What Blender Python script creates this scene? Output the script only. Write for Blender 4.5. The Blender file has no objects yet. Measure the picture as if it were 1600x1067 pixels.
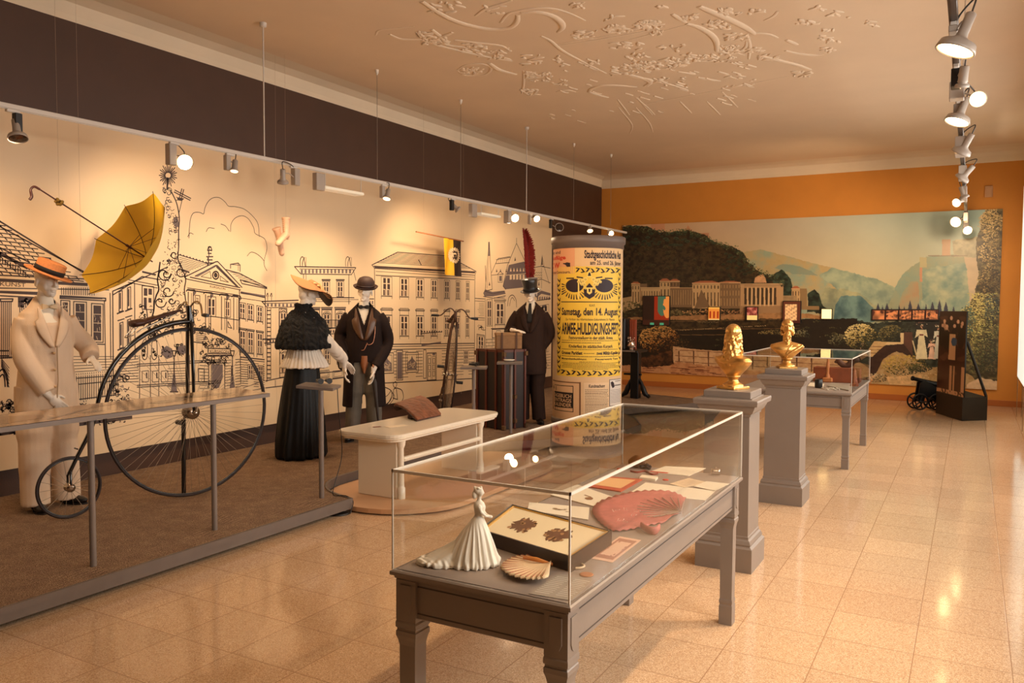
DAY, EXPO = 150, -0.10
import bpy, math, random
import numpy as np
from mathutils import Vector, Matrix, noise
from mathutils.geometry import tessellate_polygon
R = math.radians
PI = math.pi
SC = bpy.context.scene
COL = SC.collection

# ---------------------------------------------------------------- camera
FPX = 1275.8
YAW, PIT, ROL = R(29.35), R(2.823), R(.269)
FW = Vector((-math.sin(YAW)*math.cos(PIT), math.cos(YAW)*math.cos(PIT), -math.sin(PIT)))
RT0 = Vector((math.cos(YAW), math.sin(YAW), 0)); UP0 = RT0.cross(FW)
RT = RT0*math.cos(ROL)+UP0*math.sin(ROL); UP = UP0*math.cos(ROL)-RT0*math.sin(ROL)
EYE = Vector((0, 0, 1.7))
cd = bpy.data.cameras.new('camera'); cam = bpy.data.objects.new('camera', cd); COL.objects.link(cam)
cd.sensor_width = 36; cd.lens = FPX/1600*36; cd.clip_start = .05; cd.clip_end = 200
cam.matrix_world = Matrix.Translation(EYE) @ Matrix((RT, UP, -FW)).transposed().to_4x4()
SC.camera = cam

def on(px, py, ax, val):
    """the point of the plane <ax>=val that is seen at a pixel of the photograph"""
    u = (px-800)/FPX; w = (533.5-py)/FPX
    d = FW+u*RT+w*UP; i = 'xyz'.index(ax); t = (val-EYE[i])/d[i]
    return EYE+t*d

# ---------------------------------------------------------------- materials
def lin(c):
    c = c/255
    return c/12.92 if c <= .04045 else ((c+.055)/1.055)**2.4
def rgb(r, g, b): return (lin(r), lin(g), lin(b), 1)
MATS = {}
def mat(name, col, rough=.6, metal=0, noise_s=0, noise_a=.15, bump=0, bump_s=40, emit=0, spec=.5, coat=0, col2=None, aniso=None, sheen=0):
    if name in MATS: return MATS[name]
    m = bpy.data.materials.new(name); m.use_nodes = True; nt = m.node_tree; b = nt.nodes['Principled BSDF']
    c = rgb(*col)
    b.inputs['Base Color'].default_value = c
    b.inputs['Roughness'].default_value = rough; b.inputs['Metallic'].default_value = metal
    b.inputs['Specular IOR Level'].default_value = spec
    if coat: b.inputs['Coat Weight'].default_value = coat; b.inputs['Coat Roughness'].default_value = .08
    if sheen: b.inputs['Sheen Weight'].default_value = sheen
    tc = nt.nodes.new('ShaderNodeTexCoord'); src = tc.outputs['Object']
    if aniso:
        mp = nt.nodes.new('ShaderNodeMapping'); mp.inputs['Scale'].default_value = aniso; nt.links.new(src, mp.inputs['Vector']); src = mp.outputs['Vector']
    if noise_s or col2:
        n = nt.nodes.new('ShaderNodeTexNoise'); n.inputs['Scale'].default_value = noise_s or 8; n.inputs['Detail'].default_value = 6
        nt.links.new(src, n.inputs['Vector'])
        cr = nt.nodes.new('ShaderNodeValToRGB'); nt.links.new(n.outputs['Fac'], cr.inputs['Fac'])
        c2 = rgb(*col2) if col2 else tuple(min(1, x*(1+noise_a)) for x in c[:3])+(1,)
        c1 = c if col2 else tuple(x*(1-noise_a) for x in c[:3])+(1,)
        cr.color_ramp.elements[0].position = .3; cr.color_ramp.elements[0].color = c1
        cr.color_ramp.elements[1].position = .7; cr.color_ramp.elements[1].color = c2
        nt.links.new(cr.outputs['Color'], b.inputs['Base Color'])
    if bump:
        n2 = nt.nodes.new('ShaderNodeTexNoise'); n2.inputs['Scale'].default_value = bump_s; n2.inputs['Detail'].default_value = 4
        nt.links.new(src, n2.inputs['Vector'])
        bp = nt.nodes.new('ShaderNodeBump'); bp.inputs['Strength'].default_value = bump; bp.inputs['Distance'].default_value = .01
        nt.links.new(n2.outputs['Fac'], bp.inputs['Height']); nt.links.new(bp.outputs['Normal'], b.inputs['Normal'])
    if emit:
        b.inputs['Emission Color'].default_value = c; b.inputs['Emission Strength'].default_value = emit
    MATS[name] = m
    return m

def vcol_mat(name, emit=0, rough=.55, strength_noise=0):
    m = bpy.data.materials.new(name); m.use_nodes = True; nt = m.node_tree; b = nt.nodes['Principled BSDF']
    a = nt.nodes.new('ShaderNodeAttribute'); a.attribute_name = 'paint'
    nt.links.new(a.outputs['Color'], b.inputs['Base Color']); b.inputs['Roughness'].default_value = rough
    if emit:
        nt.links.new(a.outputs['Color'], b.inputs['Emission Color']); b.inputs['Emission Strength'].default_value = emit
    MATS[name] = m
    return m

def glass_mat(name, tint=(1, 1, 1), base=.06, peak=.75, rough=0.0):
    """thin clear pane: looks straight through, mirrors at grazing angles (the same from both sides)"""
    m = bpy.data.materials.new(name); m.use_nodes = True; nt = m.node_tree; nt.nodes.clear()
    out = nt.nodes.new('ShaderNodeOutputMaterial'); mx = nt.nodes.new('ShaderNodeMixShader')
    tr = nt.nodes.new('ShaderNodeBsdfTransparent'); tr.inputs['Color'].default_value = tint+(1,)
    gl = nt.nodes.new('ShaderNodeBsdfGlossy'); gl.inputs['Roughness'].default_value = rough
    lw = nt.nodes.new('ShaderNodeLayerWeight'); lw.inputs['Blend'].default_value = .5
    pw = nt.nodes.new('ShaderNodeMath'); pw.operation = 'POWER'; pw.inputs[1].default_value = 4.0
    mr = nt.nodes.new('ShaderNodeMapRange'); mr.inputs['To Min'].default_value = base; mr.inputs['To Max'].default_value = peak
    nt.links.new(lw.outputs['Facing'], pw.inputs[0]); nt.links.new(pw.outputs[0], mr.inputs['Value'])
    nt.links.new(mr.outputs['Result'], mx.inputs['Fac']); nt.links.new(tr.outputs[0], mx.inputs[1]); nt.links.new(gl.outputs[0], mx.inputs[2])
    nt.links.new(mx.outputs[0], out.inputs['Surface'])
    MATS[name] = m
    return m

# ---------------------------------------------------------------- mesh builder
class MB:
    def __init__(s): s.v = []; s.f = []; s.m = []; s.sm = []
    def add(s, vs, fs, mi=0, smooth=False):
        o = len(s.v); s.v += [tuple(v) for v in vs]
        for f in fs: s.f.append([i+o for i in f]); s.m.append(mi); s.sm.append(smooth)
        return s
    def box(s, x0, x1, y0, y1, z0, z1, mi=0, M=None):
        vs = [Vector((x, y, z)) for z in (z0, z1) for x, y in ((x0, y0), (x1, y0), (x1, y1), (x0, y1))]
        if M is not None: vs = [M@v for v in vs]
        return s.add(vs, [(0, 3, 2, 1), (4, 5, 6, 7), (0, 1, 5, 4), (1, 2, 6, 5), (2, 3, 7, 6), (3, 0, 4, 7)], mi)
    def bbox(s, x0, x1, y0, y1, z0, z1, r=.005, mi=0, M=None):
        """box with chamfered edges"""
        vs = []; r = min(r, (x1-x0)/2.01, (y1-y0)/2.01, (z1-z0)/2.01)
        rings = [(z0, r), (z0+r, 0), (z1-r, 0), (z1, r)]
        for z, q in rings:
            a0, a1, b0, b1 = x0+q, x1-q, y0+q, y1-q
            vs += [(a0+r, b0, z), (a1-r, b0, z), (a1, b0+r, z), (a1, b1-r, z), (a1-r, b1, z), (a0+r, b1, z), (a0, b1-r, z), (a0, b0+r, z)]
        if M is not None: vs = [M@Vector(v) for v in vs]
        fs = [tuple(range(7, -1, -1)), tuple(range(24, 32))]
        for k in range(3):
            for i in range(8):
                j = (i+1) % 8; fs.append((k*8+i, k*8+j, k*8+8+j, k*8+8+i))
        return s.add(vs, fs, mi)
    def rings(s, rings, mi=0, smooth=True, caps=True, closed=False):
        n = len(rings[0]); vs = [p for r in rings for p in r]; fs = []
        m = len(rings)
        for k in range(m if closed else m-1):
            a = k*n; b = ((k+1) % m)*n
            for i in range(n):
                j = (i+1) % n; fs.append((a+i, a+j, b+j, b+i))
        s.add(vs, fs, mi, smooth)
        if caps and not closed:
            s.add(rings[0], [tuple(range(n-1, -1, -1))], mi, False); s.add(rings[-1], [tuple(range(n))], mi, False)
        return s
    def tube(s, pts, rad, n=8, mi=0, caps=True, closed=False, smooth=True, flat=1.0, upv=None):
        pts = [Vector(p) for p in pts]
        if not hasattr(rad, '__len__'): rad = [rad]*len(pts)
        rs = []; prev = None; m = len(pts)
        for i, p in enumerate(pts):
            if closed: t = pts[(i+1) % m]-pts[(i-1) % m]
            else: t = pts[min(i+1, m-1)]-pts[max(i-1, 0)]
            if t.length < 1e-9: t = Vector((0, 0, 1))
            t.normalize()
            if prev is None:
                a = Vector(upv) if upv else (Vector((0, 0, 1)) if abs(t.z) < .9 else Vector((1, 0, 0)))
                x = (a-t*a.dot(t)).normalized()
            else:
                x = (prev-t*prev.dot(t))
                x = x.normalized() if x.length > 1e-6 else prev
            prev = x; y = t.cross(x)
            rs.append([p+x*(math.cos(2*PI*k/n)*rad[i])+y*(math.sin(2*PI*k/n)*rad[i]*flat) for k in range(n)])
        return s.rings(rs, mi, smooth, caps, closed)
    def cyl(s, a, b, r0, r1=None, n=16, mi=0, smooth=True):
        return s.tube([a, b], [r0, r0 if r1 is None else r1], n, mi, smooth=smooth)
    def lathe(s, prof, c=(0, 0, 0), n=32, mi=0, smooth=True, caps=True, sx=1, sy=1, M=None):
        rs = []
        for r, z in prof:
            ring = [Vector((c[0]+math.cos(2*PI*k/n)*r*sx, c[1]+math.sin(2*PI*k/n)*r*sy, c[2]+z)) for k in range(n)]
            if M is not None: ring = [M@v for v in ring]
            rs.append(ring)
        return s.rings(rs, mi, smooth, caps)
    def sq_lathe(s, prof, c=(0, 0, 0), mi=0, ax=1, ay=1, M=None):
        """square-plan mouldings: half width, height"""
        rs = []
        for r, z in prof:
            ring = [Vector((c[0]+a*r*ax, c[1]+b*r*ay, c[2]+z)) for a, b in ((-1, -1), (1, -1), (1, 1), (-1, 1))]
            if M is not None: ring = [M@v for v in ring]
            rs.append(ring)
        return s.rings(rs, mi, False, True)
    def prism(s, poly, z0, z1, mi=0, M=None):
        n = len(poly); vs = [Vector((x, y, z)) for z in (z0, z1) for x, y in poly]
        if M is not None: vs = [M@v for v in vs]
        tris = tessellate_polygon([[Vector((x, y, 0)) for x, y in poly]])
        a = sum(poly[i][0]*poly[(i+1) % n][1]-poly[(i+1) % n][0]*poly[i][1] for i in range(n))
        fs = []
        for t in tris:
            (x1, y1), (x2, y2), (x3, y3) = [poly[i] for i in t]
            if (x2-x1)*(y3-y1)-(x3-x1)*(y2-y1) < 0: t = t[::-1]
            fs.append(tuple(i+n for i in t)); fs.append(tuple(t[::-1]))
        for i in range(n):
            j = (i+1) % n
            fs.append((i, j, j+n, i+n) if a > 0 else (j, i, i+n, j+n))
        return s.add(vs, fs, mi)
    def ell(s, c, r, n=16, mi=0, M=None, m=None):
        m = m or max(6, n//2)
        c = Vector(c)
        if not hasattr(r, '__len__'): r = (r, r, r)
        rs = []
        for k in range(1, m):
            a = PI*k/m
            ring = [Vector((r[0]*math.sin(a)*math.cos(2*PI*i/n), r[1]*math.sin(a)*math.sin(2*PI*i/n), -r[2]*math.cos(a))) for i in range(n)]
            rs.append([(M@v if M is not None else v)+c for v in ring])
        vs = [p for q in rs for p in q]; fs = []
        for k in range(m-2):
            for i in range(n):
                j = (i+1) % n; fs.append((k*n+i, k*n+j, (k+1)*n+j, (k+1)*n+i))
        b = Vector((0, 0, -r[2])); t = Vector((0, 0, r[2]))
        if M is not None: b = M@b; t = M@t
        vs += [b+c, t+c]; nb = len(vs)-2
        for i in range(n):
            j = (i+1) % n; fs.append((nb, j, i)); fs.append((nb+1, (m-2)*n+i, (m-2)*n+j))
        return s.add(vs, fs, mi, True)
    def grid(s, fn, nu, nv, mi=0, smooth=True, thick=0):
        """surface fn(u,v); with thick it is closed into a sheet"""
        P = [[Vector(fn(i/nu, j/nv)) for j in range(nv+1)] for i in range(nu+1)]
        vs = [p for r in P for p in r]; w = nv+1
        fs = [(i*w+j, (i+1)*w+j, (i+1)*w+j+1, i*w+j+1) for i in range(nu) for j in range(nv)]
        if thick:
            N = []
            for i in range(nu+1):
                for j in range(nv+1):
                    a = P[min(i+1, nu)][j]-P[max(i-1, 0)][j]; b = P[i][min(j+1, nv)]-P[i][max(j-1, 0)]
                    c = a.cross(b); N.append(c.normalized() if c.length > 1e-12 else Vector((0, 0, 1)))
            o = len(vs); vs = vs+[v-n*thick for v, n in zip(vs, N)]
            fs += [tuple(x+o for x in f[::-1]) for f in fs]
            bd = [i*w for i in range(nu+1)]+[nu*w+j for j in range(1, nv+1)]+[i*w+nv for i in range(nu-1, -1, -1)]+[j for j in range(nv-1, 0, -1)]
            for k in range(len(bd)):
                a, b = bd[k], bd[(k+1) % len(bd)]; fs.append((b, a, a+o, b+o))
        return s.add(vs, fs, mi, smooth)
    def xform(s, M):
        s.v = [tuple(M@Vector(v)) for v in s.v]; return s
    def join(s, o, M=None):
        vs = [M@Vector(v) for v in o.v] if M is not None else o.v
        b = len(s.v); s.v += [tuple(v) for v in vs]; s.f += [[i+b for i in f] for f in o.f]; s.m += o.m; s.sm += o.sm
        return s
    def mesh(s, name, mats):
        me = bpy.data.meshes.new(name); me.from_pydata(s.v, [], s.f)
        me.polygons.foreach_set('material_index', s.m); me.polygons.foreach_set('use_smooth', s.sm)
        for m in (mats if isinstance(mats, (list, tuple)) else [mats]): me.materials.append(m)
        me.update(); return me

def link(name, me, parent=None, M=None):
    o = bpy.data.objects.new(name, me); COL.objects.link(o)
    if parent is not None: o.parent = parent
    if M is not None: o.matrix_basis = M
    return o
def obj(name, mb, mats, parent=None, M=None, label=None):
    """world-space mesh data; when parented it is brought into the parent's frame"""
    me = mb.mesh(name, mats)
    o = link(name, me, parent)
    if parent is not None:
        me.transform(WM[parent.name].inverted())
    if M is not None: o.matrix_basis = M
    WM[o.name] = WM[parent.name].copy() if parent is not None else Matrix.Identity(4)
    if label: o['label'] = label
    return o
WM = {}
def thing(name, label, cat, loc=(0, 0, 0), rz=0, group=None):
    o = bpy.data.objects.new(name, None); COL.objects.link(o); o.empty_display_size = .1
    o.location = loc; o.rotation_euler = (0, 0, rz)
    WM[o.name] = Matrix.Translation(Vector(loc)) @ Matrix.Rotation(rz, 4, 'Z')
    return tag(o, label, cat, group)
def tag(o, label, cat, group=None):
    o['label'] = label; o['category'] = cat
    if group: o['group'] = group
    return o
def solid(name, mb, mats, label, cat, group=None, origin=None):
    """a thing that is one mesh; its origin is put at its base"""
    vs = np.array(mb.v); c = Vector(origin) if origin is not None else Vector(((vs[:, 0].min()+vs[:, 0].max())/2, (vs[:, 1].min()+vs[:, 1].max())/2, vs[:, 2].min()))
    mb.xform(Matrix.Translation(-c)); o = link(name, mb.mesh(name, mats)); o.location = c
    WM[o.name] = Matrix.Translation(c)
    return tag(o, label, cat, group)
def struct(name, mb, mats, parent=None):
    o = obj(name, mb, mats, parent)
    if parent is None: o['kind'] = 'structure'
    return o
def copy_thing(root, loc, rz=None, label=None):
    r = root.copy(); COL.objects.link(r); r.location = loc
    if rz is not None: r.rotation_euler = (0, 0, rz)
    if label: r['label'] = label
    WM[r.name] = Matrix.Translation(Vector(loc)) @ Matrix.Rotation(r.rotation_euler.z, 4, 'Z')
    for ch in list(root.children):
        c = ch.copy(); COL.objects.link(c); c.parent = r
        for g in list(ch.children):
            d = g.copy(); COL.objects.link(d); d.parent = c
    return r

def remesh(mb, vox, smooth=3, fac=.5, fn=None, dec=None):
    """fuse overlapping volumes into one continuous skin"""
    me = bpy.data.meshes.new('tmp'); me.from_pydata(mb.v, [], mb.f); me.update()
    o = bpy.data.objects.new('tmp', me); COL.objects.link(o)
    r = o.modifiers.new('r', 'REMESH'); r.mode = 'VOXEL'; r.voxel_size = vox; r.adaptivity = 0
    if smooth:
        sm = o.modifiers.new('s', 'SMOOTH'); sm.factor = fac; sm.iterations = smooth
    dg = bpy.context.evaluated_depsgraph_get(); dg.update()
    ev = o.evaluated_get(dg); m2 = bpy.data.meshes.new_from_object(ev)
    out = MB(); n = len(m2.vertices); co = np.empty(n*3, 'f'); m2.vertices.foreach_get('co', co); co = co.reshape(-1, 3)
    if fn is not None:
        no = np.empty(n*3, 'f'); m2.vertices.foreach_get('normal', no); no = no.reshape(-1, 3)
        co = fn(co.astype(float), no.astype(float))
    out.v = [tuple(v) for v in co.tolist()]; out.f = [list(p.vertices) for p in m2.polygons]
    out.m = [0]*len(out.f); out.sm = [True]*len(out.f)
    bpy.data.objects.remove(o); bpy.data.meshes.remove(me); bpy.data.meshes.remove(m2)
    return out
def gauss(co, c, r, vec):
    """push points near c by vec"""
    r = np.array(r if hasattr(r, '__len__') else (r, r, r), float)
    d = ((co-np.array(c))/r); w = np.exp(-(d*d).sum(1))
    return co+w[:, None]*np.array(vec)
def smooth_path(pts, k=4):
    """Catmull-Rom through the points"""
    P = [Vector(p) for p in pts]; P = [P[0]*2-P[1]]+P+[P[-1]*2-P[-2]]; out = []
    for i in range(1, len(P)-2):
        for j in range(k):
            t = j/k; a, b, c, d = P[i-1], P[i], P[i+1], P[i+2]
            out.append(.5*((2*b)+(c-a)*t+(2*a-5*b+4*c-d)*t*t+(3*b-a-3*c+d)*t**3))
    out.append(P[-2]); return out
def text_mesh(body, height, width=None, bold=0.0, align='LEFT'):
    """flat lettering as (verts, faces); the run is fitted to height (cap height) and width"""
    cu = bpy.data.curves.new('t', 'FONT'); cu.body = body; cu.size = 1; cu.offset = bold; cu.resolution_u = 3
    o = bpy.data.objects.new('t', cu); COL.objects.link(o)
    dg = bpy.context.evaluated_depsgraph_get(); dg.update()
    me = bpy.data.meshes.new_from_object(o.evaluated_get(dg))
    vs = np.array([v.co[:] for v in me.vertices]) if len(me.vertices) else np.zeros((1, 3)); fs = [tuple(p.vertices) for p in me.polygons]
    bpy.data.objects.remove(o); bpy.data.curves.remove(cu); bpy.data.meshes.remove(me)
    sy = height/.7; x0 = vs[:, 0].min(); w = vs[:, 0].max()-x0
    sx = (width/w) if width and w > 0 else sy
    if align == 'CENTER': x0 += w/2
    return [((v[0]-x0)*sx, v[1]*sy) for v in vs], fs
def rnd(a, b): return random.uniform(a, b)
random.seed(7)
# ---------------------------------------------------------------- room
XL, XR, YF, YB, ZD, ZC = -6.72, 1.05, 15.7, -2.6, 4.05, 4.24
M_ceil = mat('ceiling plaster', (224, 201, 172), .85, noise_s=1.5, noise_a=.03)
M_plaster = mat('cove plaster', (226, 210, 184), .85, noise_s=2, noise_a=.04)
M_dark = mat('dark brown wall paint', (72, 47, 33), .55, noise_s=3, noise_a=.08, bump=.1, bump_s=120)
M_orange = mat('orange wall paint', (206, 138, 54), .7, noise_s=2, noise_a=.05, bump=.12, bump_s=90)
M_cream = mat('brown back wall paint', (92, 68, 52), .75, noise_s=2, noise_a=.05)

def floor_mat():
    m = bpy.data.materials.new('terrazzo floor tiles'); m.use_nodes = True; nt = m.node_tree; b = nt.nodes['Principled BSDF']
    N = nt.nodes.new; L = nt.links.new
    tc = N('ShaderNodeTexCoord'); mp = N('ShaderNodeMapping'); L(tc.outputs['Object'], mp.inputs['Vector'])
    s = .409
    mp.inputs['Location'].default_value = (.608/s, -4.34/s, 0); mp.inputs['Scale'].default_value = (1/s, 1/s, 1)
    sx = N('ShaderNodeSeparateXYZ'); L(mp.outputs['Vector'], sx.inputs[0])
    fr = []; fl = []
    for k in 'XY':
        f = N('ShaderNodeMath'); f.operation = 'FRACT'; L(sx.outputs[k], f.inputs[0])
        q = N('ShaderNodeMath'); q.operation = 'FLOOR'; L(sx.outputs[k], q.inputs[0]); fl.append(q)
        a = N('ShaderNodeMath'); a.operation = 'SUBTRACT'; L(f.outputs[0], a.inputs[0]); a.inputs[1].default_value = .5
        c = N('ShaderNodeMath'); c.operation = 'ABSOLUTE'; L(a.outputs[0], c.inputs[0]); fr.append(c)
    mxx = N('ShaderNodeMath'); mxx.operation = 'MAXIMUM'; L(fr[0].outputs[0], mxx.inputs[0]); L(fr[1].outputs[0], mxx.inputs[1])
    gr = N('ShaderNodeMapRange'); gr.inputs['From Min'].default_value = .492; gr.inputs['From Max'].default_value = .4975; L(mxx.outputs[0], gr.inputs['Value'])
    cb = N('ShaderNodeCombineXYZ'); L(fl[0].outputs[0], cb.inputs[0]); L(fl[1].outputs[0], cb.inputs[1])
    wn = N('ShaderNodeTexWhiteNoise'); wn.noise_dimensions = '2D'; L(cb.outputs[0], wn.inputs['Vector'])
    vo = N('ShaderNodeTexVoronoi'); vo.inputs['Scale'].default_value = 260; L(tc.outputs['Object'], vo.inputs['Vector'])
    cr = N('ShaderNodeValToRGB'); e = cr.color_ramp.elements; e[0].position = 0; e[0].color = rgb(208, 168, 128); e[1].position = 1; e[1].color = rgb(236, 204, 166)
    for p, c in ((.1, (168, 130, 98)), (.2, (206, 168, 130)), (.6, (212, 176, 138)), (.85, (230, 202, 168))):
        x = e.new(p); x.color = rgb(*c)
    vc = N('ShaderNodeSeparateColor'); L(vo.outputs['Color'], vc.inputs[0]); L(vc.outputs[0], cr.inputs['Fac'])
    hs = N('ShaderNodeHueSaturation'); L(cr.outputs['Color'], hs.inputs['Color'])
    mv = N('ShaderNodeMapRange'); mv.inputs['To Min'].default_value = .93; mv.inputs['To Max'].default_value = 1.04; L(wn.outputs['Value'], mv.inputs['Value']); L(mv.outputs[0], hs.inputs['Value'])
    mm = N('ShaderNodeMix'); mm.data_type = 'RGBA'; L(gr.outputs[0], mm.inputs['Factor']); L(hs.outputs['Color'], mm.inputs['A']); mm.inputs['B'].default_value = rgb(168, 130, 96)
    L(mm.outputs['Result'], b.inputs['Base Color'])
    ns = N('ShaderNodeTexNoise'); ns.inputs['Scale'].default_value = 2.2; ns.inputs['Detail'].default_value = 5; L(tc.outputs['Object'], ns.inputs['Vector'])
    rr = N('ShaderNodeMapRange'); rr.inputs['To Min'].default_value = .05; rr.inputs['To Max'].default_value = .17; L(ns.outputs['Fac'], rr.inputs['Value']); L(rr.outputs[0], b.inputs['Roughness'])
    ad = N('ShaderNodeMath'); ad.operation = 'MULTIPLY_ADD'; L(gr.outputs[0], ad.inputs[0]); ad.inputs[1].default_value = -1
    n3 = N('ShaderNodeTexNoise'); n3.inputs['Scale'].default_value = 5; L(tc.outputs['Object'], n3.inputs['Vector']); L(n3.outputs['Fac'], ad.inputs[2])
    bp = N('ShaderNodeBump'); bp.inputs['Strength'].default_value = .2; bp.inputs['Distance'].default_value = .004; L(ad.outputs[0], bp.inputs['Height']); L(bp.outputs['Normal'], b.inputs['Normal'])
    return m
M_floor = floor_mat()
struct('floor', MB().box(XL-.2, XR+.2, YB-.2, YF+.2, -.1, 0), M_floor)
struct('ceiling', MB().box(XL-.2, XR+.2, YB-.2, YF+.2, ZC, ZC+.15), M_ceil)
struct('wall_left', MB().box(XL-.2, XL, YB-.2, YF+.2, 0, ZD), M_dark)
struct('wall_far', MB().box(XL, XR, YF, YF+.2, 0, ZD-.02), M_orange)
struct('wall_back', MB().box(XL, XR, YB-.2, YB, 0, ZD), M_cream)
# the plastered cove between walls and ceiling
def cove(x0, y0, x1, y1, nx, ny, name):
    mb = MB(); prof = [(0, ZD-.03), (.03, ZD+.02), (.05, ZD+.07), (.09, ZD+.13), (.2, ZC-.02), (.45, ZC+.01), (.45, ZC+.1), (0, ZC+.1)]
    if name == 'trim_1': prof = [(-.05, ZD-.001), (0, ZD), (.012, ZD+.05), (.05, ZC-.05), (.16, ZC-.012), (.4, ZC+.004), (.4, ZC+.1), (-.05, ZC+.1)]
    n = len(prof)
    vs = [(x+nx*d, y+ny*d, z) for x, y in ((x0, y0), (x1, y1)) for d, z in prof]
    fs = [(i, (i+1) % n, n+(i+1) % n, n+i) for i in range(n)]+[tuple(range(n)), tuple(range(2*n-1, n-1, -1))]
    mb.add(vs, fs, 0, False); return struct(name, mb, M_plaster)
cove(XL, YB, XL, YF, 1, 0, 'trim_1'); cove(XL, YF, XR, YF, 0, -1, 'trim_2')
cove(XR, YF, XR, YB, -1, 0, 'trim_3'); cove(XR, YB, XL, YB, 0, 1, 'trim_4')
struct('baseboard_far', MB().bbox(XL, XR, YF-.018, YF, 0, .1, .004), mat('orange brown skirting', (168, 96, 38), .5))
# right wall with its row of windows
WINS = [(2.0, 3.6), (4.6, 6.2), (7.2, 8.8), (9.8, 11.4), (12.4, 14.0)]
mb = MB(); y = YB
for a, b in WINS:
    mb.box(XR, XR+.3, y, a, 0, ZD); mb.box(XR, XR+.3, a, b, 0, .85); mb.box(XR, XR+.3, a, b, 3.45, ZD); y = b
mb.box(XR, XR+.3, y, YF, 0, ZD)
struct('wall_right', mb, mat('right wall paint', (216, 186, 150), .75, noise_s=2, noise_a=.04))
M_winframe = mat('white window paint', (235, 230, 220), .4)
M_winglass = glass_mat('window glass', (1, 1, 1), .05, .9)
for i, (a, b) in enumerate(WINS):
    f = MB(); x0, x1 = XR+.12, XR+.18
    for s in ((a, a+.06, .85, 3.45), (b-.06, b, .85, 3.45), (a, b, .85, .92), (a, b, 3.38, 3.45), (a, b, 2.5, 2.56), ((a+b)/2-.035, (a+b)/2+.035, .85, 3.45)):
        f.box(x0, x1, s[0], s[1], s[2], s[3])
    f.box(XR-.06, XR+.12, a-.03, b+.03, .8, .85)
    w = struct('window_%d' % (i+1), f, M_winframe)
    g = obj('pane', MB().box(XR+.148, XR+.152, a+.05, b-.05, .9, 3.4), M_winglass, w)
# light ------------------------------------------------------------
def area(name, loc, size, size_y, energy, col, rot):
    l = bpy.data.lights.new(name, 'AREA'); l.shape = 'RECTANGLE'; l.size = size; l.size_y = size_y; l.energy = energy; l.color = col
    o = bpy.data.objects.new(name, l); COL.objects.link(o); o.location = loc; o.rotation_euler = rot; return o
for i, (a, b) in enumerate(WINS):
    area('daylight', (XR+.28, (a+b)/2, 2.15), 1.5, 2.5, DAY, (1.0, .94, .86), (0, R(68), 0))
w = bpy.data.worlds.new('world'); SC.world = w; w.use_nodes = True
bg = w.node_tree.nodes['Background']; bg.inputs[0].default_value = (.9, .95, 1, 1); bg.inputs[1].default_value = 1.0
def spot(loc, target, energy, size=50, blend=.6, col=(1, .70, .40), rad=.05):
    l = bpy.data.lights.new('lamp light', 'SPOT'); l.energy = energy; l.spot_size = R(size); l.spot_blend = blend; l.color = col; l.shadow_soft_size = rad
    o = bpy.data.objects.new('lamp light', l); COL.objects.link(o); o.location = loc
    d = Vector(target)-Vector(loc); o.rotation_euler = d.to_track_quat('-Z', 'Y').to_euler(); return o
SC.view_settings.view_transform = 'Standard'; SC.view_settings.look = 'None'; SC.view_settings.gamma = 1; SC.view_settings.use_curve_mapping = False
SC.view_settings.exposure = EXPO
SC.cycles.use_denoising = True
SC.cycles.max_bounces = 7; SC.cycles.diffuse_bounces = 4; SC.cycles.glossy_bounces = 4; SC.cycles.transparent_max_bounces = 16; SC.cycles.transmission_bounces = 4
SC.cycles.sample_clamp_indirect = 6; SC.cycles.caustics_reflective = False; SC.cycles.caustics_refractive = False; SC.cycles.blur_glossy = .5
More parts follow.
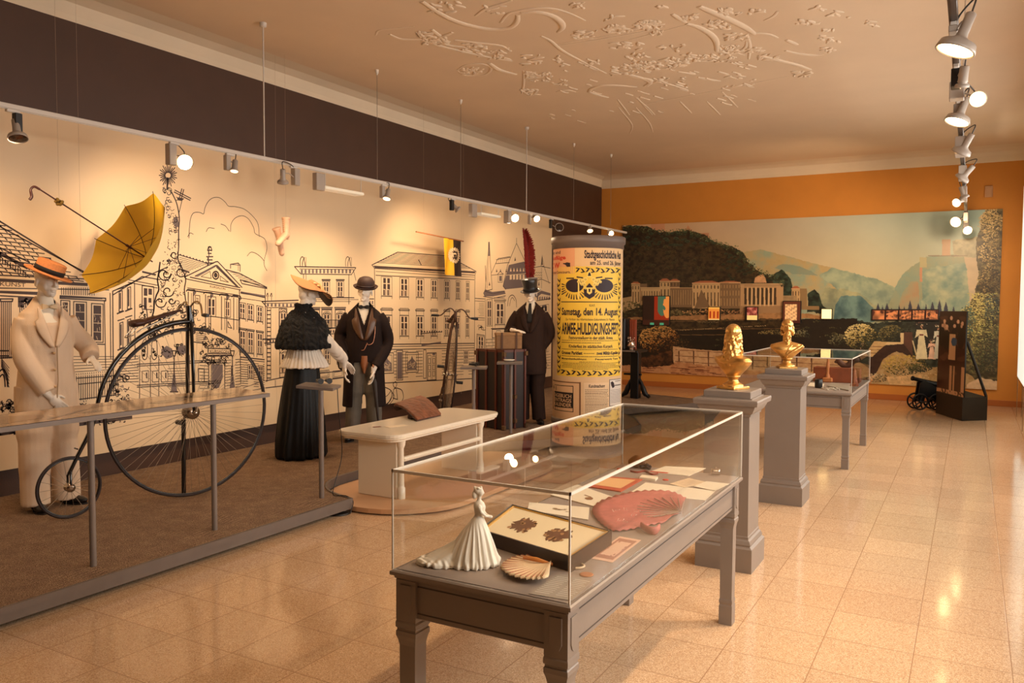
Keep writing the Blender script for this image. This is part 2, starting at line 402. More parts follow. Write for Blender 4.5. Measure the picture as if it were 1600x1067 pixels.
# ---------------------------------------------------------------- ceiling stucco
M_stucco = mat('stucco relief', (232, 212, 186), .8)
def CP(px, py, dz=0): return on(px, py, 'z', ZC-dz)
st = MB()
A = lambda *p: [(560+x/3.333, y/3.333) for x, y in p]
B = lambda *p: [(960+x/3.333, y/3.333) for x, y in p]
strokes = [
 (A((330,10),(420,70),(500,110),(600,140),(700,155),(790,145),(825,115),(830,80)), .05),
 (A((850,70),(930,65),(1010,85),(1055,120),(1060,150),(1040,170)), .05),
 (A((740,120),(780,75),(830,60),(900,48),(990,45),(1080,65),(1180,110)), .03),
 (A((610,85),(660,50),(720,30),(800,5)), .03),
 (A((950,190),(1000,215),(1060,265),(1160,320),(1290,385)), .03),
 (A((1040,240),(1300,200),(1600,145)), .018), (A((1040,232),(1600,137)), .012),
 (A((160,180),(220,205),(330,208)), .03), (A((90,185),(110,160),(200,150),(290,140)), .02),
 (A((380,155),(430,190),(490,170)), .04), (A((680,330),(730,365),(820,390)), .05),
 (A((330,210),(420,240),(540,270),(680,300),(800,320)), .035), (A((500,210),(620,225),(740,240),(790,270)), .03),
 (A((340,180),(400,200),(460,235),(560,250)), .035),
 (A((515,365),(560,340),(640,335),(690,355),(660,390),(560,395),(515,370)), .025),
 (A((1380,385),(1450,405),(1510,415),(1520,430),(1490,450)), .045), (A((1200,480),(1220,460),(1300,445),(1450,455)), .045),
 (A((1200,480),(1240,495),(1300,510)), .04), (A((1350,520),(1410,600)), .02), (A((1450,510),(1530,600)), .02),
 (A((860,480),(900,500),(930,470),(900,465)), .03), (A((1030,480),(1080,470),(1130,480)), .025), (A((860,370),(860,440),(850,490)), .02),
 (B((375,125),(440,145),(500,180),(530,220),(535,270)), .05), (B((440,35),(520,70),(600,105),(680,145),(730,180)), .06),
 (B((730,175),(800,180),(850,200)), .03), (B((690,180),(705,240),(700,310)), .025), (B((750,290),(850,315),(950,340),(1020,365)), .045),
 (B((890,265),(950,280),(1040,290),(1090,285)), .035), (B((895,210),(950,235)), .04), (B((780,110),(830,85),(850,60)), .025),
 (B((150,545),(520,475),(900,400)), .016), (B((50,385),(130,405),(185,430),(170,450)), .045), (B((0,445),(100,455)), .03),
 (B((110,510),(170,560),(210,600)), .02), (B((340,530),(400,590)), .02), (B((480,530),(550,600)), .02), (B((560,480),(640,560)), .02),
 (B((330,375),(420,390)), .03), (B((440,405),(550,425)), .03), (B((250,430),(380,470)), .03), (B((540,375),(590,390)), .03),
 (B((300,75),(370,120)), .04), (B((540,240),(560,270),(620,280),(680,250),(690,210)), .03), (B((0,230),(60,215),(380,130)), .015),
 (B((110,560),(180,640),(200,690)), .018), (B((20,560),(90,650),(80,700)), .018),
]
for p, w in strokes:
    q = smooth_path([CP(*a, .004) for a in p], 5)
    n = len(q); rr = [w*(.45+.55*math.sin(PI*min(1, .12+i/n*.85))) for i in range(n)]
    st.tube([Vector((a.x, a.y, a.z+.004)) for a in q], [r*.75 for r in rr], 8, flat=.36, upv=(1, 0, 0))
random.seed(11)
for _ in range(110):
    x = rnd(850, 1180); y = rnd(70, 200)
    if y > 205-(x-760)*.12 or y < 95-(x-760)*.05: continue
    L_ = rnd(6, 16); q = smooth_path([CP(x, y, .002), CP(x+L_*.5, y+L_*.18+rnd(-1, 1), .002), CP(x+L_, y+L_*.3, .002)], 3); st.tube(q, [rnd(.008, .016)]*len(q), 6, flat=.5, upv=(1, 0, 0))
clus = [(A((400,210)), 60, 26), (A((350,180)), 40, 12), (A((700,280)), 90, 26), (A((600,250)), 70, 20), (A((960,320)), 100, 22), (A((940,400)), 70, 40), (A((890,480)), 45, 14), (A((1040,430)), 50, 10), (A((1180,180)), 60, 22), (A((1330,150)), 50, 26), (A((1220,325)), 30, 10), (A((1400,365)), 80, 30),
 (A((1500,130)), 60, 24), (A((450,40)), 80, 16), (A((700,50)), 60, 8), (A((1150,30)), 40, 8), (A((1320,90)), 40, 6), (A((590,370)), 50, 30), (A((1420,290)), 60, 10), (A((1370,240)), 60, 10),
 (B((50,160)), 40, 14), (B((190,125)), 50, 20), (B((230,172)), 35, 10), (B((80,235)), 60, 12), (B((300,250)), 60, 8), (B((400,90)), 40, 20), (B((540,130)), 60, 26), (B((600,250)), 45, 24), (B((640,190)), 50, 20), (B((730,260)), 35, 14), (B((800,300)), 50, 18), (B((980,385)), 50, 16), (B((1000,120)), 50, 8),
 (B((1110,155)), 30, 6), (B((1110,200)), 60, 12), (B((1110,260)), 35, 8), (B((1340,120)), 40, 6), (B((1060,40)), 30, 5), (B((1170,70)), 60, 7), (B((600,60)), 50, 12), (B((740,60)), 40, 8), (B((160,340)), 70, 26), (B((300,330)), 80, 36), (B((420,300)), 60, 22), (B((560,300)), 60, 14), (B((260,40)), 30, 6), (B((300,430)), 80, 12), (B((640,430)), 90, 12)]
for (c,), r, n in clus:
    for _ in range(n):
        p = CP(c[0]+rnd(-r, r)/3.33, c[1]+rnd(-r, r)/3.33*.35, .002); a = rnd(0, PI)
        st.ell(p, (rnd(.02, .07), rnd(.01, .025), rnd(.006, .011)), 8, M=Matrix.Rotation(a, 3, 'Z'), m=5)
struct('trim_5', st, M_stucco)

# ---------------------------------------------------------------- lighting tracks
M_track = mat('white track enamel', (214, 206, 196), .35)
M_lampgrey = mat('lamp grey enamel', (172, 160, 148), .4)
M_black = mat('black plastic', (22, 20, 19), .4)
M_cable = mat('lamp cable', (60, 52, 46), .5)
M_lens = mat('lit lamp lens', (255, 214, 150), .3, emit=22)
M_lensd = mat('dim lamp lens', (255, 206, 150), .3, emit=5)
def rail(y0, y1, x, z, label, mat_, w=.018):
    mb = MB()
    mb.bbox(x-w, x+w, y0, y1, z, z+.034, .004); mb.box(x-.008, x+.008, y0+.01, y1-.01, z-.004, z)
    return solid('lighting_track', mb, mat_, label, 'lighting track', origin=(x, (y0+y1)/2, z))
TZ, TX = 2.99, -5.74
rail(-1.5, 14.6, TX, TZ, 'long white lighting track running in front of the line-drawing wall', M_track)
TZ2, TX2 = 3.05, -.115
rail(.3, 15.0, TX2, TZ2, 'lighting track hanging over the window side of the room above the display tables', mat('grey track', (66, 52, 44), .4), .02)
def rod(x, y, z0, label):
    t = thing('suspension_rod', label, 'suspension rod', (x, y, z0), 0, None)
    obj('rod', MB().cyl((x, y, z0), (x, y, ZC-.03), .006, n=8), M_track, t)
    obj('canopy', MB().lathe([(.012, -.04), (.03, -.035), (.032, 0)], (x, y, ZC), 16), M_track, t)
    return t
rod(TX, 5.52, TZ+.035, 'white suspension rod of the left track above the penny-farthing')
rod(TX, 10.62, TZ+.035, 'white suspension rod of the left track above the top-hatted mannequin')
rod(TX2, 7.7, TZ2+.035, 'thin suspension rod hidden behind the window side track')
# thin wires from little ceiling hooks
def wire(px, py, z0, label, x=None):
    p = CP(px, py) if x is None else Vector((x, on(px, py, 'x', x).y, ZC))
    t = thing('hanging_wire', label, 'wire', (p.x, p.y, z0))
    obj('wire', MB().cyl((p.x, p.y, z0), (p.x, p.y, ZC-.02), .0028, n=6), mat('steel wire', (150, 136, 120), .4, .6), t)
    obj('hook', MB().lathe([(.007, -.045), (.017, -.04), (.02, 0)], (p.x, p.y, ZC), 10).ell((p.x, p.y, ZC-.05), .009, 8), mat('white hook', (240, 232, 220), .4), t)
    return p
for px, py, lb in ((589, 109, 'thin wire from the white ceiling hook above the bowler-hatted mannequin'), (720, 156, 'thin wire from the ceiling hook above the hanging flag'), (897, 224, 'thin wire from the ceiling hook above the poster column'), (955, 241, 'thin wire from the ceiling hook nearest the far wall corner'), (161, 20, 'thin wire in front of the dark wall above the yellow parasol')):
    p = CP(px, py); wire(px, py, TZ+.034 if p.x < -5 else 3.0, lb)

def track_lamp(T, lens_c, aim, rl, label, group, lit=2, body='par', box=(.05, .022, .13), bs=1):
    """T: point under the track; lens_c: centre of the lamp face; aim: direction it faces; rl: lens radius"""
    T = Vector(T); L = Vector(lens_c); aim = Vector(aim).normalized()
    t = thing('track_spotlight', label, 'spotlight', T, 0, group)
    obj('adapter', MB().bbox(T.x-.014, T.x+.014, T.y-.045, T.y+.045, T.z-.022, T.z, .003), M_track, t)
    by = T.y+.03*bs
    obj('driver_box', MB().bbox(T.x-box[1], T.x+box[1], by-box[0]/2, by+box[0]/2, T.z-.022-box[2], T.z-.02, .004), M_lampgrey if lit != 3 else M_black, t)
    back = L-aim*(rl*1.5+.05)
    side = aim.cross(Vector((0, 0, 1)));
    side = side.normalized() if side.length > .1 else Vector((1, 0, 0))
    # yoke arm from the box to the head
    obj('arm', MB().tube([(T.x, by, T.z-.02-box[2]*.6), (T.x+(back.x-T.x)*.5, (by+back.y)/2, (T.z-.02-box[2]*.6+back.z)/2+.01), back+aim*.03], .006, 6), M_lampgrey, t)
    c0 = Vector((T.x, by, T.z-.03)); m1 = c0.lerp(back, .35)+Vector((0, 0, .05)); m2 = back-aim*.05+Vector((0, 0, .03))
    obj('cord', MB().tube(smooth_path([c0, m1, m2, back-aim*.01], 5), .0045, 6), M_cable, t)
    q = aim.to_track_quat('Z', 'Y').to_matrix().to_4x4(); MM = Matrix.Translation(L) @ q
    h = MB(); h.lathe([(.018, -(rl*1.5+.06)), (.024, -(rl*1.5+.055)), (.025, -rl*1.0), (.028, -rl*.8), (rl*.6, -rl*.62), (rl*.96, -rl*.45), (rl*1.05, -.012), (rl*1.08, 0), (rl*1.0, .002), (rl*.98, -.006)], n=24, M=MM, caps=True)
    hd = obj('lamp_head', h, M_lampgrey if body == 'par' else M_track, t)
    obj('lens', MB().lathe([(0.001, .004), (rl*.5, .002), (rl*.93, -.003)], n=24, M=MM, caps=False), (M_lens if lit == 2 else M_lensd if lit == 1 else mat('dark lamp glass', (70, 56, 46), .1, .5)), hd)
    return t
G1 = 'spotlights on the left track'
toCam = lambda P: (EYE-Vector(P)).normalized()
def LT(y): return Vector((TX, y, TZ))
def LL(px, py, x=TX): return on(px, py, 'x', x)
lamps = []
def left_lamp(px, py, aim, rl, lit, label, tx=None, bs=1, bsz=(.05, .022, .13), x=TX+.04):
    L = LL(px, py, x); ty = LL(*tx).y if tx else L.y-.08
    lamps.append((L, track_lamp(LT(ty), L, aim, rl, label, G1, lit, bs=bs, box=bsz)))
left_lamp(28, 217, (.35, -.1, -.9), .06, 3, 'dark switched-off spotlight at the very left end of the left track', (20, 184))
left_lamp(289, 253, (.75, -.55, -.45), .062, 2, 'brightly glowing spotlight above the yellow parasol and column drawing', (272, 231), -1, (.07, .03, .17))
left_lamp(366, 268, (.2, -.3, -.95), .035, 1, 'small spotlight second to the right of the parasol, over the cloud drawing', (359, 244), -1)
left_lamp(442, 286, (-.3, .3, -.9), .05, 1, 'spotlight with glass reflector hanging directly over the white boots', (458, 263), 1, (.07, .03, .16))
left_lamp(604, 311, (.1, -.4, -.9), .045, 1, 'spotlight right of the white light bar, over the bowler-hatted mannequin', (600, 289), -1)
left_lamp(716, 328, (.5, .5, -.6), .045, 3, 'dark turned-away spotlight above the black and yellow flag', (708, 310), -1)
left_lamp(805, 341, (.7, -.55, -.3), .058, 2, 'glowing spotlight left of the suspension rod near the red feather', (795, 326), -1, (.09, .04, .17))
left_lamp(839, 342, (.7, -.55, -.4), .05, 2, 'glowing spotlight directly right of the second suspension rod', (829, 333), -1)
left_lamp(874, 355, (.55, -.75, .1), .065, 3, 'ring-shaped white spotlight at the left edge above the poster column', (862, 341), -1)
left_lamp(922, 361, (.3, -.5, -.8), .05, 1, 'small spotlight over the middle of the poster column', (922, 352), -1, (.04, .02, .05))
left_lamp(955, 365, (.6, -.6, -.4), .05, 2, 'reddish glowing spotlight over the right edge of the poster column', (952, 358), -1, (.04, .02, .05))
# hanging white light bars with their driver boxes
def bar(px0, px1, py0, py1, label, pxb):
    P = LL(px0, py0); Q = LL(px1, py1); t = thing('light_bar', label, 'light bar', (TX, (P.y+Q.y)/2, TZ), 0, 'white light bars under the left track')
    z = P.z
    obj('driver_box', MB().bbox(TX-.03, TX+.03, LL(*pxb).y-.06, LL(*pxb).y+.06, TZ-.19, TZ-.02, .004), [M_lampgrey], t)
    obj('diffuser', MB().bbox(TX-.10, TX+.03, P.y, Q.y, z-.02, z+.012, .006), mat('white diffuser', (238, 226, 200), .4, emit=.25), t)
    for y in (P.y+.03, Q.y-.02): obj('hanger', MB().cyl((TX, y, z+.01), (TX, y, TZ), .004, n=6), M_track, t)
bar(505, 566, 292, 306, 'white light bar under the left track above the bowler-hatted mannequin', (498, 287))
bar(750, 780, 333, 341, 'white light bar under the left track above the gothic building drawing', (739, 326))
G2 = 'spotlights on the window side track'
def right_lamp(px, py, y, aim, rl, lit, label, ty=None, bs=1, bsz=(.05, .022, .13)):
    L = on(px, py, 'z', 2.90)
    if L.y > 14.75: L = on(px, py, 'y', 14.75)
    y = L.y; ty = L.y+.1*(1 if lit != 2 else .6)
    track_lamp((TX2, ty, TZ2), L, aim, rl, label, G2, lit, bs=bs, box=bsz)
    return L
RLs = [right_lamp(1492, 80, 5.05, (-.35, -.1, -.93), .085, 2, 'large round spotlight nearest the camera on the window side track', 5.2, 1, (.16, .02, .03)),
 right_lamp(1503, 136, 6.1, (-.1, .3, -.9), .035, 3, 'small dark square spotlight second on the window side track', 6.2, 1, (.1, .025, .1)),
 right_lamp(1528, 155, 6.5, (.1, -.95, -.3), .045, 2, 'glowing bulb sticking out to the right of the window side track', 6.5, 1, (.1, .04, .1)),
 right_lamp(1495, 191, 7.2, (-.3, -.2, -.93), .075, 2, 'large round spotlight facing down, second of the large ones on the window side track', 7.3, 1, (.12, .03, .12)),
 right_lamp(1501, 239, 8.6, (-.45, .3, -.8), .07, 1, 'tilted pale spotlight in the middle of the window side track', 8.6, -1, (.2, .04, .14)),
 right_lamp(1502, 280, 10.2, (-.6, .2, -.7), .065, 1, 'tilted spotlight with looped cord beyond the middle of the window side track', 10.2, -1, (.2, .035, .13)),
 right_lamp(1507, 309, 11.6, (.3, .2, -.9), .05, 1, 'small spotlight just above the orange wall on the window side track', 11.5, -1, (.2, .03, .12)),
 right_lamp(1494, 317, 12.6, (-.5, -.8, -.3), .05, 2, 'glowing bulb third from the far end of the window side track', 12.6, 1, (.3, .03, .1)),
 right_lamp(1493, 347, 13.9, (-.4, -.85, -.3), .075, 2, 'bright glowing bulb left of the far end of the window side track', 13.9, 1, (.3, .03, .12)),
 right_lamp(1512, 360, 14.6, (.2, -.95, -.3), .065, 2, 'glowing bulb right of the very far end of the window side track', 14.5, 1, (.1, .04, .14))]

# ---------------------------------------------------------------- gravel stage
M_rim = mat('grey stage paint', (104, 92, 84), .5, noise_s=12, noise_a=.06)
def gravel_mat():
    m = bpy.data.materials.new('raked gravel'); m.use_nodes = True; nt = m.node_tree; b = nt.nodes['Principled BSDF']
    N = nt.nodes.new; L = nt.links.new; tc = N('ShaderNodeTexCoord')
    vo = N('ShaderNodeTexVoronoi'); vo.inputs['Scale'].default_value = 190; L(tc.outputs['Object'], vo.inputs['Vector'])
    ns = N('ShaderNodeTexNoise'); ns.inputs['Scale'].default_value = 9; ns.inputs['Detail'].default_value = 8; L(tc.outputs['Object'], ns.inputs['Vector'])
    cr = N('ShaderNodeValToRGB'); e = cr.color_ramp.elements; e[0].color = rgb(168, 132, 102); e[1].color = rgb(228, 194, 158)
    sc = N('ShaderNodeSeparateColor'); L(vo.outputs['Color'], sc.inputs[0]); L(sc.outputs[1], cr.inputs['Fac'])
    mx = N('ShaderNodeMix'); mx.data_type = 'RGBA'; mx.blend_type = 'MULTIPLY'; mx.inputs['Factor'].default_value = .5; L(cr.outputs['Color'], mx.inputs['A'])
    c2 = N('ShaderNodeValToRGB'); c2.color_ramp.elements[0].position = .3; c2.color_ramp.elements[0].color = rgb(170, 140, 112); c2.color_ramp.elements[1].position = .7; c2.color_ramp.elements[1].color = rgb(250, 236, 214)
    L(ns.outputs['Fac'], c2.inputs['Fac']); L(c2.outputs['Color'], mx.inputs['B']); L(mx.outputs['Result'], b.inputs['Base Color']); b.inputs['Roughness'].default_value = .95
    wv = N('ShaderNodeTexWave'); wv.inputs['Scale'].default_value = 9; wv.inputs['Distortion'].default_value = 14; wv.inputs['Detail'].default_value = 1; wv.inputs['Detail Scale'].default_value = .35; L(tc.outputs['Object'], wv.inputs['Vector'])
    ma = N('ShaderNodeMath'); ma.operation = 'MULTIPLY_ADD'; L(wv.outputs['Fac'], ma.inputs[0]); ma.inputs[1].default_value = .8; L(vo.outputs['Distance'], ma.inputs[2])
    bp = N('ShaderNodeBump'); bp.inputs['Strength'].default_value = 1.0; bp.inputs['Distance'].default_value = .035; L(ma.outputs[0], bp.inputs['Height']); L(bp.outputs['Normal'], b.inputs['Normal'])
    return m
M_gravel = gravel_mat()
XS = -4.26
arc = lambda cx, cy, r, a0, a1, n=10: [(cx+r*math.cos(R(a0+(a1-a0)*i/n)), cy+r*math.sin(R(a0+(a1-a0)*i/n))) for i in range(n+1)]
DC = (-4.25, 5.67)
stage = [(XL+.01, -1.6), (XS, -1.6), (XS, 4.99)]+arc(DC[0], DC[1], .66, 254, 180, 9)+arc(-4.25, 7.15, .66, 180, 118, 6)+[(-4.45, 7.95), (-4.2, 8.25), (-3.85, 8.75), (-3.66, 9.3), (-3.66, 9.9), (-3.95, 10.45), (-4.3, 10.85), (-4.4, 11.2), (-4.25, 11.6), (-3.95, 12.0), (-3.7, 12.5), (-3.62, 12.9), (-4.2, 13.1), (-4.9, 13.3), (XL+.01, 13.5)]
mb = MB().prism(stage, .045, .112)
mb.prism([(x-.12 if x > -6 else x, y) for x, y in stage], 0, .045, 1)
# thin raised lip along the edge
n = len(stage)
for i in range(n-1):
    a, b = Vector(stage[i]+(0,)), Vector(stage[i+1]+(0,)); d = (b-a).normalized(); nrm = Vector((-d.y, d.x, 0))*.02
    mb.prism([(p.x, p.y) for p in (a-nrm*.3, b-nrm*.3, b+nrm*.9, a+nrm*.9)], .09, .128)
solid('display_stage', mb, [M_rim, mat('dark plinth', (30, 26, 24), .7)], 'long low grey stage with curved edge carrying the gravel bed along the left wall', 'stage', origin=(-5.4, 5, 0))
g = solid('gravel', MB().prism([(x, y) for x, y in stage], .112, .122), M_gravel, 'raked brown gravel bed on the low stage under the mannequins', 'gravel', origin=(-5.4, 5, .11)); g['kind'] = 'stuff'
for v in g.data.vertices: pass
# the round-ended disc under the white bench
disc = arc(DC[0], DC[1], .645, 180, 360, 18)+arc(-4.25, 7.1, .645, 0, 180, 18)
d = MB(); d.prism(disc, .012, .05); d.prism([(DC[0]+(x-DC[0])*.95, 6.4+(y-6.4)*.98) for x, y in disc], 0, .012, 1)
solid('bench_platform', d, [mat('peach platform paint', (198, 156, 118), .45, noise_s=4, noise_a=.05), mat('dark plinth', (30, 26, 24), .7)], 'low round-ended platform under the white bench', 'platform')
# ---------------------------------------------------------------- white bench
M_bench = mat('cream white paint', (236, 226, 206), .28, coat=.3)
x0, x1, y0, y1 = -4.70, -4.04, 5.26, 7.0
t = thing('bench', 'white low bench with moulded round-cornered top standing on the round platform', 'bench', ((x0+x1)/2, (y0+y1)/2, .05))
def rrect(x0, x1, y0, y1, r, n=6):
    return arc(x1-r, y0+r, r, 270, 360, n)+arc(x1-r, y1-r, r, 0, 90, n)+arc(x0+r, y1-r, r, 90, 180, n)+arc(x0+r, y0+r, r, 180, 270, n)
tb = MB(); rs = []
for ins, z in ((.04, .535), (.03, .54), (.03, .552), (.012, .556), (.006, .566), (.012, .572), (.0, .578), (0, .598), (.006, .603)):
    rs.append([Vector((x, y, z)) for x, y in rrect(x0+ins, x1-ins, y0+ins, y1-ins, .13-ins)])
tb.rings(rs, 0, False)
obj('bench_top', tb, M_bench, t)
for yy in (5.43, 6.69):
    b = MB().bbox(-4.54, -4.13, yy-.035, yy+.035, .05, .536, .004)
    p = obj('leg_panel', b, M_bench, t)
    obj('colonnette', MB().lathe([(.036, 0), (.036, .09), (.03, .095), (.027, .12), (.024, .42), (.03, .435), (.036, .45), (.04, .486)], (-4.11, yy, .05), 20), M_bench, p)
obj('stretcher', MB().bbox(-4.13, -4.09, 5.45, 6.67, .355, .395, .008).bbox(-4.14, -4.08, 5.45, 6.67, .372, .38, .003), M_bench, t)

# ---------------------------------------------------------------- display tables with glass covers
M_grey = mat('grey furniture paint', (134, 122, 112), .42, noise_s=6, noise_a=.03, bump=.05, bump_s=60)
M_greyd = mat('grey felt table surface', (150, 134, 122), .7, noise_s=30, noise_a=.03)
M_pane = glass_mat('clear case glass', (.985, .99, .985), .035, .62)
M_edge = mat('polished glass edge', (216, 210, 198), .3)
M_groove = mat('dark groove', (70, 60, 54), .6)
def display_table(x0, x1, y0, y1, H, zt, label, clabel, legw=.082):
    t = thing('display_table', label, 'table', ((x0+x1)/2, (y0+y1)/2, 0))
    tb = MB(); rs = []
    for ins, z in ((.02, H-.034), (.012, H-.03), (.012, H-.022), (.0, H-.018), (0, H-.006), (.006, H-.002)):
        rs.append([Vector(p+(z,)) for p in ((x0+ins, y0+ins), (x1-ins, y0+ins), (x1-ins, y1-ins), (x0+ins, y1-ins))])
    tb.rings(rs, 0, False)
    top = obj('tabletop', tb, M_grey, t)
    obj('display_surface', MB().box(x0+.02, x1-.02, y0+.02, y1-.02, H-.003, H), M_greyd, top)
    a0, a1 = H-.165, H-.034; q = .028
    for k, (ax0, ax1, ay0, ay1) in enumerate(((x0+q, x1-q, y0+q, y0+q+.022), (x0+q, x1-q, y1-q-.022, y1-q), (x0+q, x0+q+.022, y0+q, y1-q), (x1-q-.022, x1-q, y0+q, y1-q))):
        ap = MB().bbox(ax0, ax1, ay0, ay1, a0, a1, .004)
        e = .006
        for z in (a0+.018, a1-.02):   # grooves
            if k < 2: ap.box(ax0+.06, ax1-.06, ay0-(.001 if k == 0 else -.022+.0205), ay0+(.0005 if k == 0 else .0235), z, z+.004, 1)
            else: ap.box(ax0-.001 if k == 2 else ax1-.0005, ax0+.0005 if k == 2 else ax1+.001, ay0+.06, ay1-.06, z, z+.004, 1)
        obj('apron', ap, [M_grey, M_groove], t)
    h = legw/2
    for cx, cy in ((x0+.016+h, y0+.016+h), (x1-.016-h, y0+.016+h), (x1-.016-h, y1-.016-h), (x0+.016+h, y1-.016-h)):
        b = MB(); zt_ = H-.034
        b.sq_lathe([(h*.8, 0), (h*.84, .0), (h*.84, .1), (h*.78, .105), (h*.78, .112), (h*.84, .118), (h*.84, .13), (h*.76, .14), (h*.8, a0-.1), (h*.9, a0-.08), (h*1.02, a0-.065), (h*1.02, a0-.05), (h*.94, a0-.046), (h*.94, a0-.04), (h*1.04, a0-.036), (h*1.04, a0-.02), (h*.98, a0-.012), (h, a0-.01), (h, zt_)], (cx, cy, 0))
        for nx, ny in ((1, 0), (-1, 0), (0, 1), (0, -1)):   # little raised shields
            pl = [(-h*.5, .115), (h*.5, .115), (h*.5, .03), (h*.3, .012), (0, .004), (-h*.3, .012), (-h*.5, .03)]
            Mx = Matrix.Translation((cx+nx*h, cy+ny*h, a0)) @ Matrix(((0, -ny if ny else 0, nx), (0, 0, 0), (0, 0, 0))).to_4x4() if False else None
            u = Vector((-ny, nx, 0)); w_ = Vector((nx, ny, 0))
            o_ = Vector((cx, cy, a0)); f = [o_+w_*(h+.0035)+u*a+Vector((0, 0, c)) for a, c in pl]; bk = [o_+w_*(h-.001)+u*a*1.12+Vector((0, 0, c)) for a, c in pl]
            m_ = len(pl); order = list(range(m_))
            b.add(f+bk, [tuple(order)[::-1]]+[(i, (i+1) % m_, m_+(i+1) % m_, m_+i) for i in range(m_)], 0)
        obj('leg', b, M_grey, t)
    c = thing('glass_cover', clabel, 'glass cover', ((x0+x1)/2, (y0+y1)/2, H))
    g0, g1, e0, e1, th = x0+.008, x1-.008, y0+.008, y1-.008, .006
    for bx in ((g0, g0+th, e0, e1, H, zt), (g1-th, g1, e0, e1, H, zt), (g0+th, g1-th, e0, e0+th, H, zt), (g0+th, g1-th, e1-th, e1, H, zt)):
        obj('side_pane', MB().box(*bx), M_pane, c)
    obj('top_pane', MB().box(g0+th*.2, g1-th*.2, e0+th*.2, e1-th*.2, zt+.0003, zt+th), M_pane, c)
    ed = MB(); r = .0027
    for a, b2 in (((g0, e0), (g1, e0)), ((g1, e0), (g1, e1)), ((g1, e1), (g0, e1)), ((g0, e1), (g0, e0))):
        ed.box(min(a[0], b2[0])-r, max(a[0], b2[0])+r, min(a[1], b2[1])-r, max(a[1], b2[1])+r, zt-.002, zt+th+.002)
    for a in ((g0, e0), (g1, e0), (g1, e1), (g0, e1)): ed.box(a[0]-r, a[0]+r, a[1]-r, a[1]+r, H+.0005, zt)
    obj('edge_trim', ed, M_edge, c)
    return t
T1 = (-1.715, -1.03, 2.20, 4.33)
display_table(*T1, .78, 1.118, 'grey display table nearest the camera with carved legs and a tall glass cover', 'long clear glass cover over the porcelain lady and fans on the nearest table')
T2 = (-2.2, -1.03, 8.85, 10.55)
display_table(*T2, .78, 1.13, 'grey display table behind the second pedestal near the far wall', 'clear glass cover on the far table in front of the landscape mural')
# ---------------------------------------------------------------- pedestals
def pedestal(cx, cy, label, H=1.11):
    b = MB().sq_lathe([(.176, 0), (.18, .0), (.18, .15), (.172, .158), (.165, .165), (.168, .175), (.16, .195), (.15, .205), (.15, .22), (.146, .225), (.142, H-.13), (.15, H-.125), (.15, H-.115), (.165, H-.1), (.178, H-.075), (.182, H-.06), (.2, H-.055), (.203, H-.03), (.2, H-.02), (.16, H-.018), (.16, H-.012)], (cx, cy, 0))
    t = thing('pedestal', label, 'pedestal', (cx, cy, 0)); obj('column', b, M_grey, t)
    obj('cap_slab', MB().bbox(cx-.15, cx+.15, cy-.15, cy+.15, H-.014, H+.03, .004), M_grey, t)
    return (cx, cy, H+.03)
PED1 = pedestal(-1.335, 5.30, 'grey square pedestal right behind the nearest glass case')
PED2 = pedestal(-1.365, 7.22, 'grey square pedestal between the first pedestal and the far glass case')
# ---------------------------------------------------------------- reading rail and small stands on the stage
M_post = mat('grey stand paint', (122, 110, 102), .4)
M_rail = mat('glossy picture panel', (206, 172, 128), .12, coat=.6, col2=(168, 132, 92), noise_s=3)
t = thing('reading_rail', 'long slanted picture rail on two round posts in front of the penny-farthing', 'reading rail', (-4.58, 2.7, .12))
xr0, xr1, yr0, yr1 = -4.78, -4.44, .9, 4.3
obj('panel', MB().add([Vector((x, y, z)) for y in (yr0, yr1) for x, z in ((xr1, .995), (xr1, 1.022), (xr0, 1.045), (xr0, 1.018))], [(0, 3, 7, 4), (1, 5, 6, 2), (0, 4, 5, 1), (2, 6, 7, 3), (0, 1, 2, 3), (4, 7, 6, 5)]), M_post, t)
pp = MB(); sl = (1.045-1.022)/(xr0-xr1)
def RP(x, y): return Vector((x, y, 1.0225+(x-xr1)*sl+.0015))
pp.add([RP(xr1-.005, yr0+.01), RP(xr1-.005, yr1-.01), RP(xr0+.005, yr1-.01), RP(xr0+.005, yr0+.01)], [(0, 1, 2, 3)])
def blob(cx, cy, rx, ry, a, mi, n=14, jag=.25):
    pts = []
    for i in range(n):
        th = 2*PI*i/n; r = 1+rnd(-jag, jag); u, v = rx*r*math.cos(th), ry*r*math.sin(th)
        pts.append(RP(min(max(cx+u*math.cos(a)-v*math.sin(a), xr0+.01), xr1-.01), cy+u*math.sin(a)+v*math.cos(a))+Vector((0, 0, .0006)))
    pp.add(pts, [tuple(range(n))], mi)
random.seed(3)
for cx, cy, rx, ry, a, mi in ((-4.58, 3.55, .05, .13, 0, 1), (-4.63, 3.85, .045, .22, -.1, 1), (-4.55, 3.98, .03, .08, 0, 2), (-4.6, 2.4, .1, .35, 0, 2), (-4.66, 1.7, .08, .4, 0, 2), (-4.55, 3.0, .03, .06, 0, 1), (-4.7, 3.2, .02, .14, .2, 2), (-4.56, 2.85, .012, .2, .4, 1)): blob(cx, cy, rx, ry, a, mi)
obj('picture_strip', pp, [M_rail, mat('dark print', (74, 56, 40), .15, coat=.6), mat('mid print', (150, 112, 72), .15, coat=.6)], t)
for y in (2.94, 3.83): obj('post', MB().cyl((-4.49, y, .1), (-4.49, y, .998), .019, n=16), M_post, t)
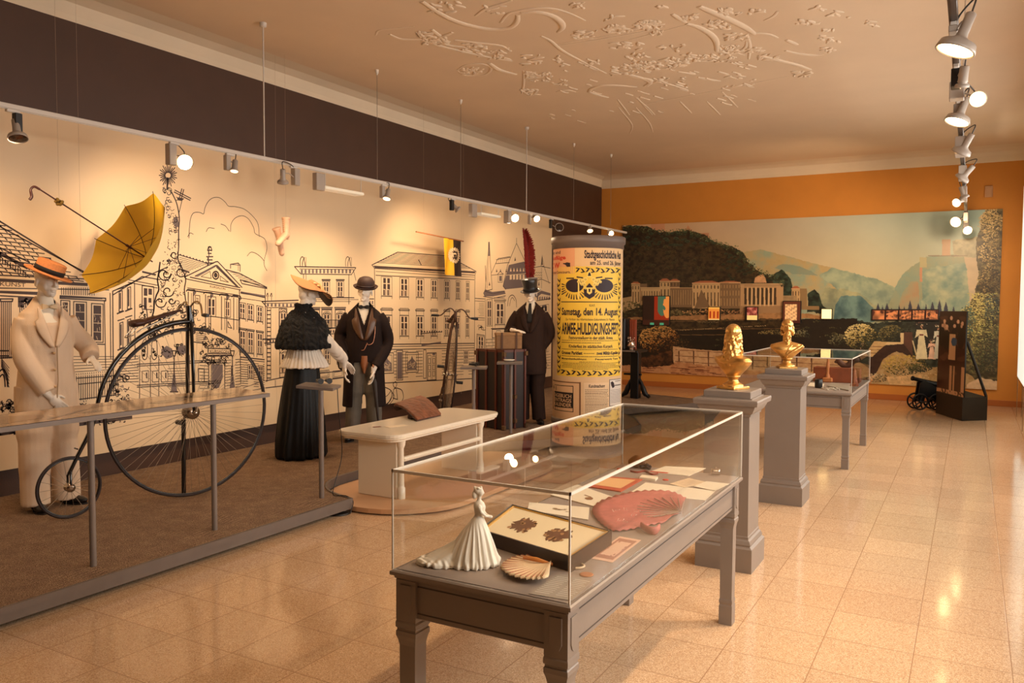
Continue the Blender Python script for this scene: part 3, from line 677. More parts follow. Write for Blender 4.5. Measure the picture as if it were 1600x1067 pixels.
def stand(x, y, H, label, plate, tilt=0):
    t = thing('display_stand', label, 'stand', (x, y, .12))
    obj('post', MB().cyl((x, y, .1), (x, y, H), .02, n=16), M_post, t)
    px, py = plate
    b = MB().bbox(px-.15, px+.15, py-.14, py+.14, -.012, .012, .003)
    M = Matrix.Translation((px, py, H+.012)) @ Matrix.Rotation(R(28), 4, 'Z') @ Matrix.Rotation(tilt, 4, 'Y') @ Matrix.Translation((-px, -py, 0))
    b.xform(M); obj('plate', b, M_post, t); return H+.025
stand(-4.49, 4.89, .985, 'grey post stand with a small plate right in front of the lady in black', (-4.63, 5.02), R(4))
stand(-5.0, 7.99, .92, 'grey post stand with small plate between the bicycle and the trunk', (-5.0, 8.0))
stand(-4.77, 8.46, .955, 'grey post stand with small plate right in front of the wardrobe trunk', (-4.78, 8.45))
# ---------------------------------------------------------------- the line-drawing wall
XI = -6.684
M_panel = mat('cream printed panel', (228, 202, 164), .45, noise_s=1.2, noise_a=.02)
M_ink = mat('brown ink line', (64, 48, 46), .6)
M_inkg = mat('grey ink wash', (112, 98, 96), .6)
M_inkl = mat('light ink wash', (196, 174, 144), .6)
dr = MB(); dr.box(XL+.001, XI, -1.0, 13.35, .335, 3.205, 0)
dr.box(XI-.0005, XI+.0003, 10.327, 10.331, .301, 3.2, 3); dr.box(XI-.0005, XI+.0003, 6.57, 6.574, .301, 3.2, 3); dr.box(XI-.0005, XI+.0003, 2.9, 2.904, .301, 3.2, 3)
def W(px, py): p = on(px, py, 'x', XI); return (p.y, p.z)
LN = .0105
class Ink:
    jit = .0
    def seg(s, a, b, w, mi=1, lift=.0012):
        d = Vector((b[0]-a[0], b[1]-a[1])); L = d.length
        if L < 1e-5: return
        d /= L; n = Vector((-d.y, d.x))*w/2; e = d*w*.3
        vs = [(XI+lift, *(Vector(a)-e-n)), (XI+lift, *(Vector(b)+e-n)), (XI+lift, *(Vector(b)+e+n)), (XI+lift, *(Vector(a)-e+n))]
        dr.add(vs, [(0, 1, 2, 3)], mi)
    def pl(s, pts, w=LN, mi=1, closed=False):
        pts = list(pts)+([pts[0]] if closed else [])
        for a, b in zip(pts, pts[1:]): s.seg(a, b, w, mi)
    def P(s, pts, w=LN, mi=1, closed=False): s.pl([W(*p) for p in pts], w, mi, closed)
    def curve(s, pts, w=LN, mi=1, k=4):
        q = smooth_path([(a, b, 0) for a, b in [W(*p) for p in pts]], k); s.pl([(p.x, p.y) for p in q], w, mi)
    def fill(s, pts, mi=1, lift=.0006, raw=False):
        q = pts if raw else [W(*p) for p in pts]
        tr = tessellate_polygon([[Vector((a, b, 0)) for a, b in q]])
        fs = []
        for t in tr:
            (x1, y1), (x2, y2), (x3, y3) = [q[i] for i in t]
            if (x2-x1)*(y3-y1)-(x3-x1)*(y2-y1) < 0: t = t[::-1]
            fs.append(tuple(t))
        dr.add([(XI+lift, a, b) for a, b in q], fs, mi)
I = Ink()
class Fac:
    """a facade given by four corners TL TR BR BL; u to the right, v down"""
    def __init__(s, tl, tr, br, bl): s.c = [Vector(W(*p)) for p in (tl, tr, br, bl)]
    def p(s, u, v):
        a = s.c[0].lerp(s.c[1], u); b = s.c[3].lerp(s.c[2], u); q = a.lerp(b, v); return (q.x, q.y)
    def h(s, v, u0=0, u1=1, w=LN): I.pl([s.p(u0, v), s.p(u1, v)], w)
    def vl(s, u, v0=0, v1=1, w=LN): I.pl([s.p(u, v0), s.p(u, v1)], w)
    def rect(s, u0, u1, v0, v1, w=LN): I.pl([s.p(u0, v0), s.p(u1, v0), s.p(u1, v1), s.p(u0, v1)], w, 1, True)
    def fl(s, u0, u1, v0, v1, mi=1): I.fill([s.p(u0, v0), s.p(u1, v0), s.p(u1, v1), s.p(u0, v1)], mi, raw=True)
    def win(s, u0, u1, v0, v1, sill=True, hood=0, arch=False, panes=3, frame=True):
        du, dv = u1-u0, v1-v0
        if frame: s.rect(u0-du*.3, u1+du*.3, v0-dv*.08, v1+dv*.03, LN*.7)
        m = u0+du/2; t = v0+dv*.34
        for a, b in ((u0, m-du*.1), (m+du*.1, u1)):
            s.fl(a, b-du*.02, v0, t-dv*.05); s.fl(a, b, t, t+dv*.3) ; s.fl(a, a+(b-a)*.55, t+dv*.34, v1)
            s.fl(b-(b-a)*.2, b, t+dv*.3, v1)
        if sill:
            s.fl(u0-du*.4, u1+du*.4, v1+dv*.06, v1+dv*.085)
            s.vl(u0-du*.3, v1+dv*.1, v1+dv*.2, LN*.7); s.vl(u1+du*.3, v1+dv*.1, v1+dv*.2, LN*.7)
        if hood:
            s.rect(u0-du*.45, u1+du*.45, v0-dv*(.08+hood), v0-dv*(.02+hood), LN*.8); s.fl(u0-du*.4, u1+du*.4, v0-dv*(.01+hood), v0-dv*(-.01+hood))
        if arch:
            q = [s.p(m+du*.5*math.cos(a*PI/8), v0-dv*.16*math.sin(a*PI/8)) for a in range(9)]; I.pl(q, LN*.8)
            q = [s.p(m+du*.8*math.cos(a*PI/8), v0-dv*.26*math.sin(a*PI/8)) for a in range(9)]; I.pl(q, LN*.6)
    def courses(s, v0, v1, n, u0=0, u1=1, gaps=(), w=LN*.6):
        for i in range(n+1):
            v = v0+(v1-v0)*i/n; seg = [u0]
            for g0, g1 in gaps: seg += [g0, g1]
            seg.append(u1)
            for a, b in zip(seg[::2], seg[1::2]): s.h(v, a, b, w)
    def dentils(s, v0, v1, n, u0=0, u1=1, fillf=.5):
        for i in range(n):
            a = u0+(u1-u0)*i/n; s.fl(a, a+(u1-u0)/n*fillf, v0, v1, 2)
def hatch(poly_pts, n, w, rng):
    pass
def curls(cx, cy, rx, ry, n, rng, mn=2, mx=6, w=LN):
    """loose scrolls, leaves and shading marks of the baroque drawing"""
    for _ in range(n):
        x, y = cx+rng.uniform(-rx, rx), cy+rng.uniform(-ry, ry); r = rng.uniform(mn, mx); a0 = rng.uniform(0, 6.28); k = rng.choice((1, 1, -1))
        if rng.random() < .35:
            I.curve([(x+r*(1-i*.13)*math.cos(a0+k*i*.9), y+r*(1-i*.13)*math.sin(a0+k*i*.9)) for i in range(6)], w*rng.uniform(.6, 1.3), k=2)
        elif rng.random() < .5:
            I.curve([(x, y), (x+r*math.cos(a0), y+r*math.sin(a0)), (x+1.5*r*math.cos(a0+.7*k), y+1.5*r*math.sin(a0+.7*k))], w*rng.uniform(.6, 1.1), k=3)
        else:
            b = [(x+r*.8*math.cos(a0), y+r*.8*math.sin(a0)), (x+r*.5*math.cos(a0+1.3), y+r*.4*math.sin(a0+1.3)), (x-r*.7*math.cos(a0), y-r*.7*math.sin(a0)), (x+r*.3*math.cos(a0-1.6), y+r*.3*math.sin(a0-1.6))]
            I.fill([((p[0]-x)*.7+x, (p[1]-y)*.7+y) for p in b], rng.choice((2, 2, 1)))
g = random.Random(5)
# 1 art hall on the left -----------------------------------------------------------------
I.P([(-40, 322), (0, 346), (137, 430)], LN*1.3); I.P([(-40, 332), (0, 354), (134, 426)]); I.P([(-40, 360), (0, 387), (46, 410)]); 
for i in range(13):   # shingles, left slope
    y0 = 352+i*6
    x1 = min(136, 8+i*10.2); I.P([(-40, y0-4), (0, y0), (x1, y0+x1*.12)], LN*.8)
    for k in range(9): 
        x = (k*14+(i % 2)*7)
        if x < x1: I.P([(x, y0+x*.12), (x+4, y0+4.5+x*.12)], LN*.8)
I.P([(-40, 372), (0, 396), (42, 418)], LN*2.6); 
for i in range(11): I.P([(i*4, 401+i*2.4), (i*4, 409+i*2.4)], LN*.8)
I.fill([(-40, 436), (0, 435), (137, 442), (137, 447), (0, 440), (-40, 441)]); I.P([(-40, 430), (0, 430), (137, 436)])
I.P([(-40, 449), (0, 450), (170, 453)], LN*.8); I.fill([(-40, 455), (0, 454), (60, 456), (60, 461), (0, 458), (-40, 460)]); I.P([(0, 462), (60, 465)])
for i in range(16): I.P([(96+i*3.4, 449.5), (96+i*3.4, 460+i*.1)], LN*.6)
vs, fs = text_mesh('KUNST', 1)
def wall_text(body, p0, p1, hpx, mi=1):
    a, b = Vector(W(*p0)), Vector(W(*p1)); v, f = text_mesh(body, 1.0, 1.0); h = (Vector(W(p0[0], p0[1]-hpx))-a)
    dr.add([(XI+.0013, *(a+(b-a)*x+h*y)) for x, y in v], f, mi)
wall_text('KUNST', (0, 446.5), (40, 448.5), 6.5)
for x in range(-8, 7):   # fluted columns
    pass
for c0 in (-30, 2, 31):
    for k in range(6): I.P([(c0+k*3, 472), (c0+k*3, 560)], LN*.7)
    I.P([(c0-2, 467), (c0+18, 467), (c0+17, 471), (c0-1, 471)], LN, closed=True)
I.fill([(28, 464), (54, 464), (54, 469), (36, 470), (36, 480), (28, 480)], 1); curls(40, 476, 8, 8, 12, g)
I.P([(94, 462), (165, 466), (165, 470), (94, 466)], LN, closed=True); I.fill([(94, 463), (160, 466), (160, 467.5), (94, 465)])
for x0, x1, y0, y1 in ((98, 106, 472, 492), (118, 132, 474, 527), (146, 158, 477, 532)):
    I.P([(x0-3, y0-3), (x1+3, y0-2), (x1+3, y1+3), (x0-3, y1+2)], LN*.8, closed=True); I.fill([(x0, y0), (x1, y0+.5), (x1, y1), (x0, y1-.5)])
    for k in range(1, 4): I.P([(x0, y0+(y1-y0)*k/4), (x1, y0+(y1-y0)*k/4+.5)], LN*.6, 3)
    for _ in range(7): x = g.uniform(x0, x1); y = g.uniform(y0, y1-6); I.P([(x, y), (x+g.uniform(-2, 2), y+5)], LN*.4, 3)
    I.P([(x0-5, y1+5), (x1+5, y1+6)])
I.P([(163, 470), (165, 576)], LN*.8); I.P([(172, 458), (173, 560)], LN*.8); I.P([(-10, 560), (20, 558)]); I.P([(176, 455), (177, 590)], LN)
for k in range(6): I.P([(100, 557+k*5), (178, 557+k*4)], LN*.5)
for k in range(2): I.P([(-10, 548+k*8), (14, 548+k*8)], LN)
I.curve([(-6, 600), (-4, 585), (4, 577), (10, 585), (12, 604)], LN*1.2); I.curve([(-6, 600), (-1, 590), (4, 585), (7, 592), (8, 604)], LN)
for k in range(7): I.P([(2, 560+k*2), (14, 575+k*5)], LN*.5)
for i in range(24):  # fence
    x = 106+i*3.4; I.P([(x, 589-(i*.3)), (x, 628-i*.45)], LN*.6); I.fill([(x-.8, 587-i*.3), (x+.8, 587-i*.3), (x, 584-i*.3)])
I.P([(106, 602), (188, 594)], LN*.8); I.P([(106, 592), (188, 586)], LN*.8); I.P([(106, 626), (188, 616)], LN*.9)
for cx, n in ((8, 40), (112, 16), (140, 20), (186, 46)): curls(cx, 636 if cx < 150 else 608, 14, 10 if cx < 150 else 20, n, g, 2, 5, LN*.8)
I.P([(-20, 680), (30, 672)], LN*4); I.P([(100, 666), (205, 652)], LN*3)
curls(150, 660, 50, 2, 24, g, 1, 3, LN*.8); curls(10, 676, 20, 3, 14, g, 1, 3)
# 2 narrow house --------------------------------------------------------------------------
I.P([(176, 455), (262, 417)], LN); I.P([(176, 461), (222, 432), (250, 437)], LN); I.P([(200, 437), (248, 446)], LN*.7); I.fill([(222, 423), (244, 428), (243, 431), (222, 426)]); I.P([(200, 441), (246, 450)], LN*.7)
I.P([(210, 442), (211, 560)], LN*.8)
for x, yy, h_ in ((187, 456, 30), (200, 450, 32), (188, 505, 38), (200, 500, 40)):
    I.P([(x-1, yy), (x+4, yy-2), (x+4, yy+h_), (x-1, yy+h_+1)], LN*.8, closed=True); I.fill([(x, yy+2), (x+2, yy+1), (x+2, yy+h_-4), (x, yy+h_-3)]); I.P([(x-4, yy+h_+4), (x+6, yy+h_)], LN*1.3); I.P([(x-4, yy-4), (x+6, yy-7)], LN)
f = Fac((222, 446), (240, 448), (240, 484), (222, 483)); f.rect(0, 1, 0, 1, LN*.8); f.fl(.15, .45, .1, .42); f.fl(.55, .85, .1, .36); f.fl(.15, .4, .5, .95); f.fl(.55, .8, .5, .7)
f = Fac((186, 560), (216, 556), (216, 606), (186, 606)); f.courses(0, .8, 9)
for x in (218, 235, 248, 296, 330): I.P([(x, 555), (x, 628)], LN*.7)
for y in (566, 569, 599, 602): I.P([(214, y+3), (300, y-2), (345, y-4)], LN*.8)
for x in (222, 238, 252): I.P([(x, 580), (x+10, 579), (x+10, 596), (x, 597)], LN*.6, closed=True); I.fill([(x+6, 582), (x+8, 582), (x+8, 592), (x+6, 590)])
for k in range(8): I.P([(262, 576+k*4), (290, 575+k*4)], LN*.5)
for x0, x1, y0, y1 in ((252, 269, 540, 563), (275, 293, 538, 556)): I.fill([(x0, y0+6), ((x0+x1)/2, y0), (x1, y0+5), (x1, y1-5), ((x0+x1)/2, y1-2), (x0, y1-10)], 2); curls((x0+x1)/2, (y0+y1)/2, 9, 9, 14, g, 1.5, 4)
for x in (226, 241): 
    I.curve([(x-4, 536), (x, 530), (x+4, 536), (x+4, 556), (x, 562), (x-4, 556), (x-4, 536)], LN*.7); curls(x, 546, 3, 10, 8, g, 1, 3)
# 3 the baroque plague column ----------------------------------------------------------------
cx, cy = 262.5, 274
for k in range(26):
    a = k*2*PI/26; 
    if abs(math.cos(a-PI/2)) < 2: I.P([(cx+4.5*math.cos(a), cy+4.5*math.sin(a)), (cx+(12+2*(k % 2))*math.cos(a), cy+(14+4*(k % 2))*math.sin(a))], LN*.9)
I.P([(262, 278), (261, 296)], LN*1.6); I.P([(273, 297), (298, 310)], LN); I.P([(272, 300), (297, 313)], LN); I.P([(287, 296), (283, 311)], LN); I.P([(284, 295), (280, 310)], LN)
I.fill([(276, 308), (288, 310), (284, 314), (278, 313)]); I.P([(284, 314), (279, 335)], LN*.7)
outl = [(254, 302), (256, 320), (260, 340), (264, 360), (262, 380), (256, 396), (250, 410), (248, 425), (246, 438), (248, 452), (244, 462), (241, 474), (240, 486), (236, 500), (232, 520)]
outr = [(268, 300), (276, 318), (280, 340), (279, 360), (279, 385), (278, 405), (284, 418), (290, 436), (288, 452), (290, 470), (292, 490), (300, 505), (304, 520)]
I.fill(outl+outr[::-1], 0, .0004)
I.curve(outl[6:], LN*1.5); I.curve(outr, LN*1.2)
for i, (l, r_) in enumerate(zip(outl, outr[:13]+[outr[-1]]*2)):
    curls((l[0]+r_[0])/2, (l[1]+r_[1])/2, (r_[0]-l[0])/2, 8, 12 if i < 5 else 14, g, 2, 5, LN*.6)
I.fill([(271, 340), (277, 338), (280, 352), (275, 356), (271, 350)], 2)
for cx_, cy_, r_ in ((260, 428, 7), (272, 398, 7), (256, 428, 12), (262, 455, 10), (250, 472, 10), (268, 470, 6), (282, 425, 9), (285, 480, 10), (262, 498, 9)):
    I.curve([(cx_+r_*(1-i*.09)*math.cos(i*.8), cy_+r_*(1-i*.09)*math.sin(i*.8)) for i in range(9)], LN*1.1, k=3)
for cx_, cy_ in ((227, 490), (288, 495), (300, 500), (245, 512), (262, 512), (235, 520)): curls(cx_, cy_, 9, 14, 20, g, 2, 5, LN*.9)
I.curve([(218, 480), (222, 478), (228, 480), (230, 500), (224, 510)], LN)
for x in (272, 363):   # street lamps
    I.P([(x, 556), (x, 600)], LN*1.2); I.fill([(x-1.5, 585), (x+1.5, 585), (x+5, 612), (x-5, 612)], 2); I.P([(x-6, 612), (x+6, 612)], LN*1.2); I.P([(x-3, 548), (x+3, 548), (x+1.5, 556), (x-1.5, 556)], closed=True)
# 4 the spa hall with pediment ---------------------------------------------------------------------
I.P([(280, 398), (322, 411)], LN*.9)
for i in range(9): I.fill([(281+i*5, 396.4+i*1.5), (283+i*5, 397+i*1.5), (283+i*5, 399.6+i*1.5), (281+i*5, 399+i*1.5)])
for k in range(8): I.P([(280, 402+k*3), (322-k*4, 413.5+k*1.5)], LN*.45)
I.fill([(286, 421), (296, 424), (296, 427), (286, 424)])
for y, w_ in ((386, 2.2), (391, 3.5), (396, 2.5), (401, 5), (406, 4), (411, 6)): I.P([(327.5-w_, y), (327.5+w_, y)], LN*1.2); I.fill([(327.5-w_*.7, y), (327.5-w_*.2, y), (327.5-w_*.2, y+4), (327.5-w_*.7, y+4)])
I.curve([(325, 392), (324.5, 389), (327.5, 385), (330.5, 389), (330, 392)], LN)
I.P([(288, 433), (337, 409), (340, 408.5), (378, 449)], LN*1.1); I.P([(305, 431), (337, 415), (371, 447.5)], LN*.8); I.fill([(303, 432), (337, 413.5), (337, 417), (309, 432.5)], 2); I.fill([(337, 413.5), (340, 414), (373, 448), (368, 447), (338, 418)], 1)
I.P([(297, 433), (375, 449.5)], LN*1.1); I.P([(292, 436), (376, 453)], LN*.8); I.P([(288, 433), (292, 436)], LN)
I.P([(314, 432), (328, 424), (330, 435)], LN*.6, closed=True); I.P([(344, 431), (357, 441), (344, 438)], LN*.6, closed=True)
for r_ in (3, 5.5, 6.5): I.curve([(337+r_*.8*math.cos(i*PI/4), 430+r_*math.sin(i*PI/4)) for i in range(9)], LN*.8, k=3)
I.fill([(335, 426), (338, 426), (339, 431), (337, 434), (335, 432)])
I.P([(293, 453), (372, 464)], LN*1.2); I.P([(293, 450), (372, 461)], LN*.8); I.P([(374, 453), (374, 464)], LN)
wall_text('KURSALON', (328, 449), (352, 453), 3.5)
for x, y in ((298, 453), (325, 457), (350, 460), (369, 462)):   # pilasters
    I.curve([(x-7, y+2), (x-5, y-.5), (x, y), (x+6, y+.5), (x+7, y+3)], LN); I.P([(x-4, y+3), (x-4, 515)], LN*.9); I.P([(x+4, y+3), (x+4, 520)], LN*.9); I.P([(x+1, y+5), (x+1, 515)], LN*.5)
    I.fill([(x+4.5, y+2), (x+9, y+4), (x+4.5, y+10)], 2)
for x, y0, y1, w_ in ((307, 465, 472, 3), (326, 467, 492, 9), (353, 471, 493, 5)): 
    I.P([(x-2, y0-4), (x+w_+2, y0-3), (x+w_+2, y1+3), (x-2, y1+2)], LN*.7, closed=True); I.fill([(x, y0), (x+w_*.4, y0), (x+w_*.4, y1), (x, y1)]); I.fill([(x+w_*.6, y0+1), (x+w_, y0+1), (x+w_, y1), (x+w_*.6, y1)])
    I.P([(x, (y0+y1)/2), (x+w_, (y0+y1)/2)], LN*.8, 0)
I.P([(356, 502), (362, 513), (356, 511)], LN*.8, closed=True); I.P([(330, 494), (372, 500)], LN*.8)
I.P([(375, 437), (415, 449), (417, 451), (378, 443)], LN, closed=True); I.P([(352, 421), (374, 427), (417, 449)], LN); 
for k in range(6): I.P([(360+k*4, 425+k*3), (378+k*5.5, 428+k*3.3)], LN*.45)
I.P([(360, 419), (360, 413), (372, 411), (375, 414), (375, 424)], LN); I.P([(360, 413), (375, 414.5)], LN*.6); I.P([(372, 412), (372, 423)], LN*.6)
I.P([(376, 457), (414, 465)], LN); I.fill([(376, 455), (414, 461.5), (414, 464), (376, 459)], 2); I.P([(414, 452), (415, 540)], LN); I.P([(372, 465), (413, 471)], LN*.6); I.P([(374, 466), (376, 600)], LN*.8)
f = Fac((374, 466), (413, 474), (413, 610), (376, 608))
for u in (.1, .42, .8): f.win(u-.07, u+.09, .055, .21, hood=0); f.win(u-.07, u+.09, .36, .58, hood=.08)
f.h(.645, w=LN*1.2); f.h(.67, w=LN*.8); f.courses(.70, .96, 10, gaps=((.3, .55), (.75, .95)), w=LN*.6); f.win(.35, .5, .73, .87, sill=False); f.win(.78, .92, .73, .87, sill=False)
# its ornamented portal
f = Fac((325, 544), (360, 545), (360, 552), (325, 552)); f.rect(0, 1, 0, 1)
wall_text('KURSALON', (328, 551), (357, 551.5), 4.5)
I.P([(322, 556), (362, 555)], LN*1.8); curls(340, 535, 20, 7, 40, g, 2, 5, LN*.8); curls(340, 563, 16, 5, 26, g, 2, 5, LN*.8); curls(318, 550, 4, 16, 20, g, 2, 4, LN*.8)
I.fill([(331, 569), (348, 569), (348, 590), (342, 606), (334, 606), (331, 600)], 2); I.P([(326, 567), (351, 567), (351, 612)], LN); I.P([(326, 567), (326, 600)], LN)
f = Fac((352, 563), (376, 561), (376, 608), (352, 612)); f.courses(0, 1, 11, 0, .35); f.courses(0, 1, 11, .65, 1); I.fill([(361, 571), (364, 571), (364, 588), (361, 588)])
f = Fac((308, 560), (328, 562), (328, 612), (308, 612)); f.courses(.1, .9, 8, .2, .9); f.rect(.1, .55, .3, .7)
I.P([(300, 534), (318, 536)], LN); curls(322, 515, 10, 8, 20, g, 2, 4, LN*.8); curls(332, 600, 8, 8, 20, g, 1.5, 4, LN*.6)
for k in range(5): I.P([(306, 520+k*3), (322, 522+k*3)], LN*.6)
I.P([(380, 606), (414, 594)], LN*.6); I.P([(352, 618), (414, 606)], LN*.6)
# 5 palais behind the lady -----------------------------------------------------------------------
f = Fac((410, 471), (466, 469), (466, 620), (416, 620))
I.P([(409, 471), (466, 469)], LN*1.3); I.P([(411, 474), (466, 473)], LN*.7); I.P([(409, 471), (417, 480), (417, 596)], LN); I.P([(417, 481), (466, 479)], LN*.8)
for i in range(8): I.fill([(417+i*6, 474.5), (420+i*6, 474.5), (420+i*6, 479), (417+i*6, 479)], 2)
for i in range(17): I.P([(417, 485+i*6.6), (423, 485+i*6.6)], LN*1.2)
I.P([(423, 481), (423, 592)], LN*.8); I.P([(410, 530), (440, 529)], LN*1.3); I.P([(413, 536), (440, 534)], LN)
for i in range(5): I.fill([(416+i*5, 531), (418+i*5, 531), (418+i*5, 535), (416+i*5, 535)])
I.P([(415, 595), (440, 590), (580, 574)], LN); I.P([(415, 606), (440, 603), (580, 584)], LN); I.P([(430, 594), (430, 604)], LN*.7)
for x in (418, 424): I.P([(x, 470), (x, 463)], LN*.7); I.curve([(x-2, 463), (x, 458), (x+1, 463)], LN*.8)
f = Fac((436, 482), (448, 482), (448, 520), (436, 520)); f.rect(0, 1, 0, 1); f.win(.25, .85, .2, .95, arch=True)
f = Fac((437, 538), (453, 538), (453, 588), (437, 590)); f.rect(0, 1, 0, 1); f.h(.06); f.win(.2, .8, .3, .85, arch=True, sill=False)
I.P([(460, 416.5), (555, 418)], LN*1.2); I.P([(460, 416.5), (470, 428), (549, 429), (556, 418)], LN); I.P([(468, 420), (552, 421)], LN*.7)
for i in range(14): I.fill([(470+i*5.8, 421), (473+i*5.8, 421), (473+i*5.8, 427), (470+i*5.8, 427)], 2)
I.P([(474, 429), (474, 440)], LN); I.P([(478, 429), (478, 440)], LN*.7); I.P([(545, 430), (545, 475)], LN); I.P([(552, 422), (556, 438)], LN*.8)
for x0 in (505, 527):
    f = Fac((x0, 441), (x0+9, 441), (x0+9, 463), (x0, 463)); f.win(.12, .88, 0, 1, sill=False, hood=.12, frame=True)
I.P([(482, 465), (553, 465)], LN*1.2); I.P([(480, 471), (548, 471)], LN*.7); I.P([(482, 468), (560, 468)], LN*.6)
for x0 in (486, 505, 526):
    f = Fac((x0, 492), (x0+11, 492), (x0+11, 513), (x0, 513)); f.win(.15, .85, 0, 1, arch=True, sill=False); f.h(-.55, -.3, 1.3, LN*1.2); f.h(-.45, -.25, 1.25); f.rect(-.2, 1.2, -.38, 1)
I.P([(490, 500), (528, 500)], LN*.7); 
for i in range(14): I.P([(496+i*2.4, 500), (496+i*2.4, 510)], LN*.4)
I.P([(500, 513), (532, 512)], LN*1.4); I.P([(505, 522), (532, 521)], LN)
for i in range(6): I.fill([(508+i*4, 515.5), (510+i*4, 515.5), (510+i*4, 520), (508+i*4, 520)])
f = Fac((506, 545), (516, 545), (516, 568), (506, 568)); f.win(.2, .8, .1, 1, sill=False)
f = Fac((526, 530), (536, 530), (536, 568), (526, 568)); f.win(.2, .8, .3, 1, arch=True, sill=False)
for x0 in (498, 520): I.P([(x0, 580), (x0+16, 578), (x0+16, 589), (x0, 591)], LN*.7, closed=True); I.P([(x0+2, 582), (x0+14, 580), (x0+14, 587), (x0+2, 589)], LN*.5, closed=True)
for x, s_ in ((472, 1), (543, 1)):
    I.curve([(x-3, 416), (x-3, 406), (x, 401), (x+3, 405), (x+5, 416)], LN*.9); I.curve([(x, 416), (x+1, 408), (x+4, 402)], LN*.9); I.P([(x+6, 402), (x+6, 416)], LN*.6)
I.P([(572, 467), (584, 467)], LN*1.2); I.P([(572, 477), (584, 477)], LN*.8)
for i in range(3): I.fill([(573+i*4, 470), (575+i*4, 470), (575+i*4, 475), (573+i*4, 475)], 2)
# 6 long three-storey house -------------------------------------------------------------------------
I.P([(581, 414), (621, 394), (700, 400)], LN*1.2); I.P([(700, 400), (744, 424)], LN*1.1); I.P([(581, 414), (585, 419), (742, 430), (744, 424)], LN); I.fill([(583, 415), (743, 424), (742, 427), (586, 418.5)])
for k in range(1, 9):
    t_ = k/9; I.P([(621-36*t_, 394+18*t_), (700+40*t_, 400.5+21*t_)], LN*.7)
I.P([(654, 406), (658, 414)], LN*1.5)
I.P([(585, 419), (587, 600)], LN); I.P([(742, 430), (741, 590)], LN); I.P([(587, 424), (741, 433)], LN*.6); I.P([(587, 430), (741, 437)], LN)
f = Fac((586, 420), (742, 430), (741, 592), (587, 600))
U = [.098, .255, .405, .548, .682, .803, .915]
for i, u in enumerate(U):
    w_ = .034-.0035*i*.9
    f.win(u-w_*.85, u+w_*.85, .075, .225); 
    f.win(u-w_*.85, u+w_*.85, .41, .575, hood=.32, sill=True); f.rect(u-w_*1.3, u+w_*1.3, .335, .40, LN*.6)
f.h(.655, w=LN*1.3); f.h(.675, w=LN*.8); f.h(.70, w=LN); f.h(.995, w=LN*1.2)
f.courses(.72, .95, 8, 0, 1, gaps=((.03, .16), (.185, .235), (.29, .365), (.43, .63), (.74, .79), (.87, .93)), w=LN*.7)
for u in (.095, .327):
    f.rect(u-.06, u+.06, .73, .91); f.rect(u-.045, u+.045, .75, .89, LN*.7); a = f.p; I.fill([a(u-.042, .885), a(u-.042, .82), a(u-.01, .79), a(u, .76), a(u+.012, .79), a(u+.042, .82), a(u+.042, .885)], 2, raw=True)
    for _ in range(14): I.pl([a(u+g.uniform(-.038, .038), g.uniform(.81, .88)), a(u+g.uniform(-.038, .038), g.uniform(.81, .88))], LN*.5, 0)
f.fl(.19, .235, .725, .965, 2); f.rect(.183, .24, .71, .975); 
f.rect(.44, .465, .71, .97); f.rect(.475, .57, .74, .99, LN*1.2); f.rect(.485, .515, .76, .99, LN*.7); f.rect(.53, .56, .77, .99, LN*.7); f.fl(.53, .56, .735, .76, 2)
for v in (.79, .85, .91): f.rect(.49, .51, v, v+.045, LN*.6); f.rect(.535, .555, v, v+.045, LN*.6)
I.fill([f.p(.42, .66), f.p(.62, .635), f.p(.62, .65), f.p(.42, .675)], 2, raw=True); I.pl([f.p(.41, .6), f.p(.41, .655)], LN*.8)
for i in range(18): I.pl([f.p(.41+i*.012, .56), f.p(.41+i*.012, .64)], LN*.35)
I.pl([f.p(.41, .56), f.p(.63, .545)], LN*1.1)
for i in range(9): a = .42+i*.025; I.fill([f.p(a, .535), f.p(a+.012, .535), f.p(a+.012, .55), f.p(a, .55)], 1, raw=True)
for u in (.765, .9): f.win(u-.018, u+.018, .73, .84, sill=False)
# little cyclist sign
I.curve([(596, 604), (604, 606), (612, 612), (610, 625), (600, 634)], LN*1.2); I.curve([(618, 596), (614, 600), (617, 606), (620, 600), (618, 596)], LN*1.1); I.P([(615, 608), (614, 622), (621, 624), (619, 606)], LN*1.1, closed=True)
I.curve([(620, 606), (628, 610), (630, 622), (624, 632)], LN*1.1); I.curve([(612, 612), (616, 620), (608, 632), (600, 636)], LN*.9); I.curve([(597, 622), (605, 618), (611, 610)], LN); I.curve([(598, 634), (606, 630), (612, 620)], LN*1.4)
# 7 town house behind and the gothic villa --------------------------------------------------------
I.P([(742, 466), (757, 467)], LN); I.P([(742, 470), (757, 471)], LN*.7); I.P([(742, 496), (757, 497)], LN); I.P([(742, 500), (757, 500)], LN*.7)
for k in range(9): I.P([(746+g.uniform(0, 4), 474+k*2.4), (756, 474+k*2.4)], LN*.45)
I.P([(758, 455), (764, 378), (769, 452)], LN*1.1, closed=True); I.fill([(763, 378), (765, 378), (766, 400), (762.5, 400)], 2); I.P([(764, 402), (761, 450)], LN*.6); I.fill([(763.5, 446), (766, 446), (764.7, 440)], 1)
I.P([(758, 415), (759, 440)], LN*1.3)
I.P([(774, 412), (778, 404), (797, 401)], LN); I.P([(775, 406), (798, 402)], LN*.8); I.P([(768, 426), (774, 412), (796, 410)], LN)
for i in range(7): I.P([(776+i*3.2, 405-i*.4), (776+i*3.2, 411-i*.3)], LN*.5)
I.P([(768, 430), (787, 428)], LN*.8)
for x in (776, 782, 791): I.fill([(x-1.2, 425), (x+1.2, 425), (x, 420)])
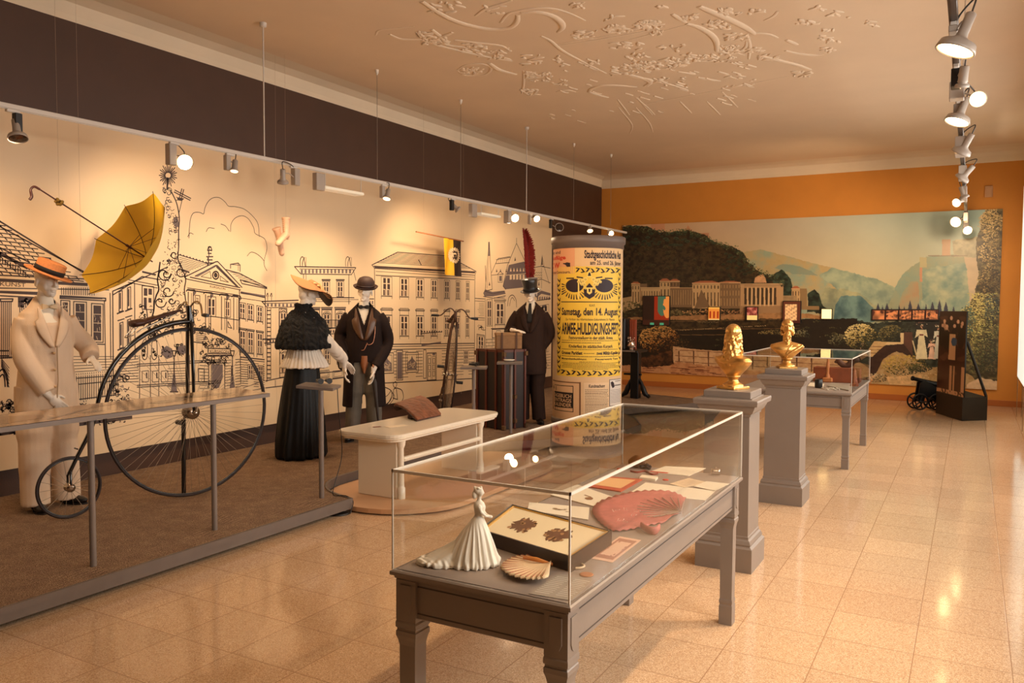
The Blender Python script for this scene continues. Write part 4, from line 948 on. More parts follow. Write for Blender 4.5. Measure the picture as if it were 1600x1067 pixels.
I.P([(778, 429), (785, 428), (785, 441), (778, 441)], LN*.8, closed=True); I.fill([(780, 431), (784, 431), (784, 439), (780, 439)], 2); I.P([(777, 429), (781.5, 424), (786, 428)], LN)
I.P([(807, 372), (807, 380), (793, 414)], LN*1.2); I.P([(807, 380), (822, 412)], LN*1.2); I.fill([(795, 414), (822, 408), (832, 440), (828, 448), (790, 452), (786, 447)], 2)
I.P([(793, 414), (786, 447), (790, 452)], LN*1.4); I.P([(822, 410), (837, 464)], LN*1.4); I.fill([(803.5, 408), (806, 407), (805, 401)], 1)
for x in (798, 803, 808, 813, 818): I.fill([(x-1.4, 424), (x+1.4, 424), (x, 418)], 0, .0009); I.fill([(x-1.6, 437), (x+1.6, 436.5), (x+1.6, 429), (x-1.6, 429)], 0, .0009)
I.P([(790, 430), (828, 427)], LN*.8, 0)
I.fill([(755, 458), (758, 452), (769, 456), (788, 454), (790, 459), (770, 463), (757, 463)], 2); I.P([(755, 463), (771, 466), (790, 462)], LN); I.P([(757, 455), (770, 459), (789, 455)], LN*.7)
I.P([(758, 466), (759, 560)], LN); I.P([(769, 466), (770, 575)], LN*.7); I.P([(788, 463), (788, 560)], LN*.7); 
f = Fac((757, 462), (790, 462), (790, 570), (757, 572)); f.win(.15, .3, .08, .42, sill=False, frame=True); f.win(.58, .88, .12, .4, hood=.15); f.h(.03, .45, .9); f.courses(.62, 1, 8, .05, .95, w=LN*.7)
for i in range(8):
    for k in range(4): f.vl(.1+k*.22+(i % 2)*.1, .62+i*.0475, .62+(i+1)*.0475, LN*.6)
f.rect(.35, .98, .48, .6); f.h(.47, .3, 1, LN*1.3); f.rect(.55, .75, .5, .58, LN*.7)
f = Fac((745, 522), (757, 524), (757, 548), (745, 546)); f.rect(0, 1, 0, 1); f.win(.25, .8, .15, .95, sill=False); curls(752, 512, 4, 5, 8, g, 2, 4)
I.curve([(793, 478), (795, 465), (801, 461), (806, 468), (807, 480)], LN*1.2); I.curve([(796, 478), (798, 468), (801, 465), (804, 470)], LN)
I.fill([(822, 432), (824, 430), (838, 458), (836, 463)], 1)
I.P([(824, 420), (845, 416), (860, 419)], LN); I.P([(833, 440), (846, 436), (860, 442)], LN); I.P([(846, 436), (846, 450)], LN); 
for i in range(4):
    for k in range(3): I.P([(835+i*3, 425+k*4), (836.5+i*3, 427+k*4), (838+i*3, 425+k*4)], LN*.6)
I.fill([(836, 439), (838, 439), (837, 434)]); I.P([(845, 416), (847, 400), (850, 416)], LN, closed=True); I.fill([(846, 414), (847, 397), (848, 414)]); I.P([(850, 416), (858, 443)], LN); I.P([(846, 418), (846, 436)], LN*.8); I.fill([(841, 446), (843, 446), (842, 439)])
I.fill([(836, 460), (846, 454), (860, 458), (860, 462), (846, 459), (838, 465)], 2); I.P([(838, 470), (860, 467)], LN*.8)
for i in range(6): I.fill([(839+i*3.6, 464), (841+i*3.6, 463), (841+i*3.6, 468), (839+i*3.6, 469)], 2)
f = Fac((838, 470), (860, 466), (860, 575), (838, 578)); f.h(.0); f.win(.35, .75, .1, .35); f.win(.35, .75, .5, .75, sill=False); f.courses(.8, 1, 5); curls(850, 570, 8, 4, 16, g, 1, 3); f.fl(.4, .7, .08, .12, 2)
# clouds
for c in ([(295, 372), (297, 345), (302, 333), (312, 332), (318, 334), (320, 325), (325, 315), (333, 309), (343, 309), (352, 316), (357, 322), (368, 323), (382, 327), (395, 338), (403, 350), (405, 370)], [(360, 362), (361, 350), (367, 341), (378, 337), (388, 342), (396, 355), (398, 364), (404, 368)], [(405, 368), (414, 374), (417, 388), (413, 405), (413, 415), (417, 423)], [(322, 362), (326, 356), (335, 357)], [(345, 350), (352, 353), (358, 361)], [(386, 400), (392, 394), (400, 396), (408, 402), (413, 408)], [(293, 370), (297, 364), (302, 366)]):
    I.curve(c, LN*.6)
tag(struct('line_mural', dr, [M_panel, M_ink, M_inkg, M_inkl]), 'long cream wall panel printed with line drawings of old town buildings behind the mannequins', 'mural')
del bpy.data.objects['line_mural']['kind']
# ---------------------------------------------------------------- painted landscape mural on the far wall
def painted(W_, H_, x0, x1, z0, z1):
    return np.zeros((H_, W_, 3))
NW, NH = 980, 440
MX0, MX1, MZ0, MZ1 = -6.24, .40, .27, 3.25
pic = np.zeros((NH, NW, 3)); jj, ii = np.mgrid[0:NH, 0:NW]
def m2(px, py):
    p = on(px, py, 'y', YF-.03); return ((p.x-MX0)/(MX1-MX0)*(NW-1), (MZ1-p.z)/(MZ1-MZ0)*(NH-1))
rng = np.random.default_rng(4)
def fnoise(sx, sy, oct=4, seed=0):
    r = np.random.default_rng(seed); out = np.zeros((NH, NW)); amp = 1; tot = 0
    for o in range(oct):
        gh, gw = int(sy*2**o)+2, int(sx*2**o)+2; gr = r.random((gh, gw))
        y = jj/NH*(gh-1.001); x = ii/NW*(gw-1.001); y0 = y.astype(int); x0 = x.astype(int); fy = y-y0; fx = x-x0
        fy = fy*fy*(3-2*fy); fx = fx*fx*(3-2*fx)
        out += amp*((gr[y0, x0]*(1-fx)+gr[y0, x0+1]*fx)*(1-fy)+(gr[y0+1, x0]*(1-fx)+gr[y0+1, x0+1]*fx)*fy); tot += amp; amp *= .55
    return out/tot
N1 = fnoise(10, 5, 5, 1); N2 = fnoise(40, 18, 4, 2); N3 = fnoise(120, 60, 2, 3)
def pmask(pts, rough=0):
    q = [m2(*p) for p in pts]; X = ii+(N2-.5)*rough*2; Y = jj+(N3-.5)*rough*2+(N2-.5)*rough; m = np.zeros((NH, NW), bool); n = len(q)
    for k in range(n):
        (xa, ya), (xb, yb) = q[k], q[(k+1) % n]
        if ya == yb: continue
        c = ((ya > Y) != (yb > Y)) & (X < (xb-xa)*(Y-ya)/(yb-ya)+xa); m ^= c
    return m
C = lambda *c: np.array([lin(v) for v in c])
def put(mask, col, var=0, nz=None, col2=None, al=1):
    nz = N2 if nz is None else nz
    c = np.broadcast_to(C(*col), pic.shape)
    if col2 is not None:
        t = np.clip((nz-.3)/.4, 0, 1)[..., None]; c = c*(1-t)+C(*col2)*t
    if var: c = c*(1+(nz[..., None]-.5)*2*var)
    pic[mask] = c[mask]*al+pic[mask]*(1-al)
def rect(px0, px1, py0, py1, col, **k): put(pmask([(px0, py0), (px1, py0), (px1, py1), (px0, py1)]), col, **k)
def dabs(cx, cy, rx, ry, n, cols, r0=.8, r1=2.4, shape=None, dome=False):
    """short rounded brush dabs: foliage lit from the upper left"""
    q = sorted([(rng.uniform(-1, 1), rng.uniform(-1, 1)) for _ in range(n)], key=lambda a: a[1] if not dome else a[1])
    for a, b in q:
        if a*a+b*b > 1 and shape is None: continue
        if shape and abs(a) > .7+.2*math.sin(b*11+cx)+.1*math.sin(b*31): continue
        x, y = m2(cx+a*rx, cy+b*ry); r = rng.uniform(r0, r1)*1.6
        t = np.clip(.5-(a*.35+b*.55)+rng.uniform(-.35, .35), 0, .999); c = C(*cols[int(t*len(cols))])
        xi0, xi1, yi0, yi1 = int(x-r-1), int(x+r+2), int(y-r-1), int(y+r+2)
        if xi1 <= 0 or yi1 <= 0 or xi0 >= NW or yi0 >= NH: continue
        xi0, yi0 = max(xi0, 0), max(yi0, 0); sub = (ii[yi0:yi1, xi0:xi1]-x)**2+((jj[yi0:yi1, xi0:xi1]-y)*1.4)**2 < r*r
        pic[yi0:yi1, xi0:xi1][sub] = c*rng.uniform(.85, 1.15)
# sky
u = ii/NW; v = jj/NH
sky = C(222, 176, 128)*(1-u[..., None])+C(160, 196, 190)*u[..., None]
w_ = np.clip((v-.05)/.45, 0, 1)[..., None]; sky = sky*(1-w_*.55)+C(232, 204, 136)*w_*.55
sky *= (1+(N1[..., None]-.5)*.22); pic[:] = sky
# far mountains
put(pmask([(1150, 395), (1190, 390), (1230, 400), (1275, 412), (1310, 420), (1345, 432), (1375, 438), (1400, 450), (1470, 520), (1150, 520)], 2), (196, 176, 128), .18, N2, (150, 168, 146))
put(pmask([(1210, 418), (1222, 412), (1250, 416), (1270, 425), (1278, 430), (1240, 428)], 2), (128, 152, 140), al=.7)
put(pmask([(1300, 418), (1340, 428), (1372, 437), (1400, 450), (1440, 500), (1330, 470), (1280, 430)], 3), (124, 158, 148), .25, N2, (164, 178, 150), al=.85)
put(pmask([(1290, 450), (1320, 452), (1345, 460), (1372, 480), (1385, 505), (1300, 500), (1280, 470)], 4), (112, 140, 126), .3, N2, (170, 168, 128), al=.75)
put(pmask([(1315, 462), (1345, 463), (1362, 478), (1378, 500), (1300, 515), (1305, 475)], 3), (56, 100, 114), .3, N2, (96, 138, 140), al=.85)
# castle hill
hill = pmask([(1383, 485), (1395, 460), (1404, 440), (1418, 420), (1438, 408), (1448, 400), (1475, 398), (1520, 398), (1528, 415), (1528, 500), (1383, 500)], 3)
put(hill, (172, 178, 146), .3, N2, (138, 160, 142))
put(pmask([(1404, 478), (1410, 460), (1424, 440), (1434, 440), (1438, 490), (1405, 490)], 3), (196, 160, 122), .25, N2, (160, 160, 128), al=.8)
put(pmask([(1440, 420), (1512, 410), (1516, 460), (1512, 490), (1440, 490)], 4), (128, 166, 156), .4, N2, (176, 184, 152), al=.85)
put(pmask([(1505, 400), (1530, 396), (1528, 470), (1516, 480), (1512, 430)], 3), (206, 186, 154), .2)
put(pmask([(1488, 376), (1528, 370), (1530, 402), (1490, 402)], 2), (180, 176, 146), .3, N3)
rect(1472, 1485, 374, 399, (204, 172, 140), var=.08); rect(1437, 1448, 402, 418, (190, 184, 140), var=.1); rect(1450, 1512, 399, 400.5, (140, 130, 110))
rect(1437, 1441, 418, 440, (206, 152, 118))
# middle ground darkness
put(pmask([(1240, 505), (1300, 498), (1330, 500), (1372, 505), (1540, 485), (1560, 620), (1240, 620)], 4), (38, 42, 34), .4, N3, (58, 66, 54))
put(pmask([(940, 505), (1340, 497), (1350, 600), (940, 600)], 2), (34, 28, 20), .3, N3)
for x in list(range(1372, 1400, 7))+[1405, 1413, 1422, 1435, 1447, 1457, 1468, 1478, 1490]:
    h_ = 14+rng.uniform(-4, 4)+(6 if x in (1422, 1435, 1457, 1468, 1478) else 0); w2 = 2.2+(1.6 if h_ > 17 else 0)
    put(pmask([(x-w2, 492), (x-w2*.7, 492-h_*.6), (x, 491-h_), (x+w2*.7, 492-h_*.6), (x+w2, 492)]), (62, 64, 84), .2)
# wooded hill on the left
hillp = [(940, 365), (960, 356), (985, 352), (1010, 353), (1030, 362), (1050, 362), (1075, 360), (1100, 366), (1118, 378), (1145, 386), (1160, 392), (1168, 408), (1180, 420), (1196, 430), (1214, 434), (1228, 440), (1236, 455), (1244, 470), (1250, 510), (940, 520)]
rect(1017, 1039, 349, 360, (216, 158, 120)); put(pmask([(1070, 362), (1075, 352), (1082, 362)]), (206, 150, 110)); rect(1090, 1108, 364, 376, (200, 146, 110))
put(pmask(hillp, 4), (44, 34, 22), .45, N3, (66, 52, 32))
hx = pmask(hillp, 4)
for _k in range(900):
    px, py = float(rng.uniform(945, 1245)), 352+150*(_k/900)**.9; x, y = m2(px, py)
    xi, yi = int(x), int(y)
    if not (0 <= xi < NW and 0 <= yi < NH and hx[yi, xi]): continue
    top = np.clip((470-py)/110, 0, 1); r = rng.uniform(3, 8)
    a = np.sqrt((ii-x)**2+((jj-y)*1.5)**2)/r; ring = (a < 1) & (jj < y+r*.1)
    tone = C(118, 96, 58) if px < 1130 else C(76, 92, 70)
    if rng.random() < .35: tone = tone*.6+C(84, 100, 70)*.5
    if py < 385: tone = C(84, 104, 78)
    pic[ring & hx] = (tone*(.45+.85*top)*rng.uniform(.7, 1.3))*np.clip(1.3-a[ring & hx][:, None], .5, 1)
    core = (a < .72) & (jj < y+r*.4); pic[core & hx] = tone*.26*(.5+.8*top)*rng.uniform(.7, 1.3)
for px, py, h_ in ((1080, 372, 14), (1105, 378, 12)): put(pmask([(px-3, py), (px, py-h_), (px+3, py)]), (44, 58, 44))
put(pmask([(1205, 430), (1222, 420), (1236, 436), (1240, 460), (1238, 480), (1215, 470)], 3), (34, 44, 34), .5, N3, (56, 74, 60))
put(pmask([(1262, 460), (1272, 451), (1280, 458), (1284, 475), (1300, 490), (1262, 488)], 3), (30, 36, 30), .4, N3, (48, 62, 50))
# long white building
BL_, BS, BD = (212, 180, 130), (134, 108, 78), (96, 74, 52)
def bld(x0, x1, yt, yb, n, rows, col=BL_, dark=BD, roof=None):
    rect(x0, x1, yt, yb, col, var=.06)
    for a, b in rows:
        for k in range(n):
            w2 = (x1-x0)/n; rect(x0+k*w2+w2*.32, x0+k*w2+w2*.66, a, b, dark)
    rect(x0-.5, x1+.5, yt, yt+1, (232, 200, 150)); rect(x0, x1, yt+1.4, yt+2.2, (150, 116, 80))
    if roof: put(pmask([(x0-1, yt), (x1+1, yt), ((x0*.3+x1*.7), yt-roof), ((x0*.7+x1*.3), yt-roof)]), (182, 110, 74))
put(pmask([(960, 468), (987, 463), (1000, 480), (960, 490)]), (190, 160, 116))
bld(987, 1000, 443, 474, 3, ((447, 452), (456, 472)), roof=3); rect(1000, 1011, 443, 474, BS, var=.05)
bld(1001, 1033, 449, 478, 8, ((455, 470),)); bld(1031, 1047, 439, 480, 3, ((442, 447), (452, 475)), roof=4); bld(1047, 1062, 439, 480, 3, ((442, 447), (452, 475)), BS, (88, 68, 48), roof=3)
bld(1047, 1096, 449, 480, 13, ((453, 476),), BS, (176, 144, 100))
bld(1082, 1125, 442, 482, 8, ((446, 451), (457, 478)), roof=3.5); bld(1125, 1157, 441, 482, 7, ((445, 450), (454, 462), (466, 478)), BS, (176, 144, 100), roof=2)
put(pmask([(1096, 452), (1110, 480), (1085, 482)]), BS, .1)
bld(1157, 1224, 443, 478, 1, (), (186, 152, 110))
for k in range(9): rect(1163+k*6.6, 1166.8+k*6.6, 450, 476, (70, 54, 38)); rect(1166.8+k*6.6, 1169.6+k*6.6, 449, 478, (224, 190, 140))
rect(1157, 1163, 445, 480, (196, 160, 116)); rect(1213, 1224, 447, 480, (196, 160, 116)); rect(1156, 1225, 478, 490, (168, 134, 96), var=.1)
put(pmask([(1178, 442), (1180, 434), (1186, 430), (1192, 428), (1196, 434), (1198, 442)], 1), (206, 160, 116), .3, N3)
bld(1237, 1250, 451, 480, 3, ((455, 462), (466, 478)), (206, 172, 122), roof=4); rect(1250, 1261, 451, 480, (150, 124, 86)); rect(1224, 1245, 462, 470, (172, 144, 104), var=.3, nz=N3); rect(1236, 1280, 478, 484, (150, 122, 84))
# shrubs, lawn and hedges
dabs(985, 485, 22, 14, 260, [(54, 48, 30), (84, 78, 48), (120, 108, 68)]); dabs(1065, 492, 30, 9, 200, [(48, 44, 28), (80, 74, 46), (116, 104, 66)])
put(pmask([(960, 497), (1100, 492), (1240, 488), (1290, 494), (1290, 499), (1240, 497), (1100, 500), (960, 500)], 2), (196, 148, 98), .3, N3, (150, 112, 72))
dabs(1115, 488, 50, 5, 260, [(140, 96, 66), (200, 150, 100), (230, 180, 120)], .5, 1.2)
for y in (503, 515, 523): put(pmask([(990, y), (1250, y-5+(y-503)*.2), (1250, y-4+(y-503)*.2), (990, y+1)]), (110, 84, 54), .3, N3)
for k in range(60): x = 1060+k*2.3; dabs(x, 516-(k*.12), .6, .6, 3, [(196, 170, 120)], .3, .7)
for k in range(40): dabs(1088+k*.9, 502+(k % 3)*.8, .5, .8, 2, [(170, 150, 104)], .3, .6)
put(pmask([(1040, 523), (1140, 525), (1230, 520), (1230, 538), (1040, 540)], 2), (30, 26, 20), .3, N3)
dabs(1030, 530, 32, 22, 1100, [(44, 24, 10), (86, 52, 22), (150, 98, 46), (196, 142, 74), (214, 168, 96)], .6, 1.6)
dabs(1065, 545, 18, 14, 220, [(34, 22, 12), (66, 44, 24), (96, 68, 36)], .6, 1.4)
dabs(1205, 524, 22, 9, 300, [(40, 36, 24), (84, 76, 50), (140, 124, 78)], .5, 1.3); dabs(1254, 528, 12, 14, 240, [(34, 36, 28), (74, 78, 60), (126, 124, 92)], .5, 1.3)
# terrace wall
put(pmask([(1052, 541), (1090, 546), (1240, 555), (1290, 560), (1345, 566), (1400, 605), (1052, 600)], 1), (224, 186, 140), .2, N3, (190, 150, 110))
for k in range(10): rect(1060+k*23, 1062+k*23, 548, 572+k, (96, 60, 40))
for k in range(3): put(pmask([(1055, 546+k*9), (1345, 562+k*10), (1345, 563+k*10), (1055, 547+k*9)]), (130, 86, 58))
put(pmask([(960, 572), (1060, 566), (1200, 582), (1400, 596), (1400, 612), (960, 600)], 3), (210, 156, 108), .2, N3, (176, 122, 82))
put(pmask([(985, 570), (1010, 556), (1050, 548), (1054, 570), (1010, 574)], 3), (48, 30, 18), .4, N3, (90, 56, 32))
put(pmask([(1150, 520), (1240, 524), (1300, 535), (1345, 548), (1345, 560), (1240, 553), (1150, 547)], 2), (34, 28, 22), .3, N3)
for k in range(30): x, y = rng.uniform(985, 1120), rng.uniform(572, 586); put(pmask([(x, y), (x+14, y+1), (x+13, y+2), (x, y+1)]), (120, 66, 44))
dabs(1345, 526, 26, 20, 900, [(44, 46, 30), (96, 90, 52), (156, 142, 84), (204, 186, 120), (222, 206, 144)], .5, 1.5)
dabs(1310, 532, 16, 10, 240, [(34, 36, 28), (70, 72, 52), (120, 116, 84)], .5, 1.3); dabs(1395, 522, 22, 14, 420, [(34, 36, 26), (76, 74, 46), (128, 118, 72)], .5, 1.4); dabs(1420, 515, 16, 14, 200, [(26, 30, 24), (44, 48, 36)], .6, 1.5)
put(pmask([(1340, 553), (1352, 548), (1356, 556), (1346, 562)], 1), (200, 160, 120))
# terrace wall on the right, steps
put(pmask([(1357, 546), (1366, 533), (1386, 534), (1381, 545), (1370, 560), (1357, 556)], 0), (206, 176, 124), .12, N3)
for k in range(3): put(pmask([(1360, 541+k*5), (1384, 541+k*5), (1384, 542+k*5), (1360, 542+k*5)]), (130, 96, 66))
put(pmask([(1386, 534), (1410, 535), (1410, 538), (1383, 539)]), (226, 200, 150)); rect(1407, 1412, 520, 537, (222, 200, 154)); rect(1412, 1426, 519, 560, (92, 62, 50), var=.2, nz=N3)
put(pmask([(1357, 562), (1382, 540), (1412, 537), (1426, 556), (1432, 562), (1390, 572), (1360, 588)], 1), (58, 38, 30), .3, N3)
put(pmask([(1358, 606), (1380, 560), (1400, 548), (1420, 556), (1450, 575), (1480, 572), (1500, 580), (1562, 600), (1562, 612), (1358, 612)], 2), (196, 170, 124), .3, N3, (160, 130, 84))
dabs(1412, 570, 36, 16, 1000, [(52, 52, 34), (96, 88, 46), (156, 134, 66), (196, 166, 86)], .5, 1.3); dabs(1436, 575, 20, 7, 260, [(40, 46, 34), (84, 86, 52)], .5, 1.3)
dabs(1368, 590, 20, 7, 300, [(40, 38, 28), (96, 88, 62), (200, 186, 150)], .4, 1.0); put(pmask([(1385, 590), (1440, 585), (1445, 600), (1390, 602)], 3), (210, 176, 126), .3, N3)
dabs(1450, 590, 60, 10, 200, [(110, 90, 60), (226, 200, 160)], .3, .8)
# a scalloped line of crowns against the sky, terrace shadows, shrubs in the dark park
for k in range(34):
    px = 952+k*8.2; py = float(np.interp(px, [945, 985, 1030, 1075, 1118, 1150, 1180, 1214, 1240], [362, 353, 362, 360, 378, 388, 420, 434, 460]))
    dabs(px, py+float(rng.uniform(0, 4)), 6, 5, 34, [(38, 44, 28), (70, 82, 54), (110, 118, 78)], .5, 1.3)
for k in range(26):
    px, py = float(rng.uniform(960, 1330)), float(rng.uniform(500, 548)); dabs(px, py, float(rng.uniform(4, 12)), float(rng.uniform(1.5, 4)), 26, [(26, 24, 18), (52, 52, 34), (90, 84, 54)], .5, 1.2)
# ladies in white
def figure(x, yt, yb, w2, dress, dark=(120, 66, 60), child=False):
    put(pmask([(x-w2*.42, yt+(yb-yt)*.36), (x+w2*.42, yt+(yb-yt)*.36), (x+w2, yb), (x-w2, yb)], 1), dress, .15, N3)
    put(pmask([(x-w2*.8, yt+(yb-yt)*.22), (x+w2*.8, yt+(yb-yt)*.22), (x+w2*1.0, yt+(yb-yt)*.42), (x+w2*.4, yt+(yb-yt)*.36), (x-w2*.4, yt+(yb-yt)*.36), (x-w2*1.1, yt+(yb-yt)*.45)], 1), dress, .2, N3)
    rect(x-w2*.34, x+w2*.34, yt+(yb-yt)*.34, yt+(yb-yt)*.38, dark); dabs(x, yt+(yb-yt)*.15, w2*.3, w2*.35, 14, [(206, 156, 120)], .5, .8); dabs(x, yt+(yb-yt)*.07, w2*.9, w2*.35, 26, [(214, 206, 176), (110, 80, 66)], .4, .9)
rect(1430, 1470, 500, 560, (38, 38, 34), var=.3, nz=N3); dabs(1452, 560, 22, 3, 60, [(60, 50, 36), (120, 104, 70)], .5, 1.2); figure(1440, 502, 561, 9.5, (222, 214, 178)); figure(1456, 530, 561, 6, (226, 190, 168)); figure(1466, 505, 560, 7, (206, 206, 190)); put(pmask([(1425, 532), (1427, 532), (1433, 555), (1431, 555)]), (214, 200, 160))
dabs(1348, 543, 4, 7, 20, [(60, 40, 34), (206, 170, 140)], .5, .9)
put(pmask([(1130, 568), (1136, 564), (1142, 568), (1141, 578), (1132, 580), (1129, 574)], 1), (30, 22, 18))
# great tree on the right
put(pmask([(1532, 345), (1540, 330), (1570, 325), (1575, 612), (1520, 590), (1490, 560), (1492, 500), (1518, 470), (1530, 440), (1524, 400)], 6), (70, 62, 40), .5, N3, (110, 98, 62))
dabs(1548, 400, 22, 80, 2600, [(54, 42, 28), (96, 76, 46), (146, 122, 74), (190, 164, 104), (216, 190, 130)], .4, 1.2, shape=1)
dabs(1535, 520, 34, 62, 2600, [(46, 52, 38), (80, 88, 54), (128, 128, 74), (178, 172, 98), (212, 200, 124)], .4, 1.3, shape=1); dabs(1510, 500, 14, 22, 300, [(70, 96, 84), (96, 122, 100)], .5, 1.4)
dabs(1550, 480, 14, 22, 260, [(50, 60, 56), (84, 96, 84)], .6, 1.4); put(pmask([(1510, 600), (1530, 590), (1562, 596), (1562, 612), (1510, 612)], 2), (214, 186, 150), .2, N3)
pic = np.clip(pic, 0, 1)
def raster_mesh(name, pic, P00, dU, dV, thick_vec, mats):
    """a picture as a fine grid of painted points on a thin board"""
    h, w, _ = pic.shape
    fu, fv = np.meshgrid(np.linspace(0, 1, w), np.linspace(0, 1, h)); P00, dU, dV, T = map(lambda a: np.array(a, float), (P00, dU, dV, thick_vec))
    co = P00+fu[..., None]*dU+fv[..., None]*dV; n = w*h
    idx = np.arange(n).reshape(h, w); q = np.stack([idx[:-1, :-1], idx[1:, :-1], idx[1:, 1:], idx[:-1, 1:]], -1).reshape(-1, 4)
    back = np.array([P00+T, P00+dU+T, P00+dU+dV+T, P00+dV+T]); f4 = np.array([P00, P00+dU, P00+dU+dV, P00+dV])
    V = np.concatenate([co.reshape(-1, 3), back, f4]); b = n
    qs = np.concatenate([q, np.array([[b, b+1, b+2, b+3], [b+4, b+5, b+1, b], [b+5, b+6, b+2, b+1], [b+6, b+7, b+3, b+2], [b+7, b+4, b, b+3]])])
    me = bpy.data.meshes.new(name); me.vertices.add(len(V)); me.vertices.foreach_set('co', V.ravel().astype('f'))
    me.loops.add(len(qs)*4); me.loops.foreach_set('vertex_index', qs.ravel().astype('i')); me.polygons.add(len(qs)); me.polygons.foreach_set('loop_start', np.arange(0, len(qs)*4, 4, dtype='i')); me.polygons.foreach_set('loop_total', np.full(len(qs), 4, 'i'))
    mi = np.zeros(len(qs), 'i'); mi[-5:] = 1; me.update(calc_edges=True); me.polygons.foreach_set('material_index', mi)
    at = me.color_attributes.new('paint', 'FLOAT_COLOR', 'POINT'); col = np.ones((len(V), 4), 'f'); col[:n, :3] = pic.reshape(-1, 3); at.data.foreach_set('color', col.ravel())
    for m in mats: me.materials.append(m)
    me.validate(); me.update(); return me
M_paint = vcol_mat('painted picture', 0, .35); M_board = mat('board edge', (190, 150, 100), .6)
me = raster_mesh('landscape_mural', pic, (MX0, YF-.035, MZ1), (MX1-MX0, 0, 0), (0, 0, MZ0-MZ1), (0, .034, 0), [M_paint, M_board])
o = link('landscape_mural', me); tag(o, 'wide painted landscape mural with wooded hill and white palace on the orange far wall', 'mural')
# ---------------------------------------------------------------- mannequins
M_skin = mat('white mannequin plaster', (232, 220, 204), .4)
M_glove = mat('white glove', (240, 234, 224), .6)
M_cream_suit = mat('cream linen suit', (226, 199, 170), .8, noise_s=5, noise_a=.04, bump=.25, bump_s=220)
M_straw = mat('straw hat', (204, 128, 70), .75, noise_s=60, noise_a=.12, bump=.5, bump_s=120)
M_blackcloth = mat('black cloth', (20, 18, 18), .75, bump=.3, bump_s=160)
M_velvet = mat('black shaggy cape cloth', (10, 9, 10), .95, bump=1.0, bump_s=70)
M_satin = mat('black satin skirt', (9, 9, 10), .5, spec=.25, bump=.2, bump_s=30)
M_brownsuit = mat('dark brown suit cloth', (48, 33, 27), .85, spec=.2, bump=.3, bump_s=200)
M_tail = mat('dark tailcoat cloth', (34, 22, 18), .8, spec=.2, bump=.3, bump_s=200)
M_lapel = mat('brown satin lapel', (84, 56, 34), .35)
M_shirt = mat('white shirt', (238, 228, 208), .6)
M_blouse = mat('white pleated blouse', (228, 216, 200), .65, bump=.2, bump_s=60)
M_greytr = mat('grey striped trousers', (104, 96, 84), .75, noise_s=14, noise_a=.1)
M_hatblack = mat('black silk hat', (14, 13, 14), .3, sheen=.3)
M_bowler = mat('dark brown felt bowler', (52, 30, 22), .7)
M_shoe = mat('black leather shoe', (20, 15, 13), .3)
M_vest = mat('tan waistcoat lining', (150, 92, 54), .6)
M_wire = mat('watch chain', (200, 140, 110), .3, .6)

class Fr:
    """a figure's own axes: f forward, s to its left, u up"""
    def __init__(s, x, y, z, ang, k=1.035):
        s.k = k; s.o = Vector((x, y, z)); a = R(ang); s.F = Vector((math.cos(a), math.sin(a), 0)); s.S = Vector((-math.sin(a), math.cos(a), 0)); s.U = Vector((0, 0, 1))
        s.M = Matrix((s.S*-1, s.F, s.U)).transposed().to_4x4(); s.M.translation = s.o      # local x = its right, y = forward
        s.Mi = s.M.inverted()
    def p(s, f, l, u): return s.o+s.F*f+s.S*l+s.U*u*s.k
def folds(co, no, amp, freq, seed, ax=(1, 1, .35), w=None):
    r = np.random.default_rng(seed); d = np.zeros(len(co)); q = co*np.array(ax)
    warp = np.stack([np.sin(q@r.normal(size=3)*freq*.5+r.random()*6) for _ in range(3)], 1)*.6/freq*2
    q = q+warp
    for _ in range(7): d += np.sin(q@(r.normal(size=3))*freq+r.random()*6.28)
    d = d/7; d = np.sign(d)*np.abs(d)**.8
    if w is not None: d = d*w
    return co+no*(d*amp)[:, None]
def head_mb(): 
    h = MB(); b = .085
    h.ell((0, -.012, b+.152), (.073, .09, .078), 20); h.ell((0, .022, b+.105), (.059, .07, .085), 20)
    h.ell((0, .048, b+.045), (.042, .045, .036), 16); h.ell((0, .082, b+.028), (.018, .016, .016), 12); h.ell((0, -.03, b+.09), (.055, .055, .06), 16)
    h.tube([(0, .088, b+.147), (0, .104, b+.12), (0, .116, b+.096)], [.008, .0095, .0125], 10); h.ell((0, .1, b+.094), (.018, .014, .009), 10)
    for s in (-1, 1):
        h.ell((s*.074, -.004, b+.105), (.009, .02, .032), 12, M=Matrix.Rotation(R(-8), 3, 'X')); h.ell((s*.038, .052, b+.088), (.022, .022, .028), 12); h.ell((s*.03, .084, b+.145), (.022, .011, .007), 10)
    h.ell((0, .09, b+.066), (.02, .0115, .006), 10); h.ell((0, .0885, b+.057), (.016, .0115, .0065), 10); h.ell((0, .068, b+.06), (.03, .02, .03), 14)
    h.tube([(0, -.022, -.05), (0, -.016, .02), (0, -.008, .1), (0, 0, .13)], [.062, .052, .05, .05], 16)
    return h
